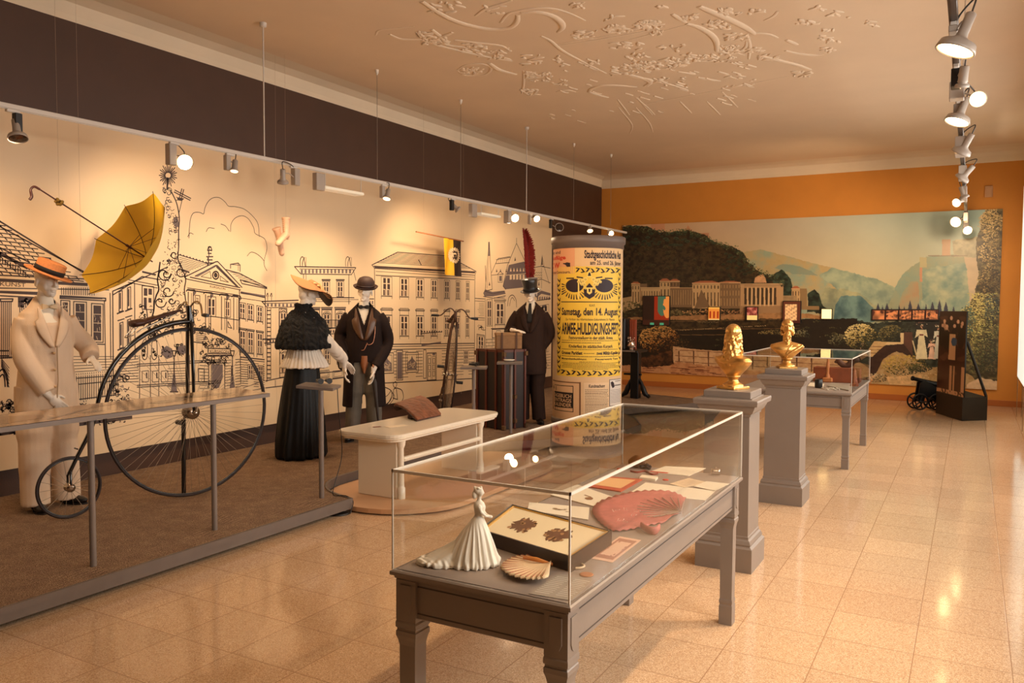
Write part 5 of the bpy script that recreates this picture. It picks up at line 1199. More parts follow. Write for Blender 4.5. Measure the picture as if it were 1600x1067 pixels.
def sculpt_face(co, no, Mi, M):
    c = co@np.array(Mi.to_3x3()).T+np.array(Mi.translation); b = .085
    near = (np.abs(c) < .35).all(1); k = c[near]
    for s in (-1, 1):
        k = gauss(k, (s*.03, .088, b+.124), (.015, .03, .009), (0, -.009, 0)); k = gauss(k, (s*.03, .086, b+.122), (.010, .03, .005), (0, .0055, 0))
        k = gauss(k, (s*.055, .05, b+.06), (.02, .03, .025), (-s*.002, 0, 0)); k = gauss(k, (s*.012, .11, b+.09), (.005, .01, .004), (0, -.002, .002))
    k = gauss(k, (0, .1, b+.0615), (.018, .02, .002), (0, -.0035, 0)); k = gauss(k, (0, .09, b+.044), (.016, .02, .006), (0, -.0025, 0)); k = gauss(k, (0, .1, b+.082), (.006, .02, .008), (0, -.003, 0))
    c[near] = k
    return c@np.array(M.to_3x3()).T+np.array(M.translation)
def headM(fr, base, yaw, pitch, tilt=0):
    return Matrix.Translation(base) @ fr.M.to_3x3().to_4x4() @ Matrix.Rotation(R(yaw), 4, 'Z') @ Matrix.Rotation(R(tilt), 4, 'Y') @ Matrix.Rotation(R(-pitch), 4, 'X') @ Matrix.Diagonal((1.03, 1.03, 1.03, 1))
def hand_mb(mb, w, d, n, side, curl=.35, spread=.12, grip=0):
    """w wrist, d finger direction, n palm normal, side = +-1 thumb side along d x n"""
    w = Vector(w); d = Vector(d).normalized(); n = Vector(n); n = (n-d*n.dot(d)).normalized(); a = d.cross(n)*side
    mb.tube([w-d*.05, w, w+d*.02], [.026, .024, .026], 10)
    M3 = Matrix((a, d, n)).transposed()
    mb.ell(w+d*.052, (.039, .053, .0155), 14, M=M3); mb.ell(w+d*.04+a*.018+n*.006, (.02, .034, .014), 10, M=M3)
    for k, (off, ln, r) in enumerate(((.028, .070, .0088), (.0095, .078, .009), (-.0095, .072, .0086), (-.028, .056, .0078))):
        p = w+d*(.092-abs(k-1.3)*.004)+a*off; dd = (d+a*off*spread*12*.35).normalized(); pts = [p-dd*.02, p]; th = curl*(.8+.15*k)
        ang = 0
        for q in (.44, .3, .26):
            ang += th*(1.15 if q == .44 else 1); v = dd*math.cos(ang)+n*math.sin(ang); p = p+v*ln*q; pts.append(p)
        mb.tube(pts, [r*1.1, r*1.08, r*1.02, r*.95, r*.78], 8); mb.ell(pts[-1], r*.8, 8)
    p = w+d*.022+a*.03+n*.004; v = (d*.75+a*.62+n*(.25+grip)).normalized(); q1 = p+v*.036; v2 = (d*.95+a*.2+n*(.3+grip)).normalized(); q2 = q1+v2*.03
    mb.tube([p-v*.012, p, q1, q2], [.013, .013, .0105, .0085], 8); mb.ell(q2, .0088, 8)
def body_mesh(fr, t, Mh, arms, hips=.09, sh=.17, neckz=1.47, vox=.0048):
    """one continuous figure: head, neck, trunk, legs, arms and hands"""
    b = MB(); b.join(head_mb(), Mh)
    P = fr.p
    b.tube([P(0, 0, .86), P(0, 0, 1.05), P(.01, 0, 1.25), P(0, 0, 1.36), P(-.01, 0, neckz)], [.10, .095, .105, .085, .045], 14)
    for s, (el, wr, d, n, side, curl, grip) in arms.items():
        k = 1 if s == 'L' else -1
        S_ = P(-.01, k*(sh-.035), 1.355)
        b.tube([P(0, 0, 1.33), S_], [.07, .045], 12); b.tube([S_, Vector(el)], [.042, .03], 12); b.tube([Vector(el), Vector(wr)], [.03, .025], 12); b.ell(S_, .042, 12); b.ell(el, .03, 10)
        hand_mb(b, wr, d, n, side, curl, grip=grip)
    for k, (ky, ft) in enumerate(fr.legs):
        k2 = 1 if k == 0 else -1
        b.tube([P(0, k2*hips, .9), ky, ft], [.085, .055, .038], 12)
        b.ell(ky, .055, 10)
    r = remesh(b, vox, 3, .5, lambda co, no: sculpt_face(co, no, Mh.inverted(), Mh))
    return obj('body', r, M_skin, t)
def delfaces(mb, pred):
    keep = []
    for i, f in enumerate(mb.f):
        c = Vector((0, 0, 0))
        for k in f: c += Vector(mb.v[k])
        c /= len(f)
        if not pred(c): keep.append(i)
    mb.f = [mb.f[i] for i in keep]; mb.m = [mb.m[i] for i in keep]; mb.sm = [mb.sm[i] for i in keep]; return mb
def trunk_rings(fr, prof, n=28, lo=0):
    """prof: u, half width, half depth, forward offset, (optional) left offset"""
    rs = []
    for q in prof:
        u, a, b, off = q[:4]; l = q[4] if len(q) > 4 else 0; ring = []
        for k in range(n):
            th = 2*PI*k/n; c, s = math.cos(th), math.sin(th); e = .86
            ring.append(fr.p(off+b*math.copysign(abs(c)**e, c), l+a*math.copysign(abs(s)**e, s), u))
        rs.append(ring)
    return rs
def shoe(fr, p, ang, t, m=None):
    a = R(ang); F = fr.F*math.cos(a)+fr.S*math.sin(a); S = Vector((0, 0, 1)).cross(F); p = Vector((p[0], p[1], fr.o.z)); M3 = Matrix((S, F, Vector((0, 0, 1)))).transposed()
    b = MB(); b.ell(p-F*.01+Vector((0, 0, .045)), (.038, .055, .045), 14, M=M3); b.ell(p+F*.09+Vector((0, 0, .032)), (.044, .085, .032), 16, M=M3); b.ell(p+F*.04+Vector((0, 0, .052)), (.036, .07, .036), 14, M=M3); b.ell(p+Vector((0, 0, .085)), (.036, .044, .03), 12, M=M3)
    b2 = remesh(b, .006, 2); b2.v = [(x, y, max(z, fr.o.z+.0015)) for x, y, z in b2.v]
    s = obj('shoe', b2, m or M_shoe, t)
    so = MB(); out = [(math.sin(th)*(.044 if math.cos(th) > 0 else .037), math.cos(th)*(.12 if math.cos(th) > 0 else .075)+.055) for th in [2*PI*k/24 for k in range(24)]]
    so.prism(out, 0, .012, M=Matrix.Translation(p+Vector((0, 0, .0005))) @ M3.to_4x4()); obj('sole', so, mat('shoe sole', (30, 22, 18), .6), s)
def ang_of(fr, c):
    d = c-fr.o; return d.dot(fr.F), d.dot(fr.S), d.z/fr.k
def sleeve(mb, pts, rad): 
    pts = smooth_path(pts, 5); n = len(pts)
    rr = [rad[0]+(rad[1]-rad[0])*min(1, i/(n-1)) if len(rad) == 2 else np.interp(i/(n-1), np.linspace(0, 1, len(rad)), rad) for i in range(n)]
    mb.tube(pts, list(rr), 16)
GZ = .122
# --- 1 gentleman in the cream suit with the straw boater ------------------------------------------
fr = Fr(-6.07, 3.63, GZ, -12); P = fr.p
t = thing('mannequin', 'white mannequin in a cream suit with straw boater hat, one arm reaching towards the penny-farthing', 'mannequin', fr.o, 0, None)
kL, kR = P(.02, .1, .5), P(.05, -.11, .5); fL, fR = P(-.02, .13, .08), P(.06, -.11, .08); fr.legs = [(kL, fL), (kR, fR)]
wr_r = on(78, 620, 'x', -5.90); el_r = on(40, 566, 'x', -6.02)
wr_l = on(143, 560, 'x', -5.92); el_l = P(.0, .30, 1.16)
Mh = headM(fr, P(-.005, .0, 1.455), 12, 10, 0)
arms = {'L': (el_l, wr_l, (wr_l-el_l).normalized()+Vector((.1, .1, .25)), (.5, -.2, -.8), -1, .18, 0), 'R': (el_r, wr_r, (wr_r-el_r).normalized()*.6+fr.S*.7-fr.U*.5, -fr.F*.8+fr.S*.2, 1, .3, 0)}
body_mesh(fr, t, Mh, arms, sh=.2)
jk = MB(); jk.rings(trunk_rings(fr, [(.70, .21, .16, .02), (.74, .215, .165, .02), (.9, .2, .16, .015), (1.06, .18, .15, .01), (1.2, .185, .155, .01), (1.34, .19, .145, .0), (1.42, .165, .115, -.01), (1.47, .115, .095, -.015), (1.52, .075, .075, -.02), (1.535, .066, .068, -.02)]))
sleeve(jk, [P(0, -.13, 1.375), P(.0, -.155, 1.27), el_r+fr.U*.02, el_r.lerp(wr_r, .5), wr_r.lerp(el_r, .12)], (.076, .074, .07, .066, .062))
sleeve(jk, [P(0, .14, 1.375), P(0, .19, 1.28), el_l+fr.U*.01, el_l.lerp(wr_l, .5), wr_l.lerp(el_l, .14)], (.076, .074, .07, .068, .066))
j = remesh(jk, .008, 3, .5, lambda co, no: folds(co, no, .009, 15, 3))
j = delfaces(j, lambda c: (lambda q: q[0] > .03 and q[2] > 1.36+GZ*0 and abs(q[1]) < (q[2]-1.36)*.42 and q[2] < 1.6)(ang_of(fr, c)))
jo = obj('jacket', j, M_cream_suit, t)
sh_ = MB(); sh_.rings(trunk_rings(fr, [(1.25, .15, .145, .0), (1.36, .14, .135, .0), (1.45, .10, .095, -.005), (1.5, .062, .07, -.008), (1.545, .058, .064, -.008)])); obj('shirt', sh_, M_shirt, t)
bt = MB(); c = P(.115, 0, 1.47)   # bow tie
for s in (-1, 1): bt.add([c+fr.S*s*.006+fr.U*.008, c+fr.S*s*.05+fr.U*.022-fr.F*.01, c+fr.S*s*.052-fr.U*.02-fr.F*.01, c+fr.S*s*.006-fr.U*.008, c+fr.S*s*.006+fr.U*.008-fr.F*.02, c+fr.S*s*.05+fr.U*.022-fr.F*.03, c+fr.S*s*.052-fr.U*.02-fr.F*.03, c+fr.S*s*.006-fr.U*.008-fr.F*.02], [(0, 1, 2, 3), (7, 6, 5, 4), (0, 4, 5, 1), (1, 5, 6, 2), (2, 6, 7, 3), (3, 7, 4, 0)])
bt.ell(c, (.011, .011, .011), 10); obj('bow_tie', bt, mat('cream bow tie', (214, 186, 146), .6), t)
def lapels(fr, jo, m, z0, z1, w0, dep, slope, notch=True):
    for s in (-1, 1):
        lp = MB()
        def fn(u, v):
            z = z0+(z1-z0)*u; inner = (z-z0)*slope; wd = w0*math.sin(PI*min(1, .12+u*.8))*(1 if not notch or u < .7 else .62)
            l = inner+wd*v; f = dep(z, l); return fr.p(f+.006+.008*math.sin(PI*v), s*l, z)
        lp.grid(fn, 14, 6, 0, True, .004 if s < 0 else -.004); obj('lapel', lp, m, jo)
def jdep(z, l): return np.interp(z, [1.0, 1.06, 1.2, 1.34, 1.42, 1.47], [.175, .17, .175, .155, .125, .095])*math.sqrt(max(.1, 1-(l/.25)**2))+.004
lapels(fr, jo, M_cream_suit, 1.18, 1.47, .075, jdep, .26)
ed = MB(); ed.tube([P(jdep(1.2, 0)+.012, .012, 1.19), P(.185, .014, 1.1), P(.195, .012, .95), P(.2, .0, .8), P(.19, -.03, .72)], .004, 6); obj('front_edge', ed, mat('cream seam', (170, 140, 104), .8), jo)
for z in (1.14, 1.02, .9): obj('button', MB().ell(P(.185+.01*(1.1-z)*3, -.005, z), .011, 10), mat('horn button', (196, 160, 116), .3), jo)
for s, z in ((1, .86), (1, .89), (-1, .86)): pass
tr = MB()
for k, (ky, ft) in enumerate(fr.legs):
    s = 1 if k == 0 else -1
    tr.tube(smooth_path([P(0, s*.095, .9), P(.005, s*.1, .72), ky, ky.lerp(ft, .6), ft+Vector((0, 0, -.035))], 4), [.125]*4+[.118]*4+[.105]*4+[.1]*5, 16)
tr.ell(P(0, 0, .85), (.17, .15, .12), 16, M=fr.M.to_3x3()); obj('trousers', remesh(tr, .009, 3, .5, lambda co, no: folds(co, no, .007, 16, 9, (1, 1, .4))), M_cream_suit, t)
shoe(fr, fL, 35, t); shoe(fr, fR, 0, t)
# boater
hm = Mh @ Matrix.Translation((0, .01, .262)) @ Matrix.Rotation(R(-8), 4, 'X') @ Matrix.Rotation(R(-14), 4, 'Y')
hb = MB(); hb.lathe([(.005, .088), (.085, .09), (.094, .084), (.096, .01), (.1, .004), (.155, .004), (.158, 0), (.155, -.006), (.09, -.006), (.086, -.0)], n=40, M=hm, sy=1.12); ho = obj('boater_hat', hb, M_straw, t)
obj('hat_band', MB().lathe([(.0955, .008), (.0985, .008), (.0985, .042), (.0955, .042)], n=40, M=hm, sy=1.12, caps=False), M_blackcloth, ho)
# --- 2 lady in black ------------------------------------------------------------------------------
fr = Fr(-5.84, 6.12, GZ, 82); P = fr.p
t = thing('mannequin', 'white lady mannequin seen from behind in black cape, white blouse and long black skirt', 'mannequin', fr.o)
fr.legs = [(P(0, .06, .45), P(0, .07, .06)), (P(0, -.06, .45), P(0, -.07, .06))]
wr_r = on(540, 566, 'x', -5.66); el_r = P(.18, -.22, 1.07); wr_l = P(.2, .13, 1.12); el_l = P(.06, .2, 1.12)
Mh = headM(fr, P(-.0, .0, 1.40), -18, 12)
arms = {'R': (el_r, wr_r, (wr_r-el_r).normalized()*.8+Vector((.3, .35, -.5)), -fr.U*.6+fr.F*.1-fr.S*.2, 1, .2, 0), 'L': (el_l, wr_l, fr.F, -fr.U, -1, .3, 0)}
body_mesh(fr, t, Mh, arms, sh=.13, neckz=1.42, hips=.04)
def skirt(co, no):
    c = co-np.array(fr.o); th = np.arctan2(c[:, 0], c[:, 1]); z = c[:, 2]; w = np.clip((1.0-z)/.9, 0, 1)
    d = (np.sin(th*13+np.sin(z*3)*1.2)*.5+np.sin(th*21+1+z*2)*.3)*.022*w
    return co+no*d[:, None]
sk = MB(); sk.rings(trunk_rings(fr, [(0.004, .2, .24, -.04), (.03, .215, .255, -.045), (.15, .212, .25, -.045), (.4, .195, .225, -.04), (.7, .165, .185, -.03), (.9, .145, .16, -.015), (.99, .12, .125, 0), (1.04, .115, .12, 0)], 64))
s_ = remesh(sk, .011, 2, .5, skirt); s_.v = [(x, y, max(z, GZ+.003)) for x, y, z in s_.v]; obj('skirt', s_, M_satin, t)
def pleats(co, no, fr=fr):
    c = co-np.array(fr.o); th = np.arctan2(c[:, 0], c[:, 1]); z = c[:, 2]
    return co+no*(np.sin(th*34+np.sin(z*9)*.8)*.0045+np.sin(th*11+z*6)*.004)[:, None]
bl = MB(); bl.rings(trunk_rings(fr, [(.875, .225, .235, 0), (.9, .215, .225, 0), (.98, .175, .18, 0), (1.06, .145, .15, 0), (1.15, .155, .16, 0), (1.3, .165, .145, 0), (1.4, .12, .1, 0), (1.44, .06, .06, -.01)], 48))
sleeve(bl, [P(0, -.1, 1.34), P(.05, -.15, 1.22), el_r, el_r.lerp(wr_r, .5), el_r.lerp(wr_r, .82)], (.06, .065, .062, .06, .05)); sleeve(bl, [P(0, .13, 1.36), P(.05, .2, 1.25), el_l, el_l.lerp(wr_l, .8)], (.075, .085, .08, .06))
fl_ = el_r.lerp(wr_r, .7); bl.tube([fl_, fl_+(wr_r-el_r).normalized()*.02-fr.U*.05, fl_+(wr_r-el_r).normalized()*.02-fr.U*.1], [.04, .045, .04], 14, flat=.5)
obj('blouse', remesh(bl, .0075, 1, .4, lambda co, no: folds(pleats(co, no), no, .005, 40, 5, (1, 1, .2))), M_blouse, t)
def shag(co, no): return folds(folds(co, no, .014, 60, 8, (1, 1, .5)), no, .008, 26, 2)
cp = MB(); cp.rings(trunk_rings(fr, [(1.06, .275, .265, .0), (1.09, .28, .27, .0), (1.2, .26, .245, 0), (1.32, .215, .19, 0), (1.4, .14, .125, 0), (1.455, .075, .08, -.01), (1.475, .085, .09, -.01), (1.495, .08, .085, -.01)], 40))
obj('cape', remesh(cp, .008, 1, .4, shag), M_velvet, t)
hm = Mh @ Matrix.Translation((0, .03, .245)) @ Matrix.Rotation(R(-20), 4, 'X') @ Matrix.Rotation(R(10), 4, 'Y')
def brim(u, v):
    a = 2*PI*u; r = .055+.165*v; return hm @ Vector((math.cos(a)*r, math.sin(a)*r*1.1, .05-.055*v+.03*v*v*math.sin(a*2+.6)+.02*v*math.sin(3*a)))
hb = MB(); hb.grid(brim, 40, 8, 0, True, .005); hb.lathe([(.01, .085), (.05, .08), (.07, .05), (.075, .02)], n=24, M=hm, sy=1.1)
ho = obj('hat', hb, mat('tan straw lady hat', (176, 120, 72), .7, bump=.4, bump_s=140), t)
fe = MB(); random.seed(5)
for k in range(9):
    a = R(20+k*16); q = [hm @ Vector((math.cos(a)*r, math.sin(a)*r, .06+.02*math.sin(r*30)-max(0, r-.12)*.4+rnd(-.01, .01))) for r in (.04, .09, .15, .2, .23)]
    fe.tube(smooth_path(q, 3), [.012]*6+[.008]*4+[.003]*3, 6, flat=.4)
for k in range(7): fe.ell(hm @ Vector((.06*math.cos(k*1.1), .06*math.sin(k*1.1)+.02, .06)), (.03, .022, .014), 10)
obj('hat_trim', fe, mat('pale hat ribbons', (214, 172, 120), .6), ho)
obj('hat_lining', MB().grid(lambda u, v: brim(u+.0, v*.9+.08)-Vector((0, 0, .008)), 30, 4, 0, True), mat('dark hat lining', (50, 24, 20), .7), ho)
# --- 3 gentleman in the tailcoat and bowler ---------------------------------------------------------
fr = Fr(-5.98, 7.22, GZ, -50); P = fr.p
t = thing('mannequin', 'white mannequin in dark tailcoat, bowler hat and grey trousers holding a furled umbrella', 'mannequin', fr.o)
kL, kR = P(.02, .1, .47), P(.0, -.11, .47); fL, fR = P(.0, .12, .06), P(.04, -.14, .06); fr.legs = [(kL, fL), (kR, fR)]
wr_l = on(583, 580, 'x', -5.79); el_l = P(-.02, .265, 1.06); wr_r = on(538, 576, 'x', -5.86); el_r = P(-.05, -.27, 1.1)
Mh = headM(fr, P(0, 0, 1.425), -14, 6, -6)
arms = {'L': (el_l, wr_l, Vector((-.05, -.05, -1)), -fr.S*.9+fr.F*.1, -1, .35, .2), 'R': (el_r, wr_r, Vector((.2, -.1, -.9)), fr.S, 1, .3, 0)}
body_mesh(fr, t, Mh, arms, sh=.2)
jk = MB(); jk.rings(trunk_rings(fr, [(.86, .2, .15, .0), (.92, .21, .16, 0), (1.02, .205, .155, .01), (1.15, .195, .155, .01), (1.3, .205, .15, .0), (1.39, .18, .12, -.01), (1.44, .125, .1, -.015), (1.49, .075, .075, -.02), (1.505, .066, .068, -.02)]))
sleeve(jk, [P(0, -.155, 1.36), P(-.02, -.225, 1.25), el_r, wr_r.lerp(el_r, .08)], (.076, .074, .068, .062)); sleeve(jk, [P(0, .155, 1.36), P(0, .22, 1.25), el_l, wr_l.lerp(el_l, .14)], (.076, .074, .068, .062))
# coat skirts: open at the front, long at the sides and back
for s in (-1, 1):
    def cs(u, v, s=s):
        z = .98-.61*v; a = R(34+140*u); rr = .215+.03*v; return fr.p(math.cos(a)*rr*.78-.01, s*math.sin(a)*rr, z)
    jk.grid(cs, 16, 14, 0, True, .022 if s < 0 else -.022)
j = remesh(jk, .008, 3, .5, lambda co, no: folds(co, no, .006, 14, 21))
j = delfaces(j, lambda c: (lambda q: q[0] > .03 and q[2] > 1.26 and abs(q[1]) < (q[2]-1.26)*.36 and q[2] < 1.6)(ang_of(fr, c)))
jo = obj('tailcoat', j, M_tail, t)
sh_ = MB(); sh_.rings(trunk_rings(fr, [(1.2, .15, .14, .0), (1.3, .14, .135, .0), (1.4, .10, .095, -.005), (1.46, .062, .068, -.008), (1.52, .058, .062, -.008)])); obj('shirt', sh_, M_shirt, t)
def jdep(z, l): return np.interp(z, [.9, 1.02, 1.15, 1.3, 1.39, 1.44], [.16, .165, .17, .155, .125, .095])*math.sqrt(max(.1, 1-(l/.24)**2))+.004
lapels(fr, jo, M_lapel, 1.1, 1.44, .09, jdep, .24)
bt = MB(); c = P(.09, 0, 1.455)
for s in (-1, 1): bt.ell(c+fr.S*s*.035, (.03, .014, .022), 10, M=fr.M.to_3x3())
bt.ell(c, .013, 8); obj('bow_tie', bt, M_blackcloth, t)
vs_ = MB(); vs_.rings(trunk_rings(fr, [(.74, .012, .15, .012), (.82, .045, .155, .012), (.93, .085, .158, .01)], 24)); obj('waistcoat', vs_, M_vest, t)
ch = MB(); ch.tube(smooth_path([P(.14, .12, 1.3), P(.15, .12, 1.2), P(.165, .1, 1.08), P(.175, .05, 1.05), P(.17, .03, 1.07)], 5), .004, 6); ch.tube(smooth_path([P(.175, .03, 1.06), P(.18, .0, 1.0), P(.17, -.03, .99)], 5), .004, 6); obj('watch_chain', ch, M_wire, jo)
tr = MB()
for k, (ky, ft) in enumerate(fr.legs):
    s = 1 if k == 0 else -1
    tr.tube(smooth_path([P(0, s*.085, .9), P(.005, s*.095, .7), ky, ky.lerp(ft, .6), ft+Vector((0, 0, -.015))], 4), [.115]*4+[.105]*4+[.09]*4+[.085]*5, 16)
obj('trousers', remesh(tr, .009, 3, .5, lambda co, no: folds(co, no, .006, 16, 10, (1, 1, .4))), M_greytr, t)
shoe(fr, fL, 15, t); shoe(fr, fR, -20, t)
hm = Mh @ Matrix.Translation((0, 0, .25)) @ Matrix.Rotation(R(-6), 4, 'X')
hb = MB(); hb.lathe([(.004, .115), (.04, .112), (.07, .098), (.088, .07), (.095, .035), (.093, .008), (.1, .0), (.118, -.002), (.13, .006), (.134, .014), (.13, .004), (.115, -.01), (.09, -.012)], n=40, M=hm, sy=1.15); ho = obj('bowler_hat', hb, M_bowler, t)
obj('hat_band', MB().lathe([(.094, .006), (.0975, .006), (.0985, .03), (.096, .03)], n=40, M=hm, sy=1.15, caps=False), mat('brown ribbon', (44, 24, 18), .4), ho)
# his furled umbrella
a, b = wr_l+Vector((.01, 0, -.03)), on(592, 668, 'x', -5.72)
um = thing('furled_umbrella', 'furled dark umbrella held by the bowler-hatted mannequin, pointing at the ground', 'umbrella', b)
d = (b-a).normalized(); tip = a+d*((a.z-GZ-.002)/-d.z)
cu = MB(); cu.tube([a+d*.05, a+d*.1, a+d*.3, tip-d*.12], [.014, .026, .02, .008], 10); obj('canopy', cu, mat('dark umbrella cloth', (44, 34, 30), .6), um)
obj('shaft', MB().tube([a-d*.04, tip], .005, 8), mat('umbrella shaft', (70, 40, 24), .4), um); obj('handle', MB().tube(smooth_path([a+d*.02, a-d*.06, a-d*.1+fr.F*.02, a-d*.08+fr.F*.05], 4), .009, 8), M_vest, um)
# --- 4 gentleman with the top hat at the trunk ------------------------------------------------------
fr = Fr(-4.97, 9.33, GZ, -68); P = fr.p
t = thing('mannequin', 'white mannequin in dark brown suit and black top hat behind the trunk', 'mannequin', fr.o)
kL, kR = P(.02, .09, .47), P(.0, -.1, .47); fL, fR = P(.03, .12, .06), P(.0, -.1, .06); fr.legs = [(kL, fL), (kR, fR)]
wr_r = on(803, 516, 'y', 8.93); el_r = P(.02, -.28, 1.12); wr_l = on(843, 548, 'y', 9.38); el_l = P(-.03, .24, 1.1)
Mh = headM(fr, P(0, 0, 1.43), 0, 8)
arms = {'L': (el_l, wr_l, Vector((-.05, 0, -1)), -fr.S*.9+fr.F*.2, -1, .28, 0), 'R': (el_r, wr_r, (fr.S*.8+fr.F*.45-fr.U*.08), Vector((0, 0, -1)), 1, .12, 0)}
body_mesh(fr, t, Mh, arms, sh=.2)
jk = MB(); jk.rings(trunk_rings(fr, [(.62, .205, .165, .02), (.66, .21, .17, .02), (.85, .205, .165, .015), (1.02, .19, .155, .01), (1.2, .2, .155, .01), (1.33, .205, .145, .0), (1.41, .18, .115, -.01), (1.46, .125, .1, -.015), (1.5, .075, .075, -.02), (1.515, .066, .068, -.02)]))
sleeve(jk, [P(0, -.155, 1.365), P(-.01, -.23, 1.26), el_r, wr_r.lerp(el_r, .2)], (.076, .074, .068, .062)); sleeve(jk, [P(0, .155, 1.365), P(-.01, .215, 1.26), el_l, wr_l.lerp(el_l, .1)], (.076, .074, .068, .062))
j = remesh(jk, .008, 3, .5, lambda co, no: folds(co, no, .006, 14, 31))
j = delfaces(j, lambda c: (lambda q: q[0] > .03 and q[2] > 1.28 and abs(q[1]) < (q[2]-1.28)*.34 and q[2] < 1.6)(ang_of(fr, c)))
jo = obj('jacket', j, M_brownsuit, t)
sh_ = MB(); sh_.rings(trunk_rings(fr, [(1.2, .15, .14, .0), (1.32, .14, .135, .0), (1.42, .10, .095, -.005), (1.48, .062, .068, -.008), (1.54, .058, .062, -.008)])); obj('shirt', sh_, M_shirt, t)
tie = MB(); tie.grid(lambda u, v: P(np.interp(1.5-u*.24, [1.26, 1.33, 1.42, 1.5], [.152, .145, .105, .072])+.008, (v-.5)*(.03+.05*u*(1-u*.3)), 1.5-u*.24), 8, 4, 0, True, .008); obj('necktie', tie, M_blackcloth, t)
def jdep(z, l): return np.interp(z, [.9, 1.02, 1.2, 1.33, 1.41, 1.46], [.17, .165, .17, .15, .12, .09])*math.sqrt(max(.1, 1-(l/.24)**2))+.004
lapels(fr, jo, M_brownsuit, 1.14, 1.46, .08, jdep, .24)
tr = MB()
for k, (ky, ft) in enumerate(fr.legs):
    s = 1 if k == 0 else -1
    tr.tube(smooth_path([P(0, s*.085, .9), P(.005, s*.095, .7), ky, ky.lerp(ft, .6), ft+Vector((0, 0, -.015))], 4), [.115]*4+[.105]*4+[.092]*4+[.088]*5, 16)
obj('trousers', remesh(tr, .009, 3, .5, lambda co, no: folds(co, no, .006, 16, 12, (1, 1, .4))), M_brownsuit, t)
shoe(fr, fL, 20, t); shoe(fr, fR, -15, t)
hm = Mh @ Matrix.Translation((0, .0, .228)) @ Matrix.Rotation(R(-3), 4, 'X') @ Matrix.Rotation(R(5), 4, 'Y')
hb = MB(); hb.lathe([(.004, .15), (.1, .152), (.104, .146), (.096, .1), (.09, .05), (.092, .01), (.1, .0), (.125, -.002), (.132, .006), (.13, -.002), (.115, -.01), (.09, -.012)], n=40, M=hm, sy=1.12); ho = obj('top_hat', hb, M_hatblack, t)
obj('hat_band', MB().lathe([(.0905, .006), (.0945, .006), (.0935, .035), (.0895, .035)], n=40, M=hm, sy=1.12, caps=False), M_blackcloth, ho)
# red ostrich feather standing at the back of the top hat
fb = hm @ Vector((.02, -.115, .02)); ft_ = on(820, 362, 'y', 9.42)
f = MB(); random.seed(9)
sp = smooth_path([fb, fb.lerp(ft_, .35)+Vector((.02, 0, 0)), fb.lerp(ft_, .7)+Vector((.03, 0, 0)), ft_], 8); ax = RT0
f.tube(sp, .004, 6); ftm = MB(); n = len(sp)
for i, p in enumerate(sp):
    w_ = .075*math.sin(PI*min(1, .08+i/n*.88))**.7
    for _ in range(70):
        sgn = random.choice((-1, 1)); e = p+ax*sgn*w_*rnd(.5, 1.05)*(1 if sgn > 0 else .75)+Vector((0, rnd(-.03, .03), rnd(.0, .05)))
        q = Vector((rnd(-.003, .003), rnd(-.003, .003), .012)); ftm.add([p, p+q, e+q*.6, e], [(0, 1, 2, 3)])
for i in range(n-1):
    wa, wb = [.06*math.sin(PI*min(1, .08+k/n*.88))**.7 for k in (i, i+1)]
    for sgn in (-1, 1):
        a_, b_ = sp[i], sp[i+1]; o2 = Vector((0, .006, 0)); ftm.add([a_, a_+ax*sgn*wa+Vector((0, 0, .02)), b_+ax*sgn*wb+Vector((0, 0, .02)), b_], [(0, 1, 2, 3)])
t2 = thing('feather', 'tall red ostrich feather rising behind the black top hat', 'feather', fb); obj('vane', ftm, mat('red feather', (128, 22, 10), .8), t2); obj('shaft', f, mat('feather shaft', (60, 14, 8), .5), t2)
# ---------------------------------------------------------------- penny-farthings
M_bike = mat('black bicycle enamel', (16, 14, 14), .25, coat=.5)
M_tyre = mat('dark rubber tyre', (40, 24, 20), .6)
M_spoke = mat('steel spoke', (160, 140, 116), .35, .8)
M_steel = mat('nickel steel', (190, 180, 168), .22, 1)
M_leather = mat('brown saddle leather', (66, 32, 22), .45, noise_s=20, noise_a=.12)
M_rust = mat('rusty brown iron', (78, 50, 34), .5, .3, noise_s=30, noise_a=.2)
def wheel(parent, M, rr, n, name, tyre, metal, tr=.011):
    w = MB(); rs = []
    w.tube([M @ Vector((rr*math.cos(2*PI*k/64), 0, rr*math.sin(2*PI*k/64))) for k in range(64)], tr, 8, closed=True)
    o = obj(name, w, tyre, parent)
    rm = MB(); rm.tube([M @ Vector(((rr-tr)*math.cos(2*PI*k/64), 0, (rr-tr)*math.sin(2*PI*k/64))) for k in range(64)], tr*.7, 6, closed=True); obj('rim', rm, metal, o)
    sp = MB(); hw = .035 if rr > .4 else .02
    for k in range(n):
        a = 2*PI*k/n; s = hw*(1 if k % 2 else -1); sp.tube([M @ Vector((.02*math.cos(a), s, .02*math.sin(a))), M @ Vector(((rr-tr)*math.cos(a), 0, (rr-tr)*math.sin(a)))], .0016, 4, caps=False)
    obj('spokes', sp, M_spoke, o)
    hb = MB(); hb.lathe([(.012, -hw-.02), (hw*1.5, -hw-.012), (hw*1.6, -hw), (.018, -hw+.01), (.018, hw-.01), (hw*1.6, hw), (hw*1.5, hw+.012), (.012, hw+.02)], n=20, M=M @ Matrix.Rotation(R(90), 4, 'X')); obj('hub', hb, M_steel, o)
    return o
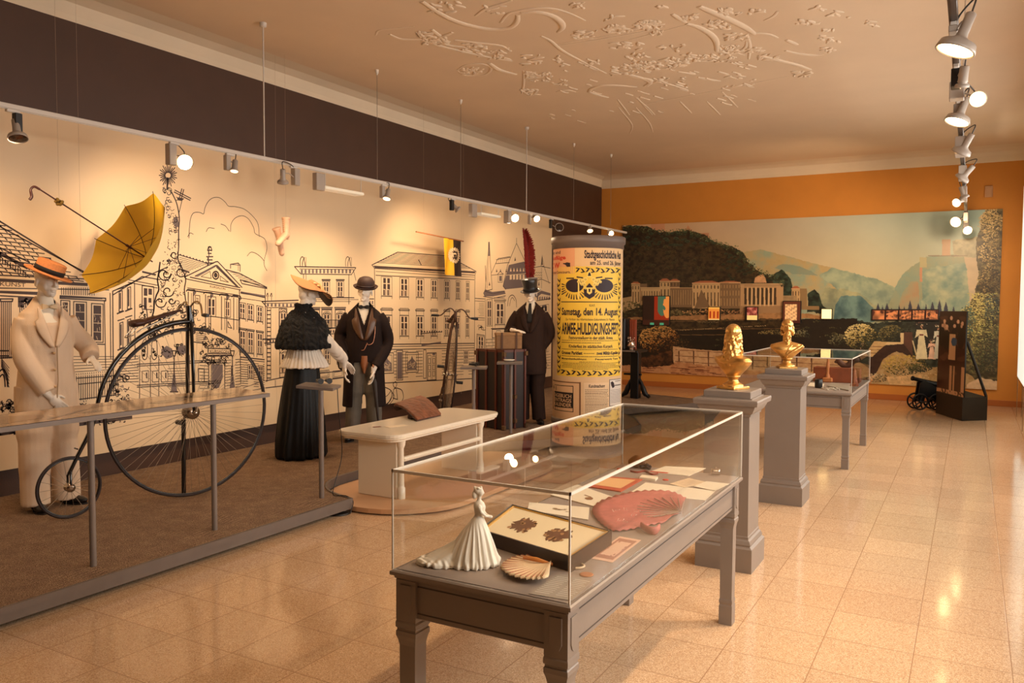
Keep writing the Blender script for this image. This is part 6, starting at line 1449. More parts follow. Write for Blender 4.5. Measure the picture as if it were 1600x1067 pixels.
def penny(label, origin, heading, Rw, rr, back, lean=0, main=M_bike, hand=.28, tube_r=.016, fork_dn=True, steer=0):
    """local x forward, y left, z up; origin where the big wheel meets the ground"""
    t = thing('penny_farthing', label, 'bicycle', origin)
    M = Matrix.Translation(origin) @ Matrix.Rotation(heading, 4, 'Z') @ Matrix.Rotation(lean, 4, 'X')
    V = lambda x, y, z: M @ Vector((x, y, z))
    W1 = wheel(t, M @ Matrix.Translation((0, 0, Rw)), Rw-.012, 60, 'front_wheel', M_tyre, main)
    W2 = wheel(t, M @ Matrix.Translation((-back, 0, rr)), rr-.01, 18, 'rear_wheel', M_tyre, main, .01)
    fk = MB(); top = 2*Rw+.05
    for s in (-1, 1):
        fk.tube([V(0, s*.052, Rw), V(0, s*.05, Rw+.3), V(0, s*.03, top-.02), V(0, 0, top)], [.013, .016, .017, .017], 10, flat=.7)
    fk.cyl(V(0, 0, top-.02), V(0, 0, top+.12), .02, n=14); obj('fork', fk, main, t)
    bb = MB(); pts = []
    for k in range(15):
        a = R(88+k*6.2); q = Rw+.045; pts.append(V(q*math.cos(a), 0, Rw+q*math.sin(a)))
    ex, ez = (Rw+.045)*math.cos(R(88+14*6.2)), Rw+(Rw+.045)*math.sin(R(88+14*6.2))
    for k in (.25, .5, .75): pts.append(V(ex+(-back-ex)*k**1.25, 0, ez+(rr+.12-ez)*k))
    pts.append(V(-back, 0, rr+.10)); n = len(pts)
    bb.tube([V(0, 0, top+.07)]+pts, [tube_r*1.25]+[tube_r*(1.3-.5*i/n) for i in range(n)], 12)
    b_ = obj('backbone', bb, main, t)
    rf = MB()
    for s in (-1, 1): rf.tube([V(-back+.01, 0, rr+.13), V(-back, s*.03, rr+.08), V(-back, s*.03, rr)], .008, 8)
    obj('rear_fork', rf, main, b_)
    obj('step', MB().tube([V(-back+.06, 0, rr+.27), V(-back+.06, .05, rr+.27)], .006, 6), main, b_)
    sd = MB().tube(smooth_path([V(-.07, 0, top+.085), V(-.16, 0, top+.06), V(-.26, 0, top+.03), V(-.36, 0, top-.0), V(-.44, 0, top-.015), V(-.47, 0, top-.02)], 3), [.010]*2+[.013]*2+[.016]*3+[.022]*3+[.03]*3+[.028, .022, .012], 14, flat=2.3)
    def squash(co, no):
        return co
    s_ = obj('saddle', remesh(sd, .006, 3), M_leather, t)
    spg = MB(); spg.tube([V(-.1, 0, top+.06), V(-.24, 0, top+.0), V(-.38, 0, top-.06), V(-.42, 0, top-.085)], .006, 6)
    for s in (-1, 1): spg.tube(smooth_path([V(-.42, s*.03, top-.04), V(-.46, s*.03, top-.075), V(-.5, s*.02, top-.12), V(-.44, 0, top-.10)], 4), .004, 6)
    obj('saddle_spring', spg, M_steel, s_)
    hd = MB(); hpts = [V(.0, 0, top+.1)]
    for s in (-1, 1):
        q = smooth_path([V(0, 0, top+.1), V(.01, s*hand*.25, top+.15), V(.02, s*hand*.5, top+.135), V(-.01, s*hand*.8, top+.06), V(-.03, s*hand, top+.05)], 5); hd.tube(q, .008, 8)
    ho = obj('handlebar', hd, M_steel if main is M_bike else main, t)
    for s in (-1, 1):
        g_ = MB(); g_.tube([V(-.025, s*hand*.93, top+.05), V(-.032, s*(hand+.03), top+.049), V(-.036, s*(hand+.08), top+.048)], [.012, .017, .013], 10); obj('grip', g_, M_black, ho)
    # cranks and pedals
    for s, a in ((-1, R(75)), (1, R(-105))):
        c = MB(); hub = Vector((0, s*.075, Rw)); e = hub+Vector((math.cos(a)*.10, 0, math.sin(a)*.10)); c.tube([M@hub, M@(e+Vector((0, s*.01, 0)))], .009, 8); c.ell(M@hub, .02, 10)
        co = obj('crank', c, M_steel, t); obj('pedal', MB().tube([M@(e+Vector((0, s*.015, 0))), M@(e+Vector((0, s*.10, 0)))], [.02, .02], 8), M_black, co)
    return t, M
a1 = math.atan2(math.cos(R(12)), math.sin(R(12)))
dirv = Vector((math.sin(R(12)), math.cos(R(12)), 0)); C0 = Vector((-5.43, 4.41, GZ))
t, M = penny('tall black penny-farthing with brown saddle standing beside the cream-suited mannequin', C0, a1, .68, .225, .92)
# the stand that carries it
st_ = MB().tube([C0+Vector((-.06, -.03, 0)), C0+Vector((-.05, -.03, .62))], .018, 10); obj('support_post', st_, M_bike, t)
h2 = Vector((-5.84, 8.66, GZ)); toC = (Vector((0, 0, 0))-h2); a2 = math.atan2(toC.y, toC.x)+R(5)
penny('rusty dark penny-farthing seen end on between the bowler-hatted mannequin and the trunk', h2, a2, .64, .2, .85, lean=R(-5), main=M_rust, hand=.22)
# ---------------------------------------------------------------- hanging yellow parasol
M_yel = mat('yellow parasol cloth', (206, 164, 40), .6, bump=.1, bump_s=150)
nt = M_yel.node_tree; pb = nt.nodes['Principled BSDF']; trn = nt.nodes.new('ShaderNodeBsdfTranslucent'); trn.inputs['Color'].default_value = rgb(216, 172, 40); mxs = nt.nodes.new('ShaderNodeMixShader'); mxs.inputs[0].default_value = .25
nt.links.new(pb.outputs[0], mxs.inputs[1]); nt.links.new(trn.outputs[0], mxs.inputs[2]); nt.links.new(mxs.outputs[0], nt.nodes['Material Output'].inputs[0])
hub = on(229, 403, 'x', -6.04); vd = (hub-EYE).normalized()
r_ = (RT-vd*RT.dot(vd)).normalized(); u_ = (UP-vd*UP.dot(vd)-r_*UP.dot(r_)).normalized(); axd = (r_*-.75+u_*.54-vd*.40).normalized()       # from the hub towards the handle
e1 = axd.cross(vd).normalized(); e2 = axd.cross(e1)
t = thing('parasol', 'open yellow parasol hanging upside down in the air beside the straw-hatted mannequin', 'umbrella', hub)
Rr, Dp = .49, .235; ph0 = .2
def can(r, a, s=0):
    k = (a-ph0)/(PI/4); f = k-math.floor(k); g_ = math.sin(PI*f)
    rr_ = Rr*r*(1-.085*g_*r*r); z = Dp*(r**1.7)*(1-.10*g_)
    return hub+axd*z+e1*(rr_*math.cos(a))+e2*(rr_*math.sin(a))
cn = MB(); cn.grid(lambda u, v: can(.01+.99*v, 2*PI*u+ph0), 96, 14); co_ = obj('canopy', cn, M_yel, t)
for k in range(8):
    a = ph0+k*PI/4; pts = [can(r, a)+axd*.004 for r in (.02, .2, .4, .6, .8, .96, 1.0)]; pts.append(pts[-1]+(pts[-1]-pts[-2])*.5)
    ro = obj('rib', MB().tube(pts, .0028, 5), mat('dark rib wire', (62, 34, 16), .4, .3), t)
    obj('stretcher', MB().tube([hub+axd*.17, can(.5, a)+axd*.004], .0022, 5), MATS['dark rib wire'], ro)
sh = hub+axd*.98
obj('shaft', MB().tube([hub-axd*.06, sh], [.006, .006], 8).tube([hub+axd*.15, hub+axd*.2], .011, 8), mat('dark red shaft', (66, 26, 14), .4), t)
side = Vector((0, 0, -1)); side = (side-axd*side.dot(axd)).normalized()
obj('handle', MB().tube(smooth_path([sh-axd*.02, sh+axd*.02+side*.005, sh+axd*.03+side*.04, sh+axd*.0+side*.08, sh-axd*.0+side*.11], 4), [.009]*9+[.011]*8, 8), MATS['dark red shaft'], t)
tas = MB(); tc_ = hub+axd*.80; random.seed(2)
for k in range(12): v = Vector((rnd(-1, 1), rnd(-1, 1), rnd(-1, 1))).normalized(); tas.ell(tc_+v*.022, (.016, .012, .012), 6)
obj('tassel', tas, mat('olive tassel', (120, 92, 30), .8), t)
obj('strap', MB().tube(smooth_path([can(1, ph0+PI/4*5), can(1, ph0+PI/4*5)-Vector((0, 0, .05)), can(1, ph0+PI/4*5)-Vector((0, -.02, .09))], 4), .006, 6, flat=.3), M_yel, co_)
M_nylon = mat('thin hanging cord', (176, 150, 120), .5)
for p in (hub+axd*.8, can(1, ph0+PI/4*7)): obj('hanging_cord', MB().tube([p, Vector((p.x, p.y, ZC))], .0009, 4), M_nylon, t)
# ---------------------------------------------------------------- hanging boots
M_boot = mat('pale pinkish boot leather', (206, 166, 138), .6, noise_s=25, noise_a=.08)
def boot(label, top, ank, toe, heel_r=.03):
    top, ank, toe = map(Vector, (top, ank, toe)); b = MB(); d = (toe-ank).normalized()
    b.tube([top, top.lerp(ank, .5), ank], [.042, .036, .034], 14); b.tube(smooth_path([ank, ank.lerp(toe, .4), ank.lerp(toe, .8), toe], 3), [.036]*3+[.032]*3+[.03]*2+[.022, .012], 12)
    up = (top-ank).normalized(); b.ell(ank-up*.012-d*.015, .036, 12); b.tube([ank-up*.03-d*.03, ank-up*.075-d*.035], [.022, .015], 10)
    t = thing('boot', label, 'boot', toe, 0, None); r = remesh(b, .0055, 2, .5, lambda co, no: folds(co, no, .002, 60, 3))
    bo = obj('boot_body', r, M_boot, t); obj('cuff', MB().tube([top-up*.012, top+up*.004, top+up*.008], [.044, .047, .043], 16), M_boot, bo)
    la = MB(); f0 = d-up*d.dot(up); f0.normalize()
    for k in range(7): q = top.lerp(ank, .1+.13*k)+f0*.037; s = up.cross(f0); la.tube([q-s*.014, q+f0*.004, q+s*.014+up*.01], .0016, 4)
    obj('lacing', la, mat('boot lace', (170, 130, 100), .7), bo)
    obj('hanging_cord', MB().tube([top, Vector((top.x, top.y, ZC))], .0009, 4), M_nylon, t)
BX = -6.28
boot('pale ladies boot with toe pointing down left, the upper of the two hanging boots', on(447, 341, 'x', BX), on(447, 366, 'x', BX), on(432, 383, 'x', BX+.01))
boot('pale ladies boot hanging toe down, lower and behind the other boot', on(432, 357, 'x', BX-.1), on(436, 370, 'x', BX-.1), on(441, 400, 'x', BX-.1))
# ---------------------------------------------------------------- hanging flag
FX = -6.3
t = thing('flag', 'small black and yellow eagle flag hanging before the long house drawing', 'flag', on(706, 430, 'x', FX))
pa, pb_ = on(650, 362, 'x', FX), on(724, 377, 'x', FX); obj('pole', MB().tube([pa, pb_], .009, 8), M_vest, t)
fa, fb_, fc = on(693.5, 371.5, 'x', FX), on(720.5, 376, 'x', FX), on(694, 429, 'x', FX)
def FL(u, v, lift=0):
    p = fa.lerp(fb_, u)+Vector((0, 0, (fc.z-fa.z)*v)); p.x += .016*math.sin(u*11+v*2)*(.3+v)+lift; return p
fl = MB()
NU, NV = 24, 24
P_ = [[FL(i/NU, j/NV) for j in range(NV+1)] for i in range(NU+1)]
vsf = [p for r in P_ for p in r]; w_ = NV+1
fl.v = [tuple(p) for p in vsf]
for i in range(NU):
    for j in range(NV):
        fl.f.append([i*w_+j, i*w_+j+1, (i+1)*w_+j+1, (i+1)*w_+j]); fl.m.append(0 if i < NU*.52 else 1); fl.sm.append(True)
fo = obj('cloth', fl, [mat('golden yellow flag cloth', (232, 176, 36), .5), mat('black flag cloth', (44, 26, 18), .6)], t)
em = MB()
def FD(pts, mi, lift=.004): em.add([FL(u, v, lift) for u, v in pts], [tuple(range(len(pts)))[::-1]], mi)
for k in range(20):
    a = 2*PI*k/20; c, s = math.cos(a), math.sin(a)
    FD([(.6+.05*c-.04*s, .44+.03*s+.02*c), (.6+.36*c-.03*s, .44+.22*s+.012*c), (.6+.36*c+.03*s, .44+.22*s-.012*c), (.6+.05*c+.04*s, .44+.03*s-.02*c)], 0)
FD([(.6+.33*math.cos(2*PI*k/16), .44+.2*math.sin(2*PI*k/16)) for k in range(16)], 0, .003)
for k in range(16):
    a = 2*PI*k/16+.1; c, s = math.cos(a), math.sin(a); FD([(.6+.12*c-.03*s, .44+.07*s+.015*c), (.6+.3*c, .44+.185*s), (.6+.12*c+.03*s, .44+.07*s-.015*c)], 1, .006)
FD([(.5, .36), (.56, .3), (.62, .36), (.7, .3), (.74, .38), (.68, .5), (.62, .56), (.54, .5)], 1, .007)
em2 = MB(); em2.v = em.v; em2.f = em.f; em2.m = em.m; em2.sm = em.sm
obj('eagle_emblem', em2, [mat('white flag print', (226, 200, 160), .6), MATS['black flag cloth']], fo)
for p in (pa.lerp(pb_, .15), pb_): obj('hanging_cord', MB().tube([p, Vector((p.x, p.y, ZC))], .0009, 4), M_nylon, t)
# ---------------------------------------------------------------- wardrobe trunk and suitcase
M_trunk = mat('dark trunk canvas', (30, 16, 13), .5, noise_s=20, noise_a=.15)
M_slat = mat('reddish trunk slats', (84, 34, 16), .4, noise_s=10, noise_a=.1)
TA, TB_, TCc = on(745, 666, 'z', GZ), on(787, 672.5, 'z', GZ), on(820, 668, 'z', GZ); TD = TA+(TCc-TB_)
H0, H1 = GZ+.001, 1.105
t = thing('wardrobe_trunk', 'dark standing wardrobe trunk with red-brown wooden slats', 'trunk', (TA+TCc)/2)
quad = [TA, TB_, TCc, TD]; ctr = sum(quad, Vector())/4
obj('trunk_body', MB().prism([(p.x, p.y) for p in quad], H0+.01, H1-.01), M_trunk, t)
for i in range(4):
    a, b = quad[i], quad[(i+1) % 4]; d = (b-a).normalized(); nrm = Vector((d.y, -d.x, 0))
    for f_ in ((.02, .36, .72, .98) if i in (0, 2) else (.02, .5, .98)):
        p = a.lerp(b, f_); sl = MB(); sl.prism([(q.x, q.y) for q in (p-d*.014, p-d*.014+nrm*.014, p+d*.014+nrm*.014, p+d*.014)][::1], H0, H1); obj('slat', sl, M_slat, t)
lid = MB(); lid.prism([((p-ctr).x*1.02+ctr.x, (p-ctr).y*1.02+ctr.y) for p in quad], H1-.03, H1, 0); obj('lid', lid, M_slat, t)
ms = MB()
for p in quad:
    q = ctr+(p-ctr)*1.03
    for z in (H0+.03, H1-.05): ms.bbox(q.x-.022, q.x+.022, q.y-.022, q.y+.022, z-.028, z+.028, .004)
q = TB_.lerp(TCc, .5); 
for z in (.5, .2): ms.bbox(q.x-.02, q.x+.03, q.y-.03, q.y+.02, z, z+.05, .004)
obj('metal_fittings', ms, mat('dull brass fitting', (120, 92, 66), .4, .7), t)
sc = (TA.lerp(TB_, .65)+(TCc-TB_)*.45); rz = math.atan2((TCc-TB_).y, (TCc-TB_).x)
d1 = RT0.copy(); sc = Vector((on(799, 545, 'z', H1).x, on(799, 545, 'z', H1).y, H1)); sc = ctr+Vector((.0, .0, 0)); sc.z = H1
sM = Matrix.Translation(sc+RT0*.09) @ Matrix.Rotation(YAW+R(6), 4, 'Z')
t = thing('suitcase', 'small tan cardboard suitcase standing on top of the wardrobe trunk', 'suitcase', sc+RT0*.09)
obj('case_body', MB().bbox(-.16, .16, -.11, .11, .001, .195, .008, M=sM), mat('tan suitcase board', (136, 100, 62), .6, noise_s=18, noise_a=.12), t)
obj('case_lid', MB().bbox(-.165, .165, -.115, .115, .165, .203, .008, M=sM), mat('tan suitcase lid', (150, 112, 70), .6, noise_s=18, noise_a=.1), t)
f_ = MB()
for x in (-.09, .09): f_.box(x-.012, x+.012, -.1185, -.11, .0, .206, M=sM)
obj('case_straps', f_, mat('dark case strap', (84, 54, 32), .6), t)
# ---------------------------------------------------------------- carpet bag and papers on the bench
t = thing('handbag', 'brown tooled leather bag lying on the white bench', 'bag', (-4.4, 6.1, .604))
cC, cB, cA = on(651, 658, 'z', .606), on(688, 649, 'z', .606), on(616, 634, 'z', .70)
def bagf(u, v, lift=0):
    p = cC+(cB-cC)*u+(cA-cC)*v*(1-.1*u); return p+Vector((0, 0, .055*math.sin(PI*v)**.8*(.4+.6*math.sin(PI*(.1+.8*u)))+.05*u*v+lift))
bg_ = MB().grid(bagf, 30, 20, 0, True, -.022)
obj('flap', remesh(bg_, .006, 2, .5, lambda co, no: folds(co, no, .0035, 55, 6)), mat('tooled brown leather', (122, 72, 46), .55, noise_s=16, noise_a=.35, bump=1.0, bump_s=34), t)
b2 = MB(); m0 = bagf(.5, .5)
b2.tube([bagf(.05, .35)-Vector((0, 0, .05)), bagf(.5, .4)-Vector((0, 0, .07)), bagf(.9, .3)-Vector((0, 0, .05))], [.03, .045, .03], 12); b2.tube([bagf(0, .9)-Vector((0, 0, .02)), bagf(.5, .95)-Vector((0, 0, .03)), bagf(.9, .95)-Vector((0, 0, .03))], [.03, .045, .03], 12); b2.ell(m0-Vector((0, 0, .07)), (.09, .09, .045), 14)
br = remesh(b2, .008, 3); br.v = [(x, y, max(z, .6045)) for x, y, z in br.v]
obj('bag_body', br, mat('dark brown leather', (58, 34, 24), .5), t)
tr_ = MB(); tr_.tube([bagf(u, 0) for u in np.linspace(0, 1, 12)]+[bagf(1, v) for v in np.linspace(.1, 1, 8)]+[bagf(u, 1) for u in np.linspace(.9, 0, 10)]+[bagf(0, v) for v in np.linspace(.9, .1, 8)], .007, 6, closed=True); obj('piping', tr_, MATS['dark brown leather'], t)
def card(name, px, py, w_, d_, rz, z, label, cat, m, th=.002, lift=0, group=None):
    p = on(px, py, 'z', z); b = MB().bbox(-w_/2, w_/2, -d_/2, d_/2, 0.0006, th, .0005); b.xform(Matrix.Translation((p.x, p.y, z)) @ Matrix.Rotation(rz, 4, 'Z'))
    return solid(name, b, m, label, cat, group), Matrix.Translation((p.x, p.y, z)) @ Matrix.Rotation(rz, 4, 'Z')
M_paper = mat('cream paper', (240, 226, 200), .6)
M_paper2 = mat('old paper', (226, 200, 164), .7, noise_s=10, noise_a=.06)
card('paper_sheet', 620, 666, .2, .1, R(70), .604, 'white paper sheet at the near end of the bench', 'paper', M_paper)
card('small_card', 589, 667, .07, .035, R(60), .604, 'little dark red card left of the paper on the bench', 'card', mat('dark red card', (120, 50, 36), .5))
# opera glasses and objects on the small stands
def glasses(c, rz, label, name='opera_glasses', sc_=1):
    M = Matrix.Translation(c) @ Matrix.Rotation(rz, 4, 'Z') @ Matrix.Scale(sc_, 4); t = thing(name, label, 'binoculars', c)
    for s in (-1, 1):
        b = MB(); b.tube([M @ Vector((s*.03, -.04, .025)), M @ Vector((s*.03, .0, .025)), M @ Vector((s*.03, .04, .025))], [.024, .018, .014], 14); obj('barrel', b, M_black, t)
    obj('bridge', MB().tube([M @ Vector((-.03, 0, .03)), M @ Vector((.03, 0, .03))], .008, 8).tube([M @ Vector((-.03, .035, .027)), M @ Vector((.03, .035, .027))], .006, 8), M_steel, t)
glasses(Vector((-4.60, 5.04, 1.014)), R(60), 'black opera glasses on the small stand in front of the lady in black', sc_=1.2)
glasses(Vector((-4.99, 7.98, .948)), R(100), 'black opera glasses on the small stand beside the trunk', sc_=1.1)
b = MB().lathe([(.005, .004), (.05, .006), (.07, .02), (.066, .02), (.048, .01), (.005, .008)], (-4.80, 8.47, .984), 24); solid('white_dish', b, M_shirt, 'small white dish on the stand in front of the trunk', 'dish')
# ---------------------------------------------------------------- poster column
PC = on(916.5, 655, 'y', 9.80); PC = Vector((PC.x, PC.y, 0)); PR = .452
M_colpaper = mat('old poster paper', (226, 192, 148), .6, noise_s=4, noise_a=.06)
M_cap = mat('grey column cap', (112, 98, 90), .5)
M_navy = mat('dark print ink', (44, 26, 34), .6)
M_red = mat('red print ink', (206, 50, 26), .6)
M_ypost = mat('yellow poster paper', (240, 200, 70), .55, noise_s=3, noise_a=.05)
t = thing('advertising_column', 'round poster column with grey cap covered in old german event posters', 'advertising column', PC+Vector((0, 0, GZ)))
obj('column', MB().lathe([(PR, GZ+.07), (PR, 2.40)], PC, 96, caps=False), M_colpaper, t)
obj('base_ring', MB().lathe([(PR+.012, GZ+.001), (PR+.012, GZ+.06), (PR+.004, GZ+.075), (PR-.01, GZ+.075)], PC, 96), M_cap, t)
obj('cap', MB().lathe([(PR-.02, 2.37), (PR+.012, 2.375), (PR+.012, 2.43), (PR+.028, 2.44), (PR+.032, 2.47), (PR+.032, 2.52), (PR+.02, 2.53), (.02, 2.55)], PC, 96), M_cap, t)
def cyl_hit(px, py, r):
    u = (px-800)/FPX; w = (533.5-py)/FPX; d = FW+u*RT+w*UP; o = EYE-PC
    A = d.x*d.x+d.y*d.y; B = 2*(o.x*d.x+o.y*d.y); Cc = o.x*o.x+o.y*o.y-r*r; D = B*B-4*A*Cc
    if D < 0: D = 0
    tt = (-B-math.sqrt(D))/(2*A); p = EYE+d*tt; return math.atan2(p.y-PC.y, p.x-PC.x), p.z
def cp_(th, z, l): return Vector((PC.x+math.cos(th)*(PR+l), PC.y+math.sin(th)*(PR+l), z))
class Poster:
    def __init__(s, x0, x1, y0, y1, m, name, lab=None):
        xm = max(863.5, min(969, x0)), max(864, min(969.8, x1)); s.th0, a = cyl_hit(xm[0], (y0+y1)/2, PR); s.th1, _ = cyl_hit(xm[1], (y0+y1)/2, PR)
        xc = (xm[0]+xm[1])/2; s.z1 = cyl_hit(xc, y0, PR)[1]; s.z0 = cyl_hit(xc, y1, PR)[1]; s.name = name; s.x = xm; s.y = (y0, y1)
        s.mb = MB(); s.m = m; s.quad(s.th0, s.th1, s.z0, s.z1, 0, .0015)
    def quad(s, a, b, z0, z1, mi, l, n=None):
        n = n or max(1, int(abs(b-a)/.06)); s.mb.grid(lambda u, v: cp_(a+(b-a)*u, z0+(z1-z0)*v, l), n, 1, mi, False)
    def uv(s, px, py):
        th, _ = cyl_hit(px, py, PR); return th, s.z1+(s.z0-s.z1)*(py-s.y[0])/(s.y[1]-s.y[0])
    def text(s, body, px0, px1, py0, py1, mi=1, bold=.01):
        a, zb = s.uv(px0, py1); b, zt = s.uv(px1, py0); vs, fs = text_mesh(body, 1.0, 1.0, bold)
        s.mb.add([cp_(a+(b-a)*x, zb+(zt-zb)*y, .003) for x, y in vs], fs, mi)
    def line(s, px0, px1, py, h, mi=1, dash=0, rg=random):
        a, z = s.uv(px0, py); b, _ = s.uv(px1, py); hz = h*.0081
        if not dash: s.quad(a, b, z-hz/2, z+hz/2, mi, .003); return
        q = a
        while (q-a)*(b-a) >= 0 and abs(q-a) < abs(b-a)-.01:
            L = rg.uniform(.02, .07)*(1 if b > a else -1); s.quad(q, q+L*.82, z-hz/2, z+hz/2, mi, .003, 1); q += L
    def poly(s, pts, mi=1, l=.003):
        lo, hi = min(p[0] for p in pts), max(p[0] for p in pts); n = max(1, int((hi-lo)/3))
        for k in range(n):
            c = list(pts)
            for lim, sg in ((lo+(hi-lo)*k/n, 1), (lo+(hi-lo)*(k+1)/n, -1)):
                o = []
                for i in range(len(c)):
                    a, b = c[i], c[(i+1) % len(c)]; ia, ib = (a[0]-lim)*sg >= -1e-9, (b[0]-lim)*sg >= -1e-9
                    if ia: o.append(a)
                    if ia != ib: f = (lim-a[0])/(b[0]-a[0]); o.append((lim, a[1]+(b[1]-a[1])*f))
                c = o
                if not c: break
            if len(c) > 2: s._poly(c, mi, l)
    def _poly(s, pts, mi, l):
        q = [s.uv(*p) for p in pts]; s.mb.add([cp_(a, z, l) for a, z in q], [tuple(range(len(q)))], mi)
    def leafband(s, px0, py0, px1, py1, n, w):
        """wavy leaf border"""
        for k in range(n):
            f0, f1 = k/n, (k+1)/n; sg = 1 if k % 2 else -1
            for (a, b, o1, o2, wd) in ((f0, f1, -sg, sg, .45), (f0+.3/n, f1, sg*.9, sg*.5, .3), (f0, f0+.6/n, sg*.9, sg*.95, .25)):
                dx, dy = px1-px0, py1-py0; L = math.hypot(dx, dy); nx, ny = -dy/L, dx/L
                p = (px0+dx*a+nx*o1*w*.45, py0+dy*a+ny*o1*w*.45); q = (px0+dx*b+nx*o2*w*.45, py0+dy*b+ny*o2*w*.45); m_ = ((p[0]+q[0])/2+nx*w*wd*.6, (p[1]+q[1])/2+ny*w*wd*.6); m2_ = ((p[0]+q[0])/2-nx*w*wd*.5, (p[1]+q[1])/2-ny*w*wd*.5)
                s.poly([p, m_, q, m2_])
    def done(s, mats): return obj('poster', s.mb, [s.m]+mats, t, label=s.name)
rg = random.Random(4)
p = Poster(863, 898, 384, 428, mat('salmon poster paper', (226, 164, 120), .6), 'salmon poster with red lettering and pointing hand')
p.text('Linz und', 864, 876, 391, 396, 1); p.text('Ausflüge', 864, 884, 399, 405, 2, .03); p.text('C W', 864, 875, 410, 418, 2, .04); p.text('und bei Concours.', 864, 892, 423, 427, 1)
p.poly([(880, 412), (886, 410), (891, 411), (891, 417), (886, 417), (884, 414)]); p.poly([(880, 411), (887, 411), (887, 412.4), (880, 412.6)])
p.done([M_navy, M_red])
p = Poster(898.5, 971, 386, 415, mat('buff poster paper', (230, 192, 140), .6), 'buff poster headed Stadtgeschichtliche')
p.text('Stadtgeschichtliche Aus', 913, 969.5, 391, 403, 1, .03); p.text('am 25. und 26. Jänner', 922, 969.5, 407, 413.5, 1, .02); p.done([M_navy])
p = Poster(871, 969.5, 416, 589, M_ypost, 'large yellow poster with double eagle announcing Armee-Huldigungs-Fest')
p.leafband(899, 422, 969, 422, 9, 8); p.leafband(873.5, 434, 873.5, 586, 20, 5); p.leafband(967.6, 424, 967.6, 586, 22, 3.4); p.leafband(876, 583, 966, 583, 11, 8)
for sg in (-1, 1):       # wings
    cx = 921+sg*23; p.poly([(cx+14*math.cos(a), 446+10.5*math.sin(a)) for a in [k*PI/10 for k in range(20)]], 1)
    for q, (dx, dy, r_) in enumerate(((6, 436, 3.2), (10, 439, 3), (14, 437, 2.6), (8, 444, 3), (12, 444, 2.2), (17, 440, 2.2), (6, 450, 2))):
        p.poly([(921+sg*dx+r_*math.cos(a), dy+r_*math.sin(a)) for a in [k*PI/5 for k in range(10)]], 2, .0034); p.poly([(921+sg*dx+r_*.55*math.cos(a), dy+.3+r_*.5*math.sin(a)) for a in [k*PI/4 for k in range(8)]], 3, .0038); p.poly([(921+sg*dx+r_*.3*math.cos(a), dy+r_*.25*math.sin(a)) for a in [k*PI/3 for k in range(6)]], 2, .0042)
    p.poly([(921+sg*10, 433), (921+sg*20, 431.5), (921+sg*20, 433.5), (921+sg*10, 435)]); p.poly([(921+sg*24, 433.5), (921+sg*36, 433.5), (921+sg*36, 435.5), (921+sg*24, 435.5)])
    for k in range(13):
        a = R(-14+k*12.5); c, s_ = math.cos(a)*sg, math.sin(a); r0, r1 = 16, 27-(7 if 4 < k < 9 else 0)*abs(s_)
        x0, y0, x1, y1 = cx+c*r0*.95, 448+s_*12, cx+c*r1*.92, 448+s_*20
        if (x1-921)*sg > 43: x1 = 921+sg*43
        y1 = min(y1, 469); nx, ny = -s_*1.0, c*1.0; p.poly([(x0+nx*.5, y0+ny*.5), (x1+nx, y1+ny), (x1-nx, y1-ny), (x0-nx*.5, y0-ny*.5)])
    for q in range(3): p.poly([(921+sg*(7+q*3.5)+1.4*math.cos(a), 439+q*1.5+2*math.sin(a)) for a in [k*PI/4 for k in range(8)]], 2)
p.poly([(917, 433), (918, 426), (921, 423), (924, 426), (925, 433)], 2); p.poly([(918.4, 431), (919.4, 427), (921, 425), (922.6, 427), (923.6, 431)], 1, .0035)
p.poly([(912, 452), (921, 442), (930, 452), (929, 462), (921, 467), (913, 462)], 1); p.poly([(917, 449), (925, 449), (925, 457), (921, 460), (917, 457)], 2, .0036); p.poly([(919.5, 451), (922.5, 451), (922, 456), (920, 456)], 1, .004)
p.poly([(903, 436), (905, 436), (905.5, 466), (903, 466)], 2, .0036); p.line(877, 965, 471.5, 1.3)
p.text('K.H.F.', 921, 930, 475, 478.5); p.text('Samstag, den 14. August', 878, 965, 481, 492, 1, .03); p.text('Zur Vorfeier des Allerhöchsten Geburtsfestes Sr. Majestät', 884, 960, 497, 500.5, 1, 0)
p.text('ARMEE-HULDIGUNGS-FEST', 878, 965.5, 504.5, 522, 1, .03); p.text('Festvorstellung in der städt. Arena', 889, 957, 525, 530, 1, .02)
p.line(878, 965, 532.2, .7, dash=1, rg=rg); p.line(878, 940, 535.5, .9, dash=1, rg=rg); p.text('Kinderfest im städtischen Kurpark', 889, 957, 538.5, 543.5, 1, .02); p.line(878, 965, 546, .7, dash=1, rg=rg)
p.text('Grosses Parkfest', 878, 910, 549, 554, 1, .03); p.line(912, 930, 552, .7, dash=1, rg=rg); p.text('zwei Militär-Kapellen', 932, 965, 549, 554, 1, .03); p.line(878, 965, 557, .8, dash=1, rg=rg)
p.text('Monarchenhuldigung.', 878, 917, 559.5, 562.5, 1, .02); p.text('Feuerwerk Tanz', 930, 965, 559.5, 562.5, 1, .02)
for k, (a, b) in enumerate(((905, 940), (878, 965), (880, 962), (878, 965), (878, 965), (895, 950))): p.line(a, b, 565.5+k*2.3, .7, dash=1, rg=rg)
p.done([M_navy, mat('pale yellow print', (246, 220, 120), .6), mat('ochre print', (196, 150, 54), .6)])
M_brown = mat('brown poster frame', (120, 84, 58), .6); M_bpap = mat('pale tan paper', (222, 180, 136), .6)
p = Poster(863.5, 908, 595, 654, M_bpap, 'tan poster with a black calendar advertisement')
p.line(864, 907, 597, 1.6, 1); p.poly([(905, 596), (907.5, 596), (907.5, 650), (905, 650)], 1)
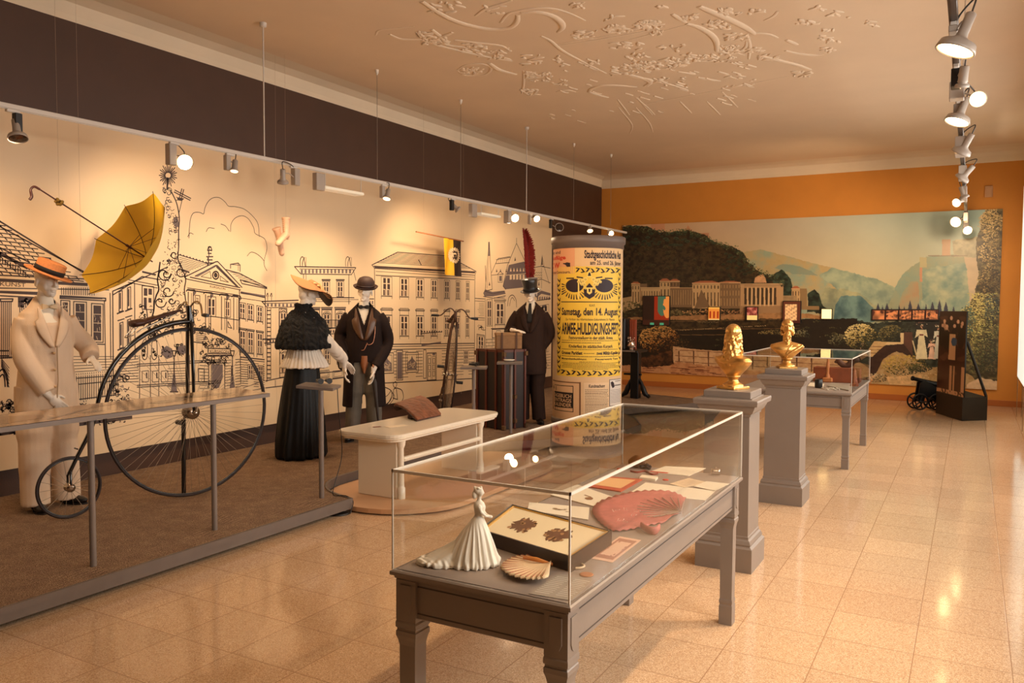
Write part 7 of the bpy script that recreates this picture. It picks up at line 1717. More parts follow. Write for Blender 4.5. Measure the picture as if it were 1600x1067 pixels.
p.poly([(864.2, 603), (896, 602), (896, 643), (864.2, 643)], 2); p.poly([(864.6, 604), (895, 603.2), (895, 613), (864.6, 613)], 0, .0036); p.text('PHIL: ENGEL.', 865, 894, 605, 611.5, 2)
p.poly([(866, 638), (895, 637), (895, 642), (866, 642)], 0, .0036)
for i, w_ in enumerate(('TAGEBUCH', 'EINTRAGS', 'KALENDER')):
    a, zb = p.uv(866+i*.5, 621.5+i*7); b, zt = p.uv(893, 616+i*7); vs, fs = text_mesh(w_, 1, 1, .02); p.mb.add([cp_(a+(b-a)*x, zb+(zt-zb)*y, .005) for x, y in vs], fs, 0)
p.done([M_brown, mat('black poster print', (34, 22, 20), .6)])
p = Poster(912, 951, 598, 654, mat('light paper', (234, 204, 164), .6), 'pale announcement sheet headed Kundmachung')
p.text('Kundmachung', 920, 945, 600.5, 605.5, 1, .02)
for k in range(17): p.line(914, 949, 609+k*2.6, .9 if k in (2, 9) else .6, dash=1, rg=rg)
p.done([M_navy])
p = Poster(952, 969.5, 592, 634, mat('white poster paper', (226, 218, 210), .6), 'white framed notice on the right of the column')
p.line(952, 969.5, 592.6, .8); p.line(952, 969.5, 633.4, .8); p.poly([(952, 592), (952.7, 592), (952.7, 634), (952, 634)]); p.poly([(954, 597), (956.5, 595), (959, 598), (960, 604), (957, 606), (955, 602)]); p.line(961, 969, 595.5, 1, dash=1, rg=rg); p.line(960, 969, 602, 1.4, dash=1, rg=rg)
for k in range(9): p.line(954, 969, 609+k*2.4, .5, dash=1, rg=rg)
p.done([M_navy])

# ---------------------------------------------------------------- golden busts
M_gold = mat('gilded plaster', (220, 172, 100), .28, .85, noise_s=18, noise_a=.12, bump=.25, bump_s=60)
def bust(c, ang, label, kind):
    fr = Fr(c[0], c[1], c[2], ang, 1.0); P = fr.p; t = thing('bust', label, 'bust', fr.o)
    obj('plinth', MB().bbox(-.075, .075, -.075, .075, 0.0005, .018, .003, M=fr.M).lathe([(.066, .018), (.066, .026), (.058, .033), (.044, .04), (.034, .05), (.031, .062), (.035, .072), (.045, .078), (.047, .085), (.04, .09)], n=32, M=fr.M), M_gold, t)
    b = MB(); b.rings(trunk_rings(fr, [(.08, .04, .036, 0), (.1, .058, .05, 0), (.13, .092, .062, 0), (.16, .125, .068, 0), (.183, .143, .066, -.004), (.203, .13, .06, -.01), (.217, .08, .05, -.012), (.228, .035, .035, -.012)], 32))
    hs = .66; Mh = headM(fr, P(-.005, 0, .208), -6 if kind == 'beard' else 30, 2) @ Matrix.Scale(hs, 4)
    h = head_mb(); b.join(h, Mh); random.seed(3)
    H = lambda x, y, z: Mh @ Vector((x, y, z))
    if kind == 'beard':
        for k in range(46): a = rnd(-1, 1); z = rnd(0, 1); b.ell(H(a*.052*(1-z*.45), .078-abs(a)*.045+.006*math.sin(k)+.012*(1-z), .125-z*.15), (.014*hs, .014*hs, .022*hs), 8)
        for s in (-1, 1):
            for k in range(14): b.ell(H(s*(.066+rnd(-.005, .008)), rnd(-.03, .05), .085+rnd(.02, .12)), .014*hs, 8)
        b.tube([P(.05, .03, .2), P(.066, .0, .165), P(.06, -.02, .12)], .005, 8)
        b.tube(smooth_path([P(.03, .12, .195), P(.068, .06, .16), P(.066, 0, .125), P(.05, -.02, .095)], 4), .009, 8)
    else:
        for k in range(170):
            a = rnd(.35*PI, 1.65*PI)-PI/2+PI; z = rnd(0, 1); r_ = .076+.006*math.sin(z*7)+rnd(-.004, .006)
            x, y = math.sin(a)*r_*.98, -math.cos(a)*0-.01+(-abs(math.cos(a-PI/2))*r_ if False else 0)
            th = rnd(-.62*PI, .62*PI); x = math.sin(th)*r_*(.92+.1*(1-z)); y = -math.cos(th)*r_*1.08-.004; zz = -.075+z*.31
            if zz > .19: x *= .72; y *= .8
            c_ = H(x, y, zz); b.ell(c_, (.019*hs, .019*hs, .028*hs), 8); 
        for k in range(40): th = rnd(0, 2*PI); rr = rnd(0, .06); b.ell(H(math.sin(th)*rr, math.cos(th)*rr-.01, .245-rr*rr*3), .02*hs, 8)
        b.tube(smooth_path([P(-.03, .12, .2), P(-.066, .05, .185), P(-.068, -.03, .175), P(-.03, -.12, .19)], 4), .012, 8)
    r = remesh(b, .0034, 1, .5, lambda co, no: sculpt_face(co, no, Mh.inverted(), Mh)); obj('figure', r, M_gold, t)
    return t
bust(PED1, 62, 'golden bust with long curly wig seen from behind, on the nearest pedestal', 'wig')
bust(PED2, -68, 'golden bust of a bald bearded man on the second pedestal', 'beard')
# ---------------------------------------------------------------- things in the nearest case
TZ0 = .7805
def quadcard(name, pts, label, cat, m, th=.0015, z=TZ0, group=None, extra=None, mats=None, lift=0):
    q = [on(a, b, 'z', z+lift) for a, b in pts]; b = MB(); b.prism([(p.x, p.y) for p in q], z+lift, z+lift+th)
    if extra: extra(b, q, z+lift+th)
    return solid(name, b, mats or m, label, cat, group)
def bil(q, u, v, z): p = q[0].lerp(q[1], u).lerp(q[3].lerp(q[2], u), v); return Vector((p.x, p.y, z))
M_inkb = mat('brown picture ink', (110, 72, 44), .7)
def rectin(b, q, z, u0, u1, v0, v1, mi, dz=.0004): b.add([bil(q, u0, v0, z+dz), bil(q, u0, v1, z+dz), bil(q, u1, v1, z+dz), bil(q, u1, v0, z+dz)], [(0, 1, 2, 3)], mi)
def ragged(b, q, z, cu, cv, ru, rv, mi, n=22, jag=.3, dz=.0008, sd=1):
    r = random.Random(sd); pts = [bil(q, cu+ru*math.cos(2*PI*k/n)*r.uniform(1-jag, 1), cv+rv*math.sin(2*PI*k/n)*r.uniform(1-jag, 1), z+dz) for k in range(n)]; b.add(pts, [tuple(range(n))], mi)
# framed double picture
t = thing('framed_picture', 'black framed picture with two brown oval scenes lying in the nearest case', 'picture frame', on(850, 835, 'z', TZ0))
fq = [on(a, b, 'z', .83) for a, b in ((800, 789), (956, 831), (893, 872), (749, 828))]
fb = MB(); 
def ring_frame(b, q, z0, z1, w, mi):
    for (a, c, d, e) in ((0, 1, 0, w), (0, 1, 1-w, 1), (0, w, w, 1-w), (1-w, 1, w, 1-w)): 
        p = [bil(q, u, v, 0) for u, v in ((a, d), (c, d), (c, e), (a, e))]; b.prism([(k.x, k.y) for k in p], z0, z1, mi)
ring_frame(fb, fq, .7815, .834, .017, 0); obj('frame', fb, mat('black picture frame', (34, 18, 14), .35), t)
gb = MB(); iq = [bil(fq, u, v, 0) for u, v in ((.017, .017), (.983, .017), (.983, .983), (.017, .983))]; ring_frame(gb, iq, .782, .8315, .022, 0); obj('gilt_edge', gb, mat('gilt inner edge', (224, 176, 84), .35, .5), t)
mb_ = MB(); mb_.prism([(p.x, p.y) for p in iq], .783, .8275, 0); cq = iq
for cu in (.3, .67):
    ragged(mb_, cq, .8275, cu, .5, .135, .3, 1, 40, .45, sd=int(cu*10)); 
    for k in range(16): ragged(mb_, cq, .8275, cu+rnd(-.1, .1), .5+rnd(-.2, .2), .02, .05, 2 if k % 3 else 1, 9, .5, .0012, k)
obj('picture', mb_, [mat('cream picture mount', (236, 216, 176), .6), M_inkb, mat('mid brown ink', (168, 124, 78), .7)], t)
def sketch(b, q, z):
    for k in range(14): ragged(b, q, z, .55+rnd(-.12, .12), .5+rnd(-.12, .14), .05, .04, 1, 8, .6, .0004+.0001*k, k)
quadcard('print_card', ((827, 786), (921, 794), (919, 813), (824, 798)), 'cream card with a small pencil sketch behind the framed picture', 'card', None, .004, extra=sketch, mats=[M_paper, mat('faint print', (170, 140, 104), .7)])
quadcard('print_card', ((902, 758), (968, 781), (936, 794), (860, 774)), 'cream card with a dark cup drawing left of the pink fan', 'card', None, .004, extra=lambda b, q, z: (ragged(b, q, z, .62, .6, .08, .13, 1, 14, .2), rectin(b, q, z, .45, .6, .45, .5, 1, .0006)), mats=[M_paper, mat('sepia print', (140, 100, 66), .7)])
quadcard('booklet', ((946, 745), (1004, 750), (970, 769), (917, 761)), 'red-bordered little booklet behind the cream cards', 'booklet', None, .005, extra=lambda b, q, z: rectin(b, q, z, .1, .88, .12, .82, 1), mats=[mat('red booklet border', (190, 84, 54), .6), mat('peach booklet paper', (234, 184, 128), .6)])
quadcard('letter', ((1009, 754), (1118, 767), (1102, 782), (984, 770)), 'large white unfolded letter behind the pink fan', 'letter', M_paper, .0012)
quadcard('letter', ((1076, 747), (1108, 754), (1070, 762), (1046, 756)), 'small written letter lying on the large white letter', 'letter', None, .0012, lift=.0015, extra=lambda b, q, z: [rectin(b, q, z, .12, .85, .2+k*.14, .22+k*.14, 1) for k in range(5)], mats=[M_paper2, mat('faint ink', (170, 130, 110), .7)])
quadcard('letter', ((1104, 752), (1140, 756), (1118, 767), (1084, 760)), 'blank white sheet at the right end of the large letter', 'letter', M_paper, .0012, lift=.0032)
quadcard('envelope', ((1040, 729), (1103, 732), (1076, 744), (1014, 738)), 'white envelope at the far end of the nearest case', 'envelope', None, .003, extra=lambda b, q, z: rectin(b, q, z, .0, .45, .86, .99, 1), mats=[M_paper, M_red])
quadcard('banknote', ((968, 838), (1002, 844), (957, 879), (920, 872)), 'small printed banknote beside the framed picture', 'banknote', None, .0008, extra=lambda b, q, z: (rectin(b, q, z, .1, .9, .08, .92, 1), rectin(b, q, z, .2, .8, .2, .8, 0, .0008), [ragged(b, q, z, .5+.3*math.cos(k), .5+.36*math.sin(k), .06, .05, 1, 8, .5, .001+.0001*k, k) for k in range(9)]), mats=[mat('banknote paper', (234, 190, 160), .6), mat('banknote print', (176, 118, 96), .7)])
quadcard('small_box', ((1003, 745), (1028, 748), (1024, 752), (999, 749)), 'tiny white box between the booklet and the envelope', 'box', M_paper, .012)
c = on(916.5, 898, 'z', TZ0); solid('medal', MB().lathe([(.001, .0), (.022, .0), (.024, .001), (.022, .003), (.018, .0028), (.001, .0032)], c, 24), mat('copper medal', (206, 136, 88), .4, .5), 'flat copper medal beside the acrylic text plate', 'medal')
c = on(901, 886, 'z', TZ0); b = MB(); b.tube([c+Vector((.026*math.cos(k*PI/16), .026*math.sin(k*PI/16), .005)) for k in range(32)], .0042, 8, closed=True); solid('bracelet', b, mat('ivory bracelet', (222, 196, 160), .3), 'small ivory bracelet at the glass edge next to the shell fan', 'bracelet')
c = on(1118, 742, 'z', TZ0); t = thing('napkin_ring', 'silver napkin ring at the far right end of the nearest case', 'napkin ring', c)
Mx = Matrix.Translation(c+Vector((0, 0, .018))) @ Matrix.Rotation(R(20), 4, 'Z') @ Matrix.Rotation(R(90), 4, 'Y')
obj('ring', MB().lathe([(.017, -.022), (.0175, -.022), (.016, -.012), (.016, .012), (.0175, .022), (.017, .022), (.0145, .012), (.0145, -.012)], n=24, M=Mx), mat('silver', (210, 200, 190), .2, 1), t)
obj('feet', MB().ell(c+Vector((.012, .004, .004)), .0035, 8).ell(c+Vector((-.012, -.004, .004)), .0035, 8).ell(c+Vector((0, 0, .04)), .005, 8), MATS['silver'], t)
c = on(1000, 731, 'z', TZ0); t = thing('purse', 'small brown purse with black feather trim at the far end of the nearest case', 'purse', c)
b = MB(); b.ell(c+Vector((-.02, 0, .03)), (.05, .035, .03), 14); b.ell(c+Vector((-.02, .0, .045)), (.035, .03, .025), 12); obj('pouch', remesh(b, .005, 2, .5, lambda co, no: folds(co, no, .003, 60, 2)), mat('brown plush', (96, 60, 30), .9), t)
b = MB(); random.seed(1)
for k in range(26): b.ell(c+Vector((.03+rnd(-.035, .04), -.01+rnd(-.02, .02), .012+rnd(-.004, .012))), (.012, .01, .007), 6)
obj('feather_trim', b, M_blackcloth, t)
for px, py, lb in ((968, 733, 'red wax crumb left of the purse'), (1040, 750, 'red wax seal right of the tiny white box')): c = on(px, py, 'z', TZ0); solid('wax_seal', MB().lathe([(.001, .0), (.016, .0), (.014, .004), (.001, .005)], c, 12), M_red, lb, 'wax seal')
c = on(1006, 738, 'z', TZ0); b = MB(); q = [on(a, d, 'z', TZ0)+Vector((0, 0, .004)) for a, d in ((985, 737), (996, 739), (1008, 737), (1018, 742), (1028, 741))]; b.tube(smooth_path(q, 4), .006, 6, flat=.4); solid('ribbon', b, mat('dark red ribbon', (140, 52, 34), .6), 'dark red ribbon in front of the envelope', 'ribbon')
# acrylic text plate in the near corner
quadcard('text_plate', ((872, 897), (928, 906), (893, 939), (826, 928)), 'clear acrylic text plate in the near right corner of the case', 'label plate', None, .0015, extra=lambda b, q, z: ([rectin(b, q, z, .06+(k % 2)*.5, .06+(k % 2)*.5+rnd(.3, .4), .12+(k//2)*.075, .135+(k//2)*.075, 1) for k in range(22)]), mats=[mat('grey acrylic', (172, 160, 146), .15), mat('white print', (226, 216, 200), .5)])
# pink fan ------------------------------------------------------------------
t = thing('fan', 'large pink sequined feather fan lying folded out in the nearest case', 'fan', on(1000, 800, 'z', TZ0))
ap = on(1064, 802, 'z', TZ0); b = MB()
rim = [on(a, d, 'z', TZ0) for a, d in ((1072, 780), (1050, 770), (1020, 768), (990, 770), (962, 776), (936, 786), (926, 798), (930, 810), (942, 822), (958, 831), (985, 829), (1012, 823), (1040, 818))]
rim = smooth_path(rim, 5); n = len(rim)
b.grid(lambda u, v: ap.lerp(rim[min(n-1, int(round(u*(n-1))))], .08+.92*v)+Vector((0, 0, .004+.012*v*(.5+.5*(-1)**int(round(u*(n-1))))*.6+.02*math.sin(PI*v)*.5)), n-1, 10, 0, True, -.002)
M_pink = mat('dusty pink fan cloth', (196, 112, 104), .55, noise_s=30, noise_a=.15)
fo = obj('leaf', b, M_pink, t)
b = MB()
for k in range(0, n, 4): b.tube([ap+Vector((0, 0, .006)), ap.lerp(rim[k], .5)+Vector((0, 0, .022))], .002, 5)
b.lathe([(.008, 0), (.009, .01), (.004, .014)], ap, 12); obj('sticks', b, mat('grey fan sticks', (150, 120, 100), .4), t)
b = MB(); random.seed(8)
for cx, cy in ((962, 797), (980, 795), (995, 798), (970, 812), (980, 815), (990, 805), (1005, 790)):
    for k in range(7): p = on(cx+rnd(-6, 6), cy+rnd(-2, 2), 'z', TZ0+.03); b.ell(p, .0017, 5)
obj('sequins', b, mat('sequin', (250, 220, 200), .1, .6), fo)
b = MB(); q = [on(a, d, 'z', TZ0)+Vector((0, 0, .017)) for a, d in ((1002, 827), (1012, 834), (1024, 836), (1030, 830))]; b.tube(smooth_path(q, 4), .016, 8, flat=.35); obj('tassel', b, M_pink, t)
# shell fan -------------------------------------------------------------------
t = thing('shell_fan', 'ivory and brown shell-shaped feather fan beside the porcelain lady', 'fan', on(825, 895, 'z', TZ0))
ap = on(861, 885, 'z', TZ0); arc_ = smooth_path([on(a, d, 'z', TZ0) for a, d in ((822, 872), (806, 874), (792, 881), (783, 889), (784, 897), (795, 906), (812, 912), (830, 915), (847, 914))], 4); n = len(arc_)
b = MB(); w_ = MB()
for i in range(17):
    a = i/16*(n-1); k = min(n-2, int(a)); e = arc_[k].lerp(arc_[k+1], a-k); d = (e-ap); s_ = Vector((-d.y, d.x, 0)).normalized(); L = d.length; zz = .006+.0009*i
    def fp(u, v, ap=ap, d=d, s_=s_, zz=zz, L=L): return ap+d*u+s_*((v-.5)*L*.17*u*math.sqrt(max(.02, 1-max(0, (u-.82)/.18)**2))*1.25)+Vector((0, 0, zz+.006*math.sin(PI*v)*u))
    b.grid(fp, 10, 4, 0 if i % 1 == 0 else 1, True, -.0015)
    w_.tube([fp(.55, .5)+Vector((0, 0, .001)), fp(.8, .5)+Vector((0, 0, .001)), fp(.97, .5)+Vector((0, 0, .001))], [.0008, .0028, .004], 6, flat=.3)
obj('feathers', b, mat('ivory shell feathers', (226, 196, 156), .5, noise_s=12, noise_a=.1), t); obj('brown_stripes', w_, mat('brown feather stripes', (160, 96, 64), .5), t)
b = MB(); b.tube([ap+Vector((0, 0, .01)), on(838, 874, 'z', TZ0+.03), on(818, 871, 'z', TZ0+.02)], [.004, .008, .006], 8, flat=.5); b.ell(ap+Vector((0, 0, .008)), .007, 8); obj('guard_stick', b, mat('amber fan guard', (206, 130, 62), .35), t)
# porcelain lady ----------------------------------------------------------------
o = on(742, 884, 'z', TZ0); o.z = TZ0; Rg = RT0.copy(); Fw = Vector((-Rg.y, Rg.x, 0))
def L3(r, f, z): return o+Rg*r+Fw*f+Vector((0, 0, z))
def ringe(cr, cf, a, b_, z, n=28): return [L3(cr+a*math.cos(2*PI*k/n), cf+b_*math.sin(2*PI*k/n), z) for k in range(n)]
b = MB(); b.rings([ringe(-.01, .02, .095, .075, .001), ringe(-.01, .02, .098, .078, .012), ringe(-.008, .015, .085, .068, .04), ringe(-.003, .012, .068, .055, .08), ringe(.003, .008, .048, .04, .12), ringe(.009, .004, .028, .025, .155), ringe(.013, 0, .017, .015, .175), ringe(.014, 0, .015, .013, .182)])
b.rings([ringe(-.09, .02, .11, .06, .001), ringe(-.09, .02, .112, .062, .012), ringe(-.075, .02, .09, .05, .028), ringe(-.05, .02, .055, .035, .06), ringe(-.03, .015, .03, .02, .09)])
b.ell(L3(-.15, .01, .012), (.055, .045, .014), 14); 
b.rings([ringe(.014, 0, .014, .012, .17), ringe(.016, 0, .019, .015, .195), ringe(.016, 0, .021, .016, .208), ringe(.014, 0, .018, .012, .222), ringe(.014, 0, .007, .007, .232), ringe(.016, 0, .0065, .0065, .245)], n if False else 0)
b.ell(L3(.018, 0, .259), (.0125, .012, .0155), 14); b.ell(L3(.008, 0, .265), (.014, .013, .013), 12); b.ell(L3(-.002, 0, .25), (.009, .01, .016), 10); b.ell(L3(.03, 0, .256), (.003, .003, .004), 6)
for k in range(14): b.ell(L3(.01+.012*math.cos(k), .012*math.sin(k), .273+.003*math.sin(k*3)), .0042, 6)
for s in (-1, 1):
    b.tube([L3(.015, s*.018, .213), L3(.022, s*.024, .195), L3(.038, s*.012, .178), L3(.052, 0, .174)], [.0065, .006, .0048, .0042], 8)
    b.ell(L3(.016, s*.02, .21), (.009, .009, .009), 8)
b.ell(L3(.054, 0, .173), (.008, .008, .006), 8)
def pf(co, no):
    c = (co-np.array(o)); r = c@np.array(Rg); f = c@np.array(Fw); z = c[:, 2]; th = np.arctan2(f, r+.0); w = np.clip((.16-z)/.1, 0, 1)
    d = np.sin(th*15+z*18+np.sin(z*40)*.5)*.0035*w+np.sin(th*26+1)*.0015*w
    lo = np.clip((.035-z)/.03, 0, 1); d += (np.sin(r*190+np.sin(f*120)*1.4)*.0035+np.sin(r*330+f*260)*.002)*lo
    q = co+no*d[:, None]; q[:, 2] = np.maximum(q[:, 2], TZ0+.0005); return q
solid('figurine', remesh(b, .0022, 1, .4, pf), mat('white bisque porcelain', (244, 236, 220), .45), 'white porcelain lady in a crinoline with long ruffled train, inside the nearest case', 'figurine')
# ---------------------------------------------------------------- things in the far case
def bx(name, px, py, w_, d_, h_, rz, m, label, cat, z=.7805):
    p = on(px, py, 'z', z); b = MB().bbox(-w_/2, w_/2, -d_/2, d_/2, .0005, h_, .004); b.xform(Matrix.Translation((p.x, p.y, z)) @ Matrix.Rotation(rz, 4, 'Z')); return solid(name, b, m, label, cat), p
M_wood = mat('reddish wood', (140, 70, 36), .45, noise_s=9, noise_a=.2, aniso=(1, 8, 1))
o_, p = bx('wooden_chest', 1308, 596.5, .5, .2, .17, 0, M_wood, 'long reddish wooden box at the back of the far case', 'box')
b = MB(); q = Vector((p.x+.1, p.y, .9505)); b.tube(smooth_path([q+Vector((-.13, 0, .05)), q+Vector((-.1, 0, .08)), q+Vector((-.04, 0, .03)), q+Vector((.02, 0, .03)), q+Vector((.09, 0, .1)), q+Vector((.1, 0, .06))], 4), [.015]*5+[.035]*8+[.04]*6+[.03]*2, 10); solid('bird_carving', remesh(b, .008, 2), mat('brown carving', (84, 50, 32), .6), 'curved brown carving standing on the wooden box in the far case', 'carving', origin=q)
p = on(1293, 597, 'z', .7805); t = thing('wooden_stamp', 'wooden stamp with turned handle in the far case', 'stamp', p)
obj('handle', MB().lathe([(.03, .05), (.024, .08), (.014, .1), (.016, .16), (.022, .19), (.017, .21), (.012, .27), (.018, .29), (.012, .3)], p, 20), mat('light wood', (190, 120, 66), .45), t); obj('base', MB().bbox(p.x-.055, p.x+.055, p.y-.04, p.y+.04, .781, .835, .01), MATS['light wood'], t)
p = on(1279, 606, 'z', .7805); solid('dark_cup', MB().lathe([(.035, 0), (.04, .01), (.04, .09), (.037, .095), (.035, .09), (.033, .02)], p, 24), M_black, 'dark cylindrical cup at the near left of the far case', 'cup')
p = on(1316, 597, 'z', .7805); solid('ivory_jar', MB().lathe([(.016, 0), (.018, .01), (.018, .045), (.01, .05), (.01, .06)], p, 16), M_shirt, 'small ivory jar in the middle of the far case', 'jar')
p = on(1335, 603, 'z', .7805); solid('wooden_cone', MB().lathe([(.04, 0), (.045, .008), (.03, .06), (.018, .13), (.012, .17), (.004, .19)], p, 20), mat('pinkish wood cone', (190, 110, 76), .5), 'small pinkish wooden cone at the right pane of the far case', 'cone')
quadcard('open_book', ((1302, 600), (1328, 604), (1326, 611), (1292, 604)), 'grey open book lying flat in the far case', 'book', mat('grey book page', (150, 140, 124), .6), .012)
quadcard('papers', ((1266, 598), (1288, 600), (1286, 605), (1262, 603)), 'sheet of paper behind the dark cup in the far case', 'paper', M_paper, .003)
b = MB(); random.seed(4)
for k in range(12): p = on(1283+k*2.2, 607+rnd(-1.5, 1.5), 'z', .7805); b.tube([p, p+Vector((.03+rnd(-.01, .01), -.07, .006)), p+Vector((.045, -.13, .004))], [.009, .008, .004], 6, flat=.5)
solid('fringed_gloves', b, M_glove, 'pale fringed gloves in front of the dark cup in the far case', 'gloves')
# ---------------------------------------------------------------- lit pictures mounted on the landscape
def litpic(px0, px1, py0, py1, fn, em, label, nx=60, ny=60, frame=True, th=.05):
    a, b_ = on(px0, py0, 'y', YF-.036-th), on(px1, py1, 'y', YF-.036-th)
    t = thing('lit_picture', label, 'picture', ((a.x+b_.x)/2, YF-.036, b_.z), 0, None)
    bb = MB().bbox(a.x-.012, b_.x+.012, YF-.036-th+.004, YF-.0365, b_.z-.012, a.z+.012, .003); obj('housing', bb, M_black, t)
    pc = np.zeros((ny, nx, 3)); yy, xx = np.mgrid[0:ny, 0:nx]; fn(pc, xx/nx, yy/ny)
    me = raster_mesh('picture', np.clip(pc, 0, 1), (a.x, YF-.036-th, a.z), (b_.x-a.x, 0, 0), (0, 0, b_.z-a.z), (0, .003, 0), [em, M_black]); me.transform(WM[t.name].inverted()); o = link('picture', me, t); return t
EM1 = vcol_mat('backlit picture', .42, .4)
def nz(x, y, s, sd): 
    r = np.random.default_rng(sd); v = 0
    for _ in range(6): k = r.normal(size=2)*s; v = v+np.sin(x*k[0]+y*k[1]+r.random()*6.3)
    return v/3
def fA(p, x, y):
    p[:] = C(40, 20, 10); m = x > .42; p[m] = C(150, 42, 14); m = (x > .55) & (((x-.72)/.2)**2+((y-.25)/.42)**2 < 1); p[m] = C(70, 110, 84); m = (((x-.92)/.16)**2+((y-.35)/.4)**2 < 1) & (nz(x, y, 16, 1) > -.5); p[m] = C(240, 150, 70); p[y > .8] = C(60, 26, 14); m = (y > .9) & ((abs(x-.35) < .07) | (abs(x-.72) < .07)); p[m] = C(80, 170, 130)
litpic(1005, 1045, 463, 508, fA, EM1, 'large dark picture with a golden bust, leftmost on the landscape mural')
def fB(p, x, y): p[:] = C(236, 150, 60); m = (abs(((x*3) % 1)-.5) < .22) & (y > .3) & (y < .85); p[m] = C(170, 50, 20); p[y > .9] = C(255, 220, 150); p[y < .12] = C(250, 190, 90)
litpic(1107, 1124, 480, 500, fB, EM1, 'small orange lit picture right of the golden bust picture')
def fC(p, x, y): p[:] = C(120, 40, 34); m = nz(x, y, 22, 3) > .2; p[m] = C(210, 130, 110); p[y > .62] = C(250, 220, 140); p[x < .12] = C(30, 14, 10)
litpic(1165, 1183, 480, 500, fC, EM1, 'small lit picture with pale lower half, between the orange picture and the tall photograph')
def fD(p, x, y): p[:] = C(90, 44, 26); m = (x > .1) & (x < .8) & (y > .12); p[m] = (C(240, 190, 130)*(.5+.5*np.clip(nz(x, y, 26, 5)+.6, 0, 1))[..., None])[m]; p[y > .85] = C(70, 26, 16)
litpic(1224, 1250, 471, 505, fD, EM1, 'tall lit sepia photograph behind the bearded bust')
def fE(p, x, y): p[:] = C(255, 224, 150)
litpic(1284, 1299, 483, 498, fE, vcol_mat('bright backlit panel', 1.6, .4), 'blank bright cream lit square above the far case')
for i in range(5):
    def fF(p, x, y, i=i): p[:] = C(206, 128, 76)*(.3+.7*np.clip(nz(x, y, 7+i*2, 10+i)+.5, 0, 1))[..., None]; m = nz(x, y, 9, 20+i) > .6; p[m] = C(70, 28, 16); p[(x < .06) | (x > .94) | (y < .08) | (y > .92)] = C(60, 26, 16)
    litpic(1363+i*20.8, 1382.5+i*20.8, 484, 500, fF, EM1, 'landscape format lit picture in the row of five, %s' % ('leftmost', 'second from left', 'in the middle', 'second from right', 'rightmost beside the tall photo board')[i])
# ---------------------------------------------------------------- right far corner
t = thing('photo_board', 'tall leaning black and white photo board on a black wedge base', 'display board', on(1500, 650, 'z', 0))
bpts = [on(a, b_, 'z', 0) for a, b_ in ((1462, 645), (1503, 658), (1542, 656.5), (1500, 642))]
obj('base', MB().prism([(p.x, p.y) for p in bpts], .001, .34), mat('black painted base', (16, 15, 14), .5), t)
b0, b1 = bpts[0].lerp(bpts[3], .12), bpts[1].lerp(bpts[2], .08); b0.z = b1.z = .342; back = Vector((-(b1-b0).y, (b1-b0).x, 0)).normalized()
tz = on(1490, 486, 'y', (b0.y+b1.y)/2+.05).z; top_off = back*.12+Vector((0, 0, tz-.342))+RT0*.05
bl_, br_ = on(1463, 617, 'y', bpts[0].y+.03), on(1505, 627, 'y', bpts[1].y+.03); tl_ = on(1468.5, 486, 'y', bl_.y+.16); top_off = tl_-bl_
pc = np.zeros((150, 60, 3)); yy, xx = np.mgrid[0:150, 0:60]; X, Y = xx/60, yy/150
pc[:] = C(58, 26, 20); m = nz(X, Y*2.5, 12, 7) > .55; pc[m] = C(90, 54, 42)
for cx, cy in ((.2, .12), (.45, .08), (.7, .12), (.3, .18), (.58, .17), (.85, .14)):
    m = ((X-cx)/.05)**2+((Y-cy)/.022)**2 < 1; pc[m] = C(226, 186, 160); m = ((X-cx)/.09)**2+((Y-cy-.07)/.05)**2 < 1; pc[m] = C(40, 18, 16) if cx > .4 else C(190, 150, 124)
for cx, cy in ((.12, .3), (.82, .3), (.3, .33)):
    m = ((X-cx)/.13)**2+((Y-cy)/.12)**2 < 1; pc[m] = C(36, 17, 15); m = ((X-cx)/.035)**2+((Y-cy+.13)/.02)**2 < 1; pc[m] = C(214, 172, 146)
m = (abs(X-.52) < .09+.06*Y) & (Y > .26) & (Y < .56); pc[m] = C(206, 166, 130); m = ((X-.58)/.1)**2+((Y-.35)/.05)**2 < 1; pc[m] = C(60, 90, 130)
m = (Y > .62) & ((abs(X-.5) < .035) | (abs(X-.62) < .03)); pc[m] = C(200, 160, 126); m = (Y > .9) | ((Y > .62) & (X > .88)); pc[m] = C(206, 166, 132); m = (Y > .9) & (nz(X, Y*2, 20, 3) > .4); pc[m] = C(60, 30, 24)
me = raster_mesh('photo', pc, tl_, br_-bl_, bl_-tl_, back*.02, [M_paint, M_black]); me.transform(WM[t.name].inverted()); link('photo', me, t)
sa = (b0+b1)/2+top_off*.62+back*.02; sb = bpts[2].lerp(bpts[3], .25); sb.z = .342
obj('strut', MB().tube([sa+(b1-b0)*.45, bpts[2]+Vector((0, 0, .343))-RT0*.02], [.02, .02], 6), mat('black painted base', (16, 15, 14), .5), t)
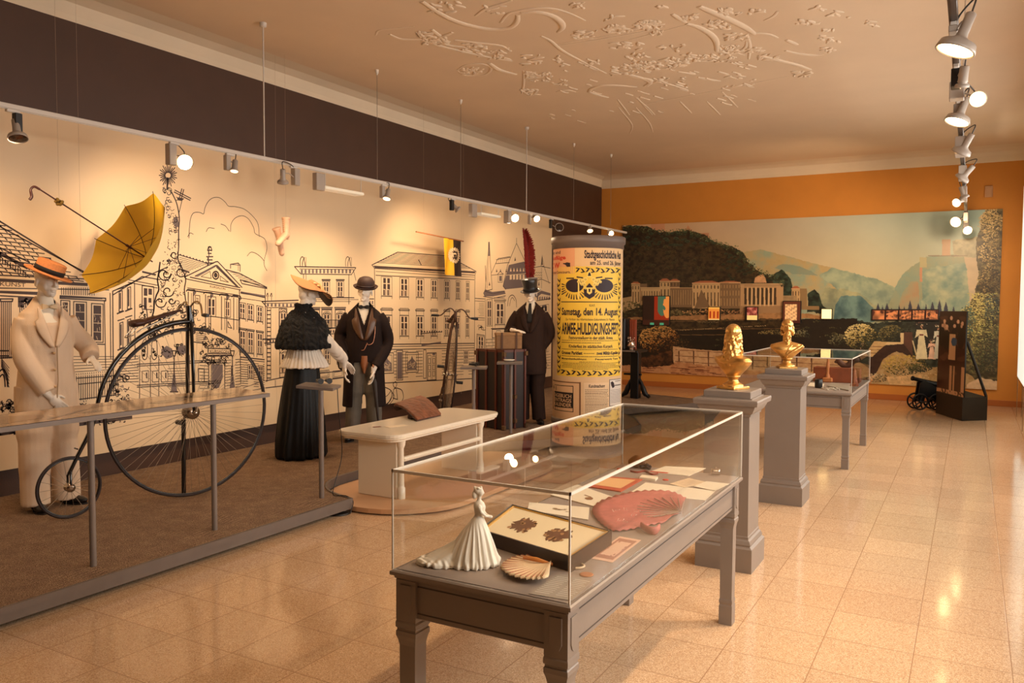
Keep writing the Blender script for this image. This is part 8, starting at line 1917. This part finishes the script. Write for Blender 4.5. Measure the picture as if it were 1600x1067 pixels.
# model cannon
c = on(1444, 640, 'z', 0); t = thing('model_cannon', 'small black cast iron cannon on spoked wheels in front of the landscape', 'cannon', c)
M_iron = mat('black cast iron', (20, 20, 22), .35, .4); H_ = lambda r, u, f=0: c+RT0*r+Vector((0, 0, u))+Vector((-RT0.y, RT0.x, 0))*f
ax_ = (H_(.18, .40)-H_(-.2, .50)); 
obj('barrel', MB().tube([H_(-.21, .505), H_(-.19, .5), H_(-.18, .497), H_(0, .45), H_(.14, .41), H_(.16, .405), H_(.2, .395), H_(.225, .388)], [.038, .04, .03, .036, .048, .054, .05, .012], 20), M_iron, t)
ca = MB()
for f in (-.05, .05): ca.prism([(x, z) for x, z in ((-.14, .14), (-.1, .44), (-.02, .47), (.06, .42), (.2, .34), (.26, .12), (.2, .10), (.1, .2), (-.02, .2), (-.06, .12))], -.012, .012, M=Matrix.Translation(H_(0, 0, f)) @ Matrix((RT0, Vector((0, 0, 1)), Vector((-RT0.y, RT0.x, 0))*-1)).transposed().to_4x4())
obj('carriage', ca, M_iron, t)
for r_ in (-.11, .15):
    for f in (-.085, .085):
        w_ = MB(); cc = H_(r_, .135, f); w_.tube([cc+RT0*.12*math.cos(k*PI/12)+Vector((0, 0, .12*math.sin(k*PI/12))) for k in range(24)], .014, 8, closed=True)
        for k in range(5): a = k*2*PI/5; w_.tube([cc, cc+RT0*.12*math.cos(a)+Vector((0, 0, .12*math.sin(a)))], .011, 6)
        w_.ell(cc, .025, 8); obj('wheel', w_, M_iron, t)
# tall lit white panel on wire legs at the window wall
t = thing('lightbox', 'tall white backlit panel on thin wire legs at the right edge', 'lightbox', (.66, 13.5, 0))
obj('panel', MB().bbox(.625, .70, 12.7, 14.4, .60, 3.45, .01), mat('backlit white panel', (246, 250, 236), .4, emit=.9), t)
for y in (12.75, 14.37):
    for x in (.632, .695): obj('leg', MB().cyl((x, y, 0), (x, y, .6), .005, n=6), M_steel, t)
t = thing('wall_box', 'small pale switch box high on the orange wall', 'wall box', on(1545, 308, 'y', YF)); 
a, b_ = on(1539, 291, 'y', YF), on(1551, 308, 'y', YF); obj('housing', MB().bbox(a.x, b_.x, YF-.04, YF-.0005, b_.z, a.z, .006), mat('beige plastic', (196, 150, 110), .5), t); obj('cover', MB().bbox(a.x+.02, b_.x-.02, YF-.046, YF-.039, b_.z+.02, a.z-.03, .003), mat('beige plastic', (196, 150, 110), .5), t)
# ---------------------------------------------------------------- dark side table behind the poster column
tp = Vector((-4.93, 12.6, GZ)); t = thing('side_table', 'black cast iron pedestal table right behind the poster column', 'table', tp)
def DP(px, py): return on(px, py, 'y', tp.y)
ca = DP(993, 600); b = MB(); b.bbox(ca.x-.07, ca.x+.07, tp.y-.07, tp.y+.07, GZ+.001, DP(993, 548).z-.02, .01); b.bbox(ca.x-.2, ca.x+.1, tp.y-.03, tp.y+.03, .5, .53, .005); obj('column', b, M_iron, t)
for s in (-1, 1): obj('foot', MB().tube(smooth_path([Vector((ca.x, tp.y, .5)), Vector((ca.x+s*.1, tp.y, .38)), Vector((ca.x+s*.16, tp.y, .22)), Vector((ca.x+s*.24, tp.y, GZ+.03))], 4), [.03]*6+[.045]*4+[.03]*3, 8), M_iron, t)
zt_ = DP(993, 548).z; obj('tabletop', MB().bbox(ca.x-.42, ca.x+.12, tp.y-.25, tp.y+.22, zt_-.02, zt_+.02, .006), M_black, t); obj('marble_edge', MB().bbox(ca.x-.425, ca.x+.08, tp.y-.262, tp.y-.25, zt_-.006, zt_+.018, .003), M_post, t)
b = MB().bbox(ca.x-.40, ca.x-.14, tp.y-.14, tp.y+.12, zt_+.021, DP(975, 497).z, .01); b.bbox(ca.x-.38, ca.x-.16, tp.y-.145, tp.y-.139, zt_+.05, DP(975, 502).z, .003); solid('dark_cabinet', b, mat('near black cabinet', (18, 20, 20), .4), 'near-black little cabinet on the table behind the poster column', 'cabinet')
b = MB().bbox(ca.x-.12, ca.x+.0, tp.y+.0, tp.y+.03, zt_+.021, DP(975, 499).z, .004)
for k in range(3): b.bbox(ca.x-.11+k*.035, ca.x-.09+k*.035, tp.y-.005, tp.y+.0, zt_+.04, DP(975, 501).z, .002)
solid('wooden_plaque', b, mat('red brown wood panel', (150, 66, 34), .4, noise_s=7, noise_a=.2), 'upright red-brown wooden panel beside the dark cabinet', 'plaque')
b = MB(); vc = Vector((ca.x-.04, tp.y-.1, zt_+.021)); random.seed(2); b.lathe([(.035, 0), (.04, .005), (.025, .02), (.05, .05), (.06, .09), (.04, .12), (.05, .14)], vc, 20)
for k in range(30): a = rnd(0, 6.3); z = rnd(.04, .2); b.ell(vc+Vector((math.cos(a)*.055, math.sin(a)*.055, z)), .011, 6)
solid('glass_vase', b, mat('cut crystal', (206, 180, 160), .08, .7), 'sparkling cut glass vase in front of the wooden panel', 'vase')
# plug and cable bits at the stage corner
c = on(528, 802, 'z', 0); t = thing('power_socket', 'black round floor socket with white plug under the stage corner', 'socket', c); obj('socket_base', MB().lathe([(.1, 0.001), (.1, .01), (.085, .02), (.01, .022)], c, 28), M_black, t)
q = on(537, 802, 'z', 0)+Vector((0, 0, .021)); obj('plug', MB().bbox(q.x-.012, q.x+.018, q.y-.015, q.y+.015, .022, .042, .003), M_shirt, t)
pts = [Vector((-4.47, 5.06, .985)), Vector((-4.44, 5.04, .8)), Vector((-4.46, 5.1, .45)), Vector((-4.45, 5.0, .22)), Vector((-4.42, 4.95, .14)), Vector((-4.34, 5.0, .135)), Vector((-4.26, 5.0, .10)), Vector((-4.23, 4.93, .02))]
solid('power_cable', MB().tube(smooth_path(pts, 6), .0035, 6), M_black, 'thin black cable running down from the lady stand to the floor socket', 'cable')
# ---------------------------------------------------------------- lamp light
def lit():
    W = (1, .69, .42)
    # left track: along the drawing wall and the stage
    for y, tx, ty, tz, e in ((1.0, -6.7, .8, 1.6, 260), (3.2, -6.4, 3.4, 1.3, 260), (4.6, -6.7, 5.2, 1.9, 300), (5.9, -6.2, 6.1, 1.3, 300), (7.3, -6.2, 7.2, 1.2, 300), (8.7, -6.7, 9.4, 1.7, 260), (10.1, -5.0, 9.3, 1.4, 160), (10.8, -6.7, 11.6, 1.7, 200)):
        spot((TX+.02, y, TZ-.2), (tx, ty, tz), e*.31, 140, .9, W, .06)
    spot((-4.4, 7.2, 3.1), (-4.3, 9.7, 1.4), 120, 60, .8, W)  # off both tracks, no lamp body here; aimed at the poster column
    # window side track
    for y, t, e, s in ((2.0, (-1.4, 3.0, .8), 90, 95), (5.0, (-1.3, 3.6, .8), 160, 95), (6.5, (-1.3, 5.4, 1.0), 120, 80), (8.0, (-1.35, 7.2, 1.2), 120, 70), (10.0, (-1.4, 10.0, .8), 140, 90), (11.5, (-3, 15.5, 1.5), 170, 90), (13.0, (-.8, 15.7, 1.8), 110, 100), (13.0, (-4.8, 15.7, 2.6), 200, 90)):
        spot((TX2-.02, y, TZ2-.2), t, e, s, .9, W, .05)
lit()
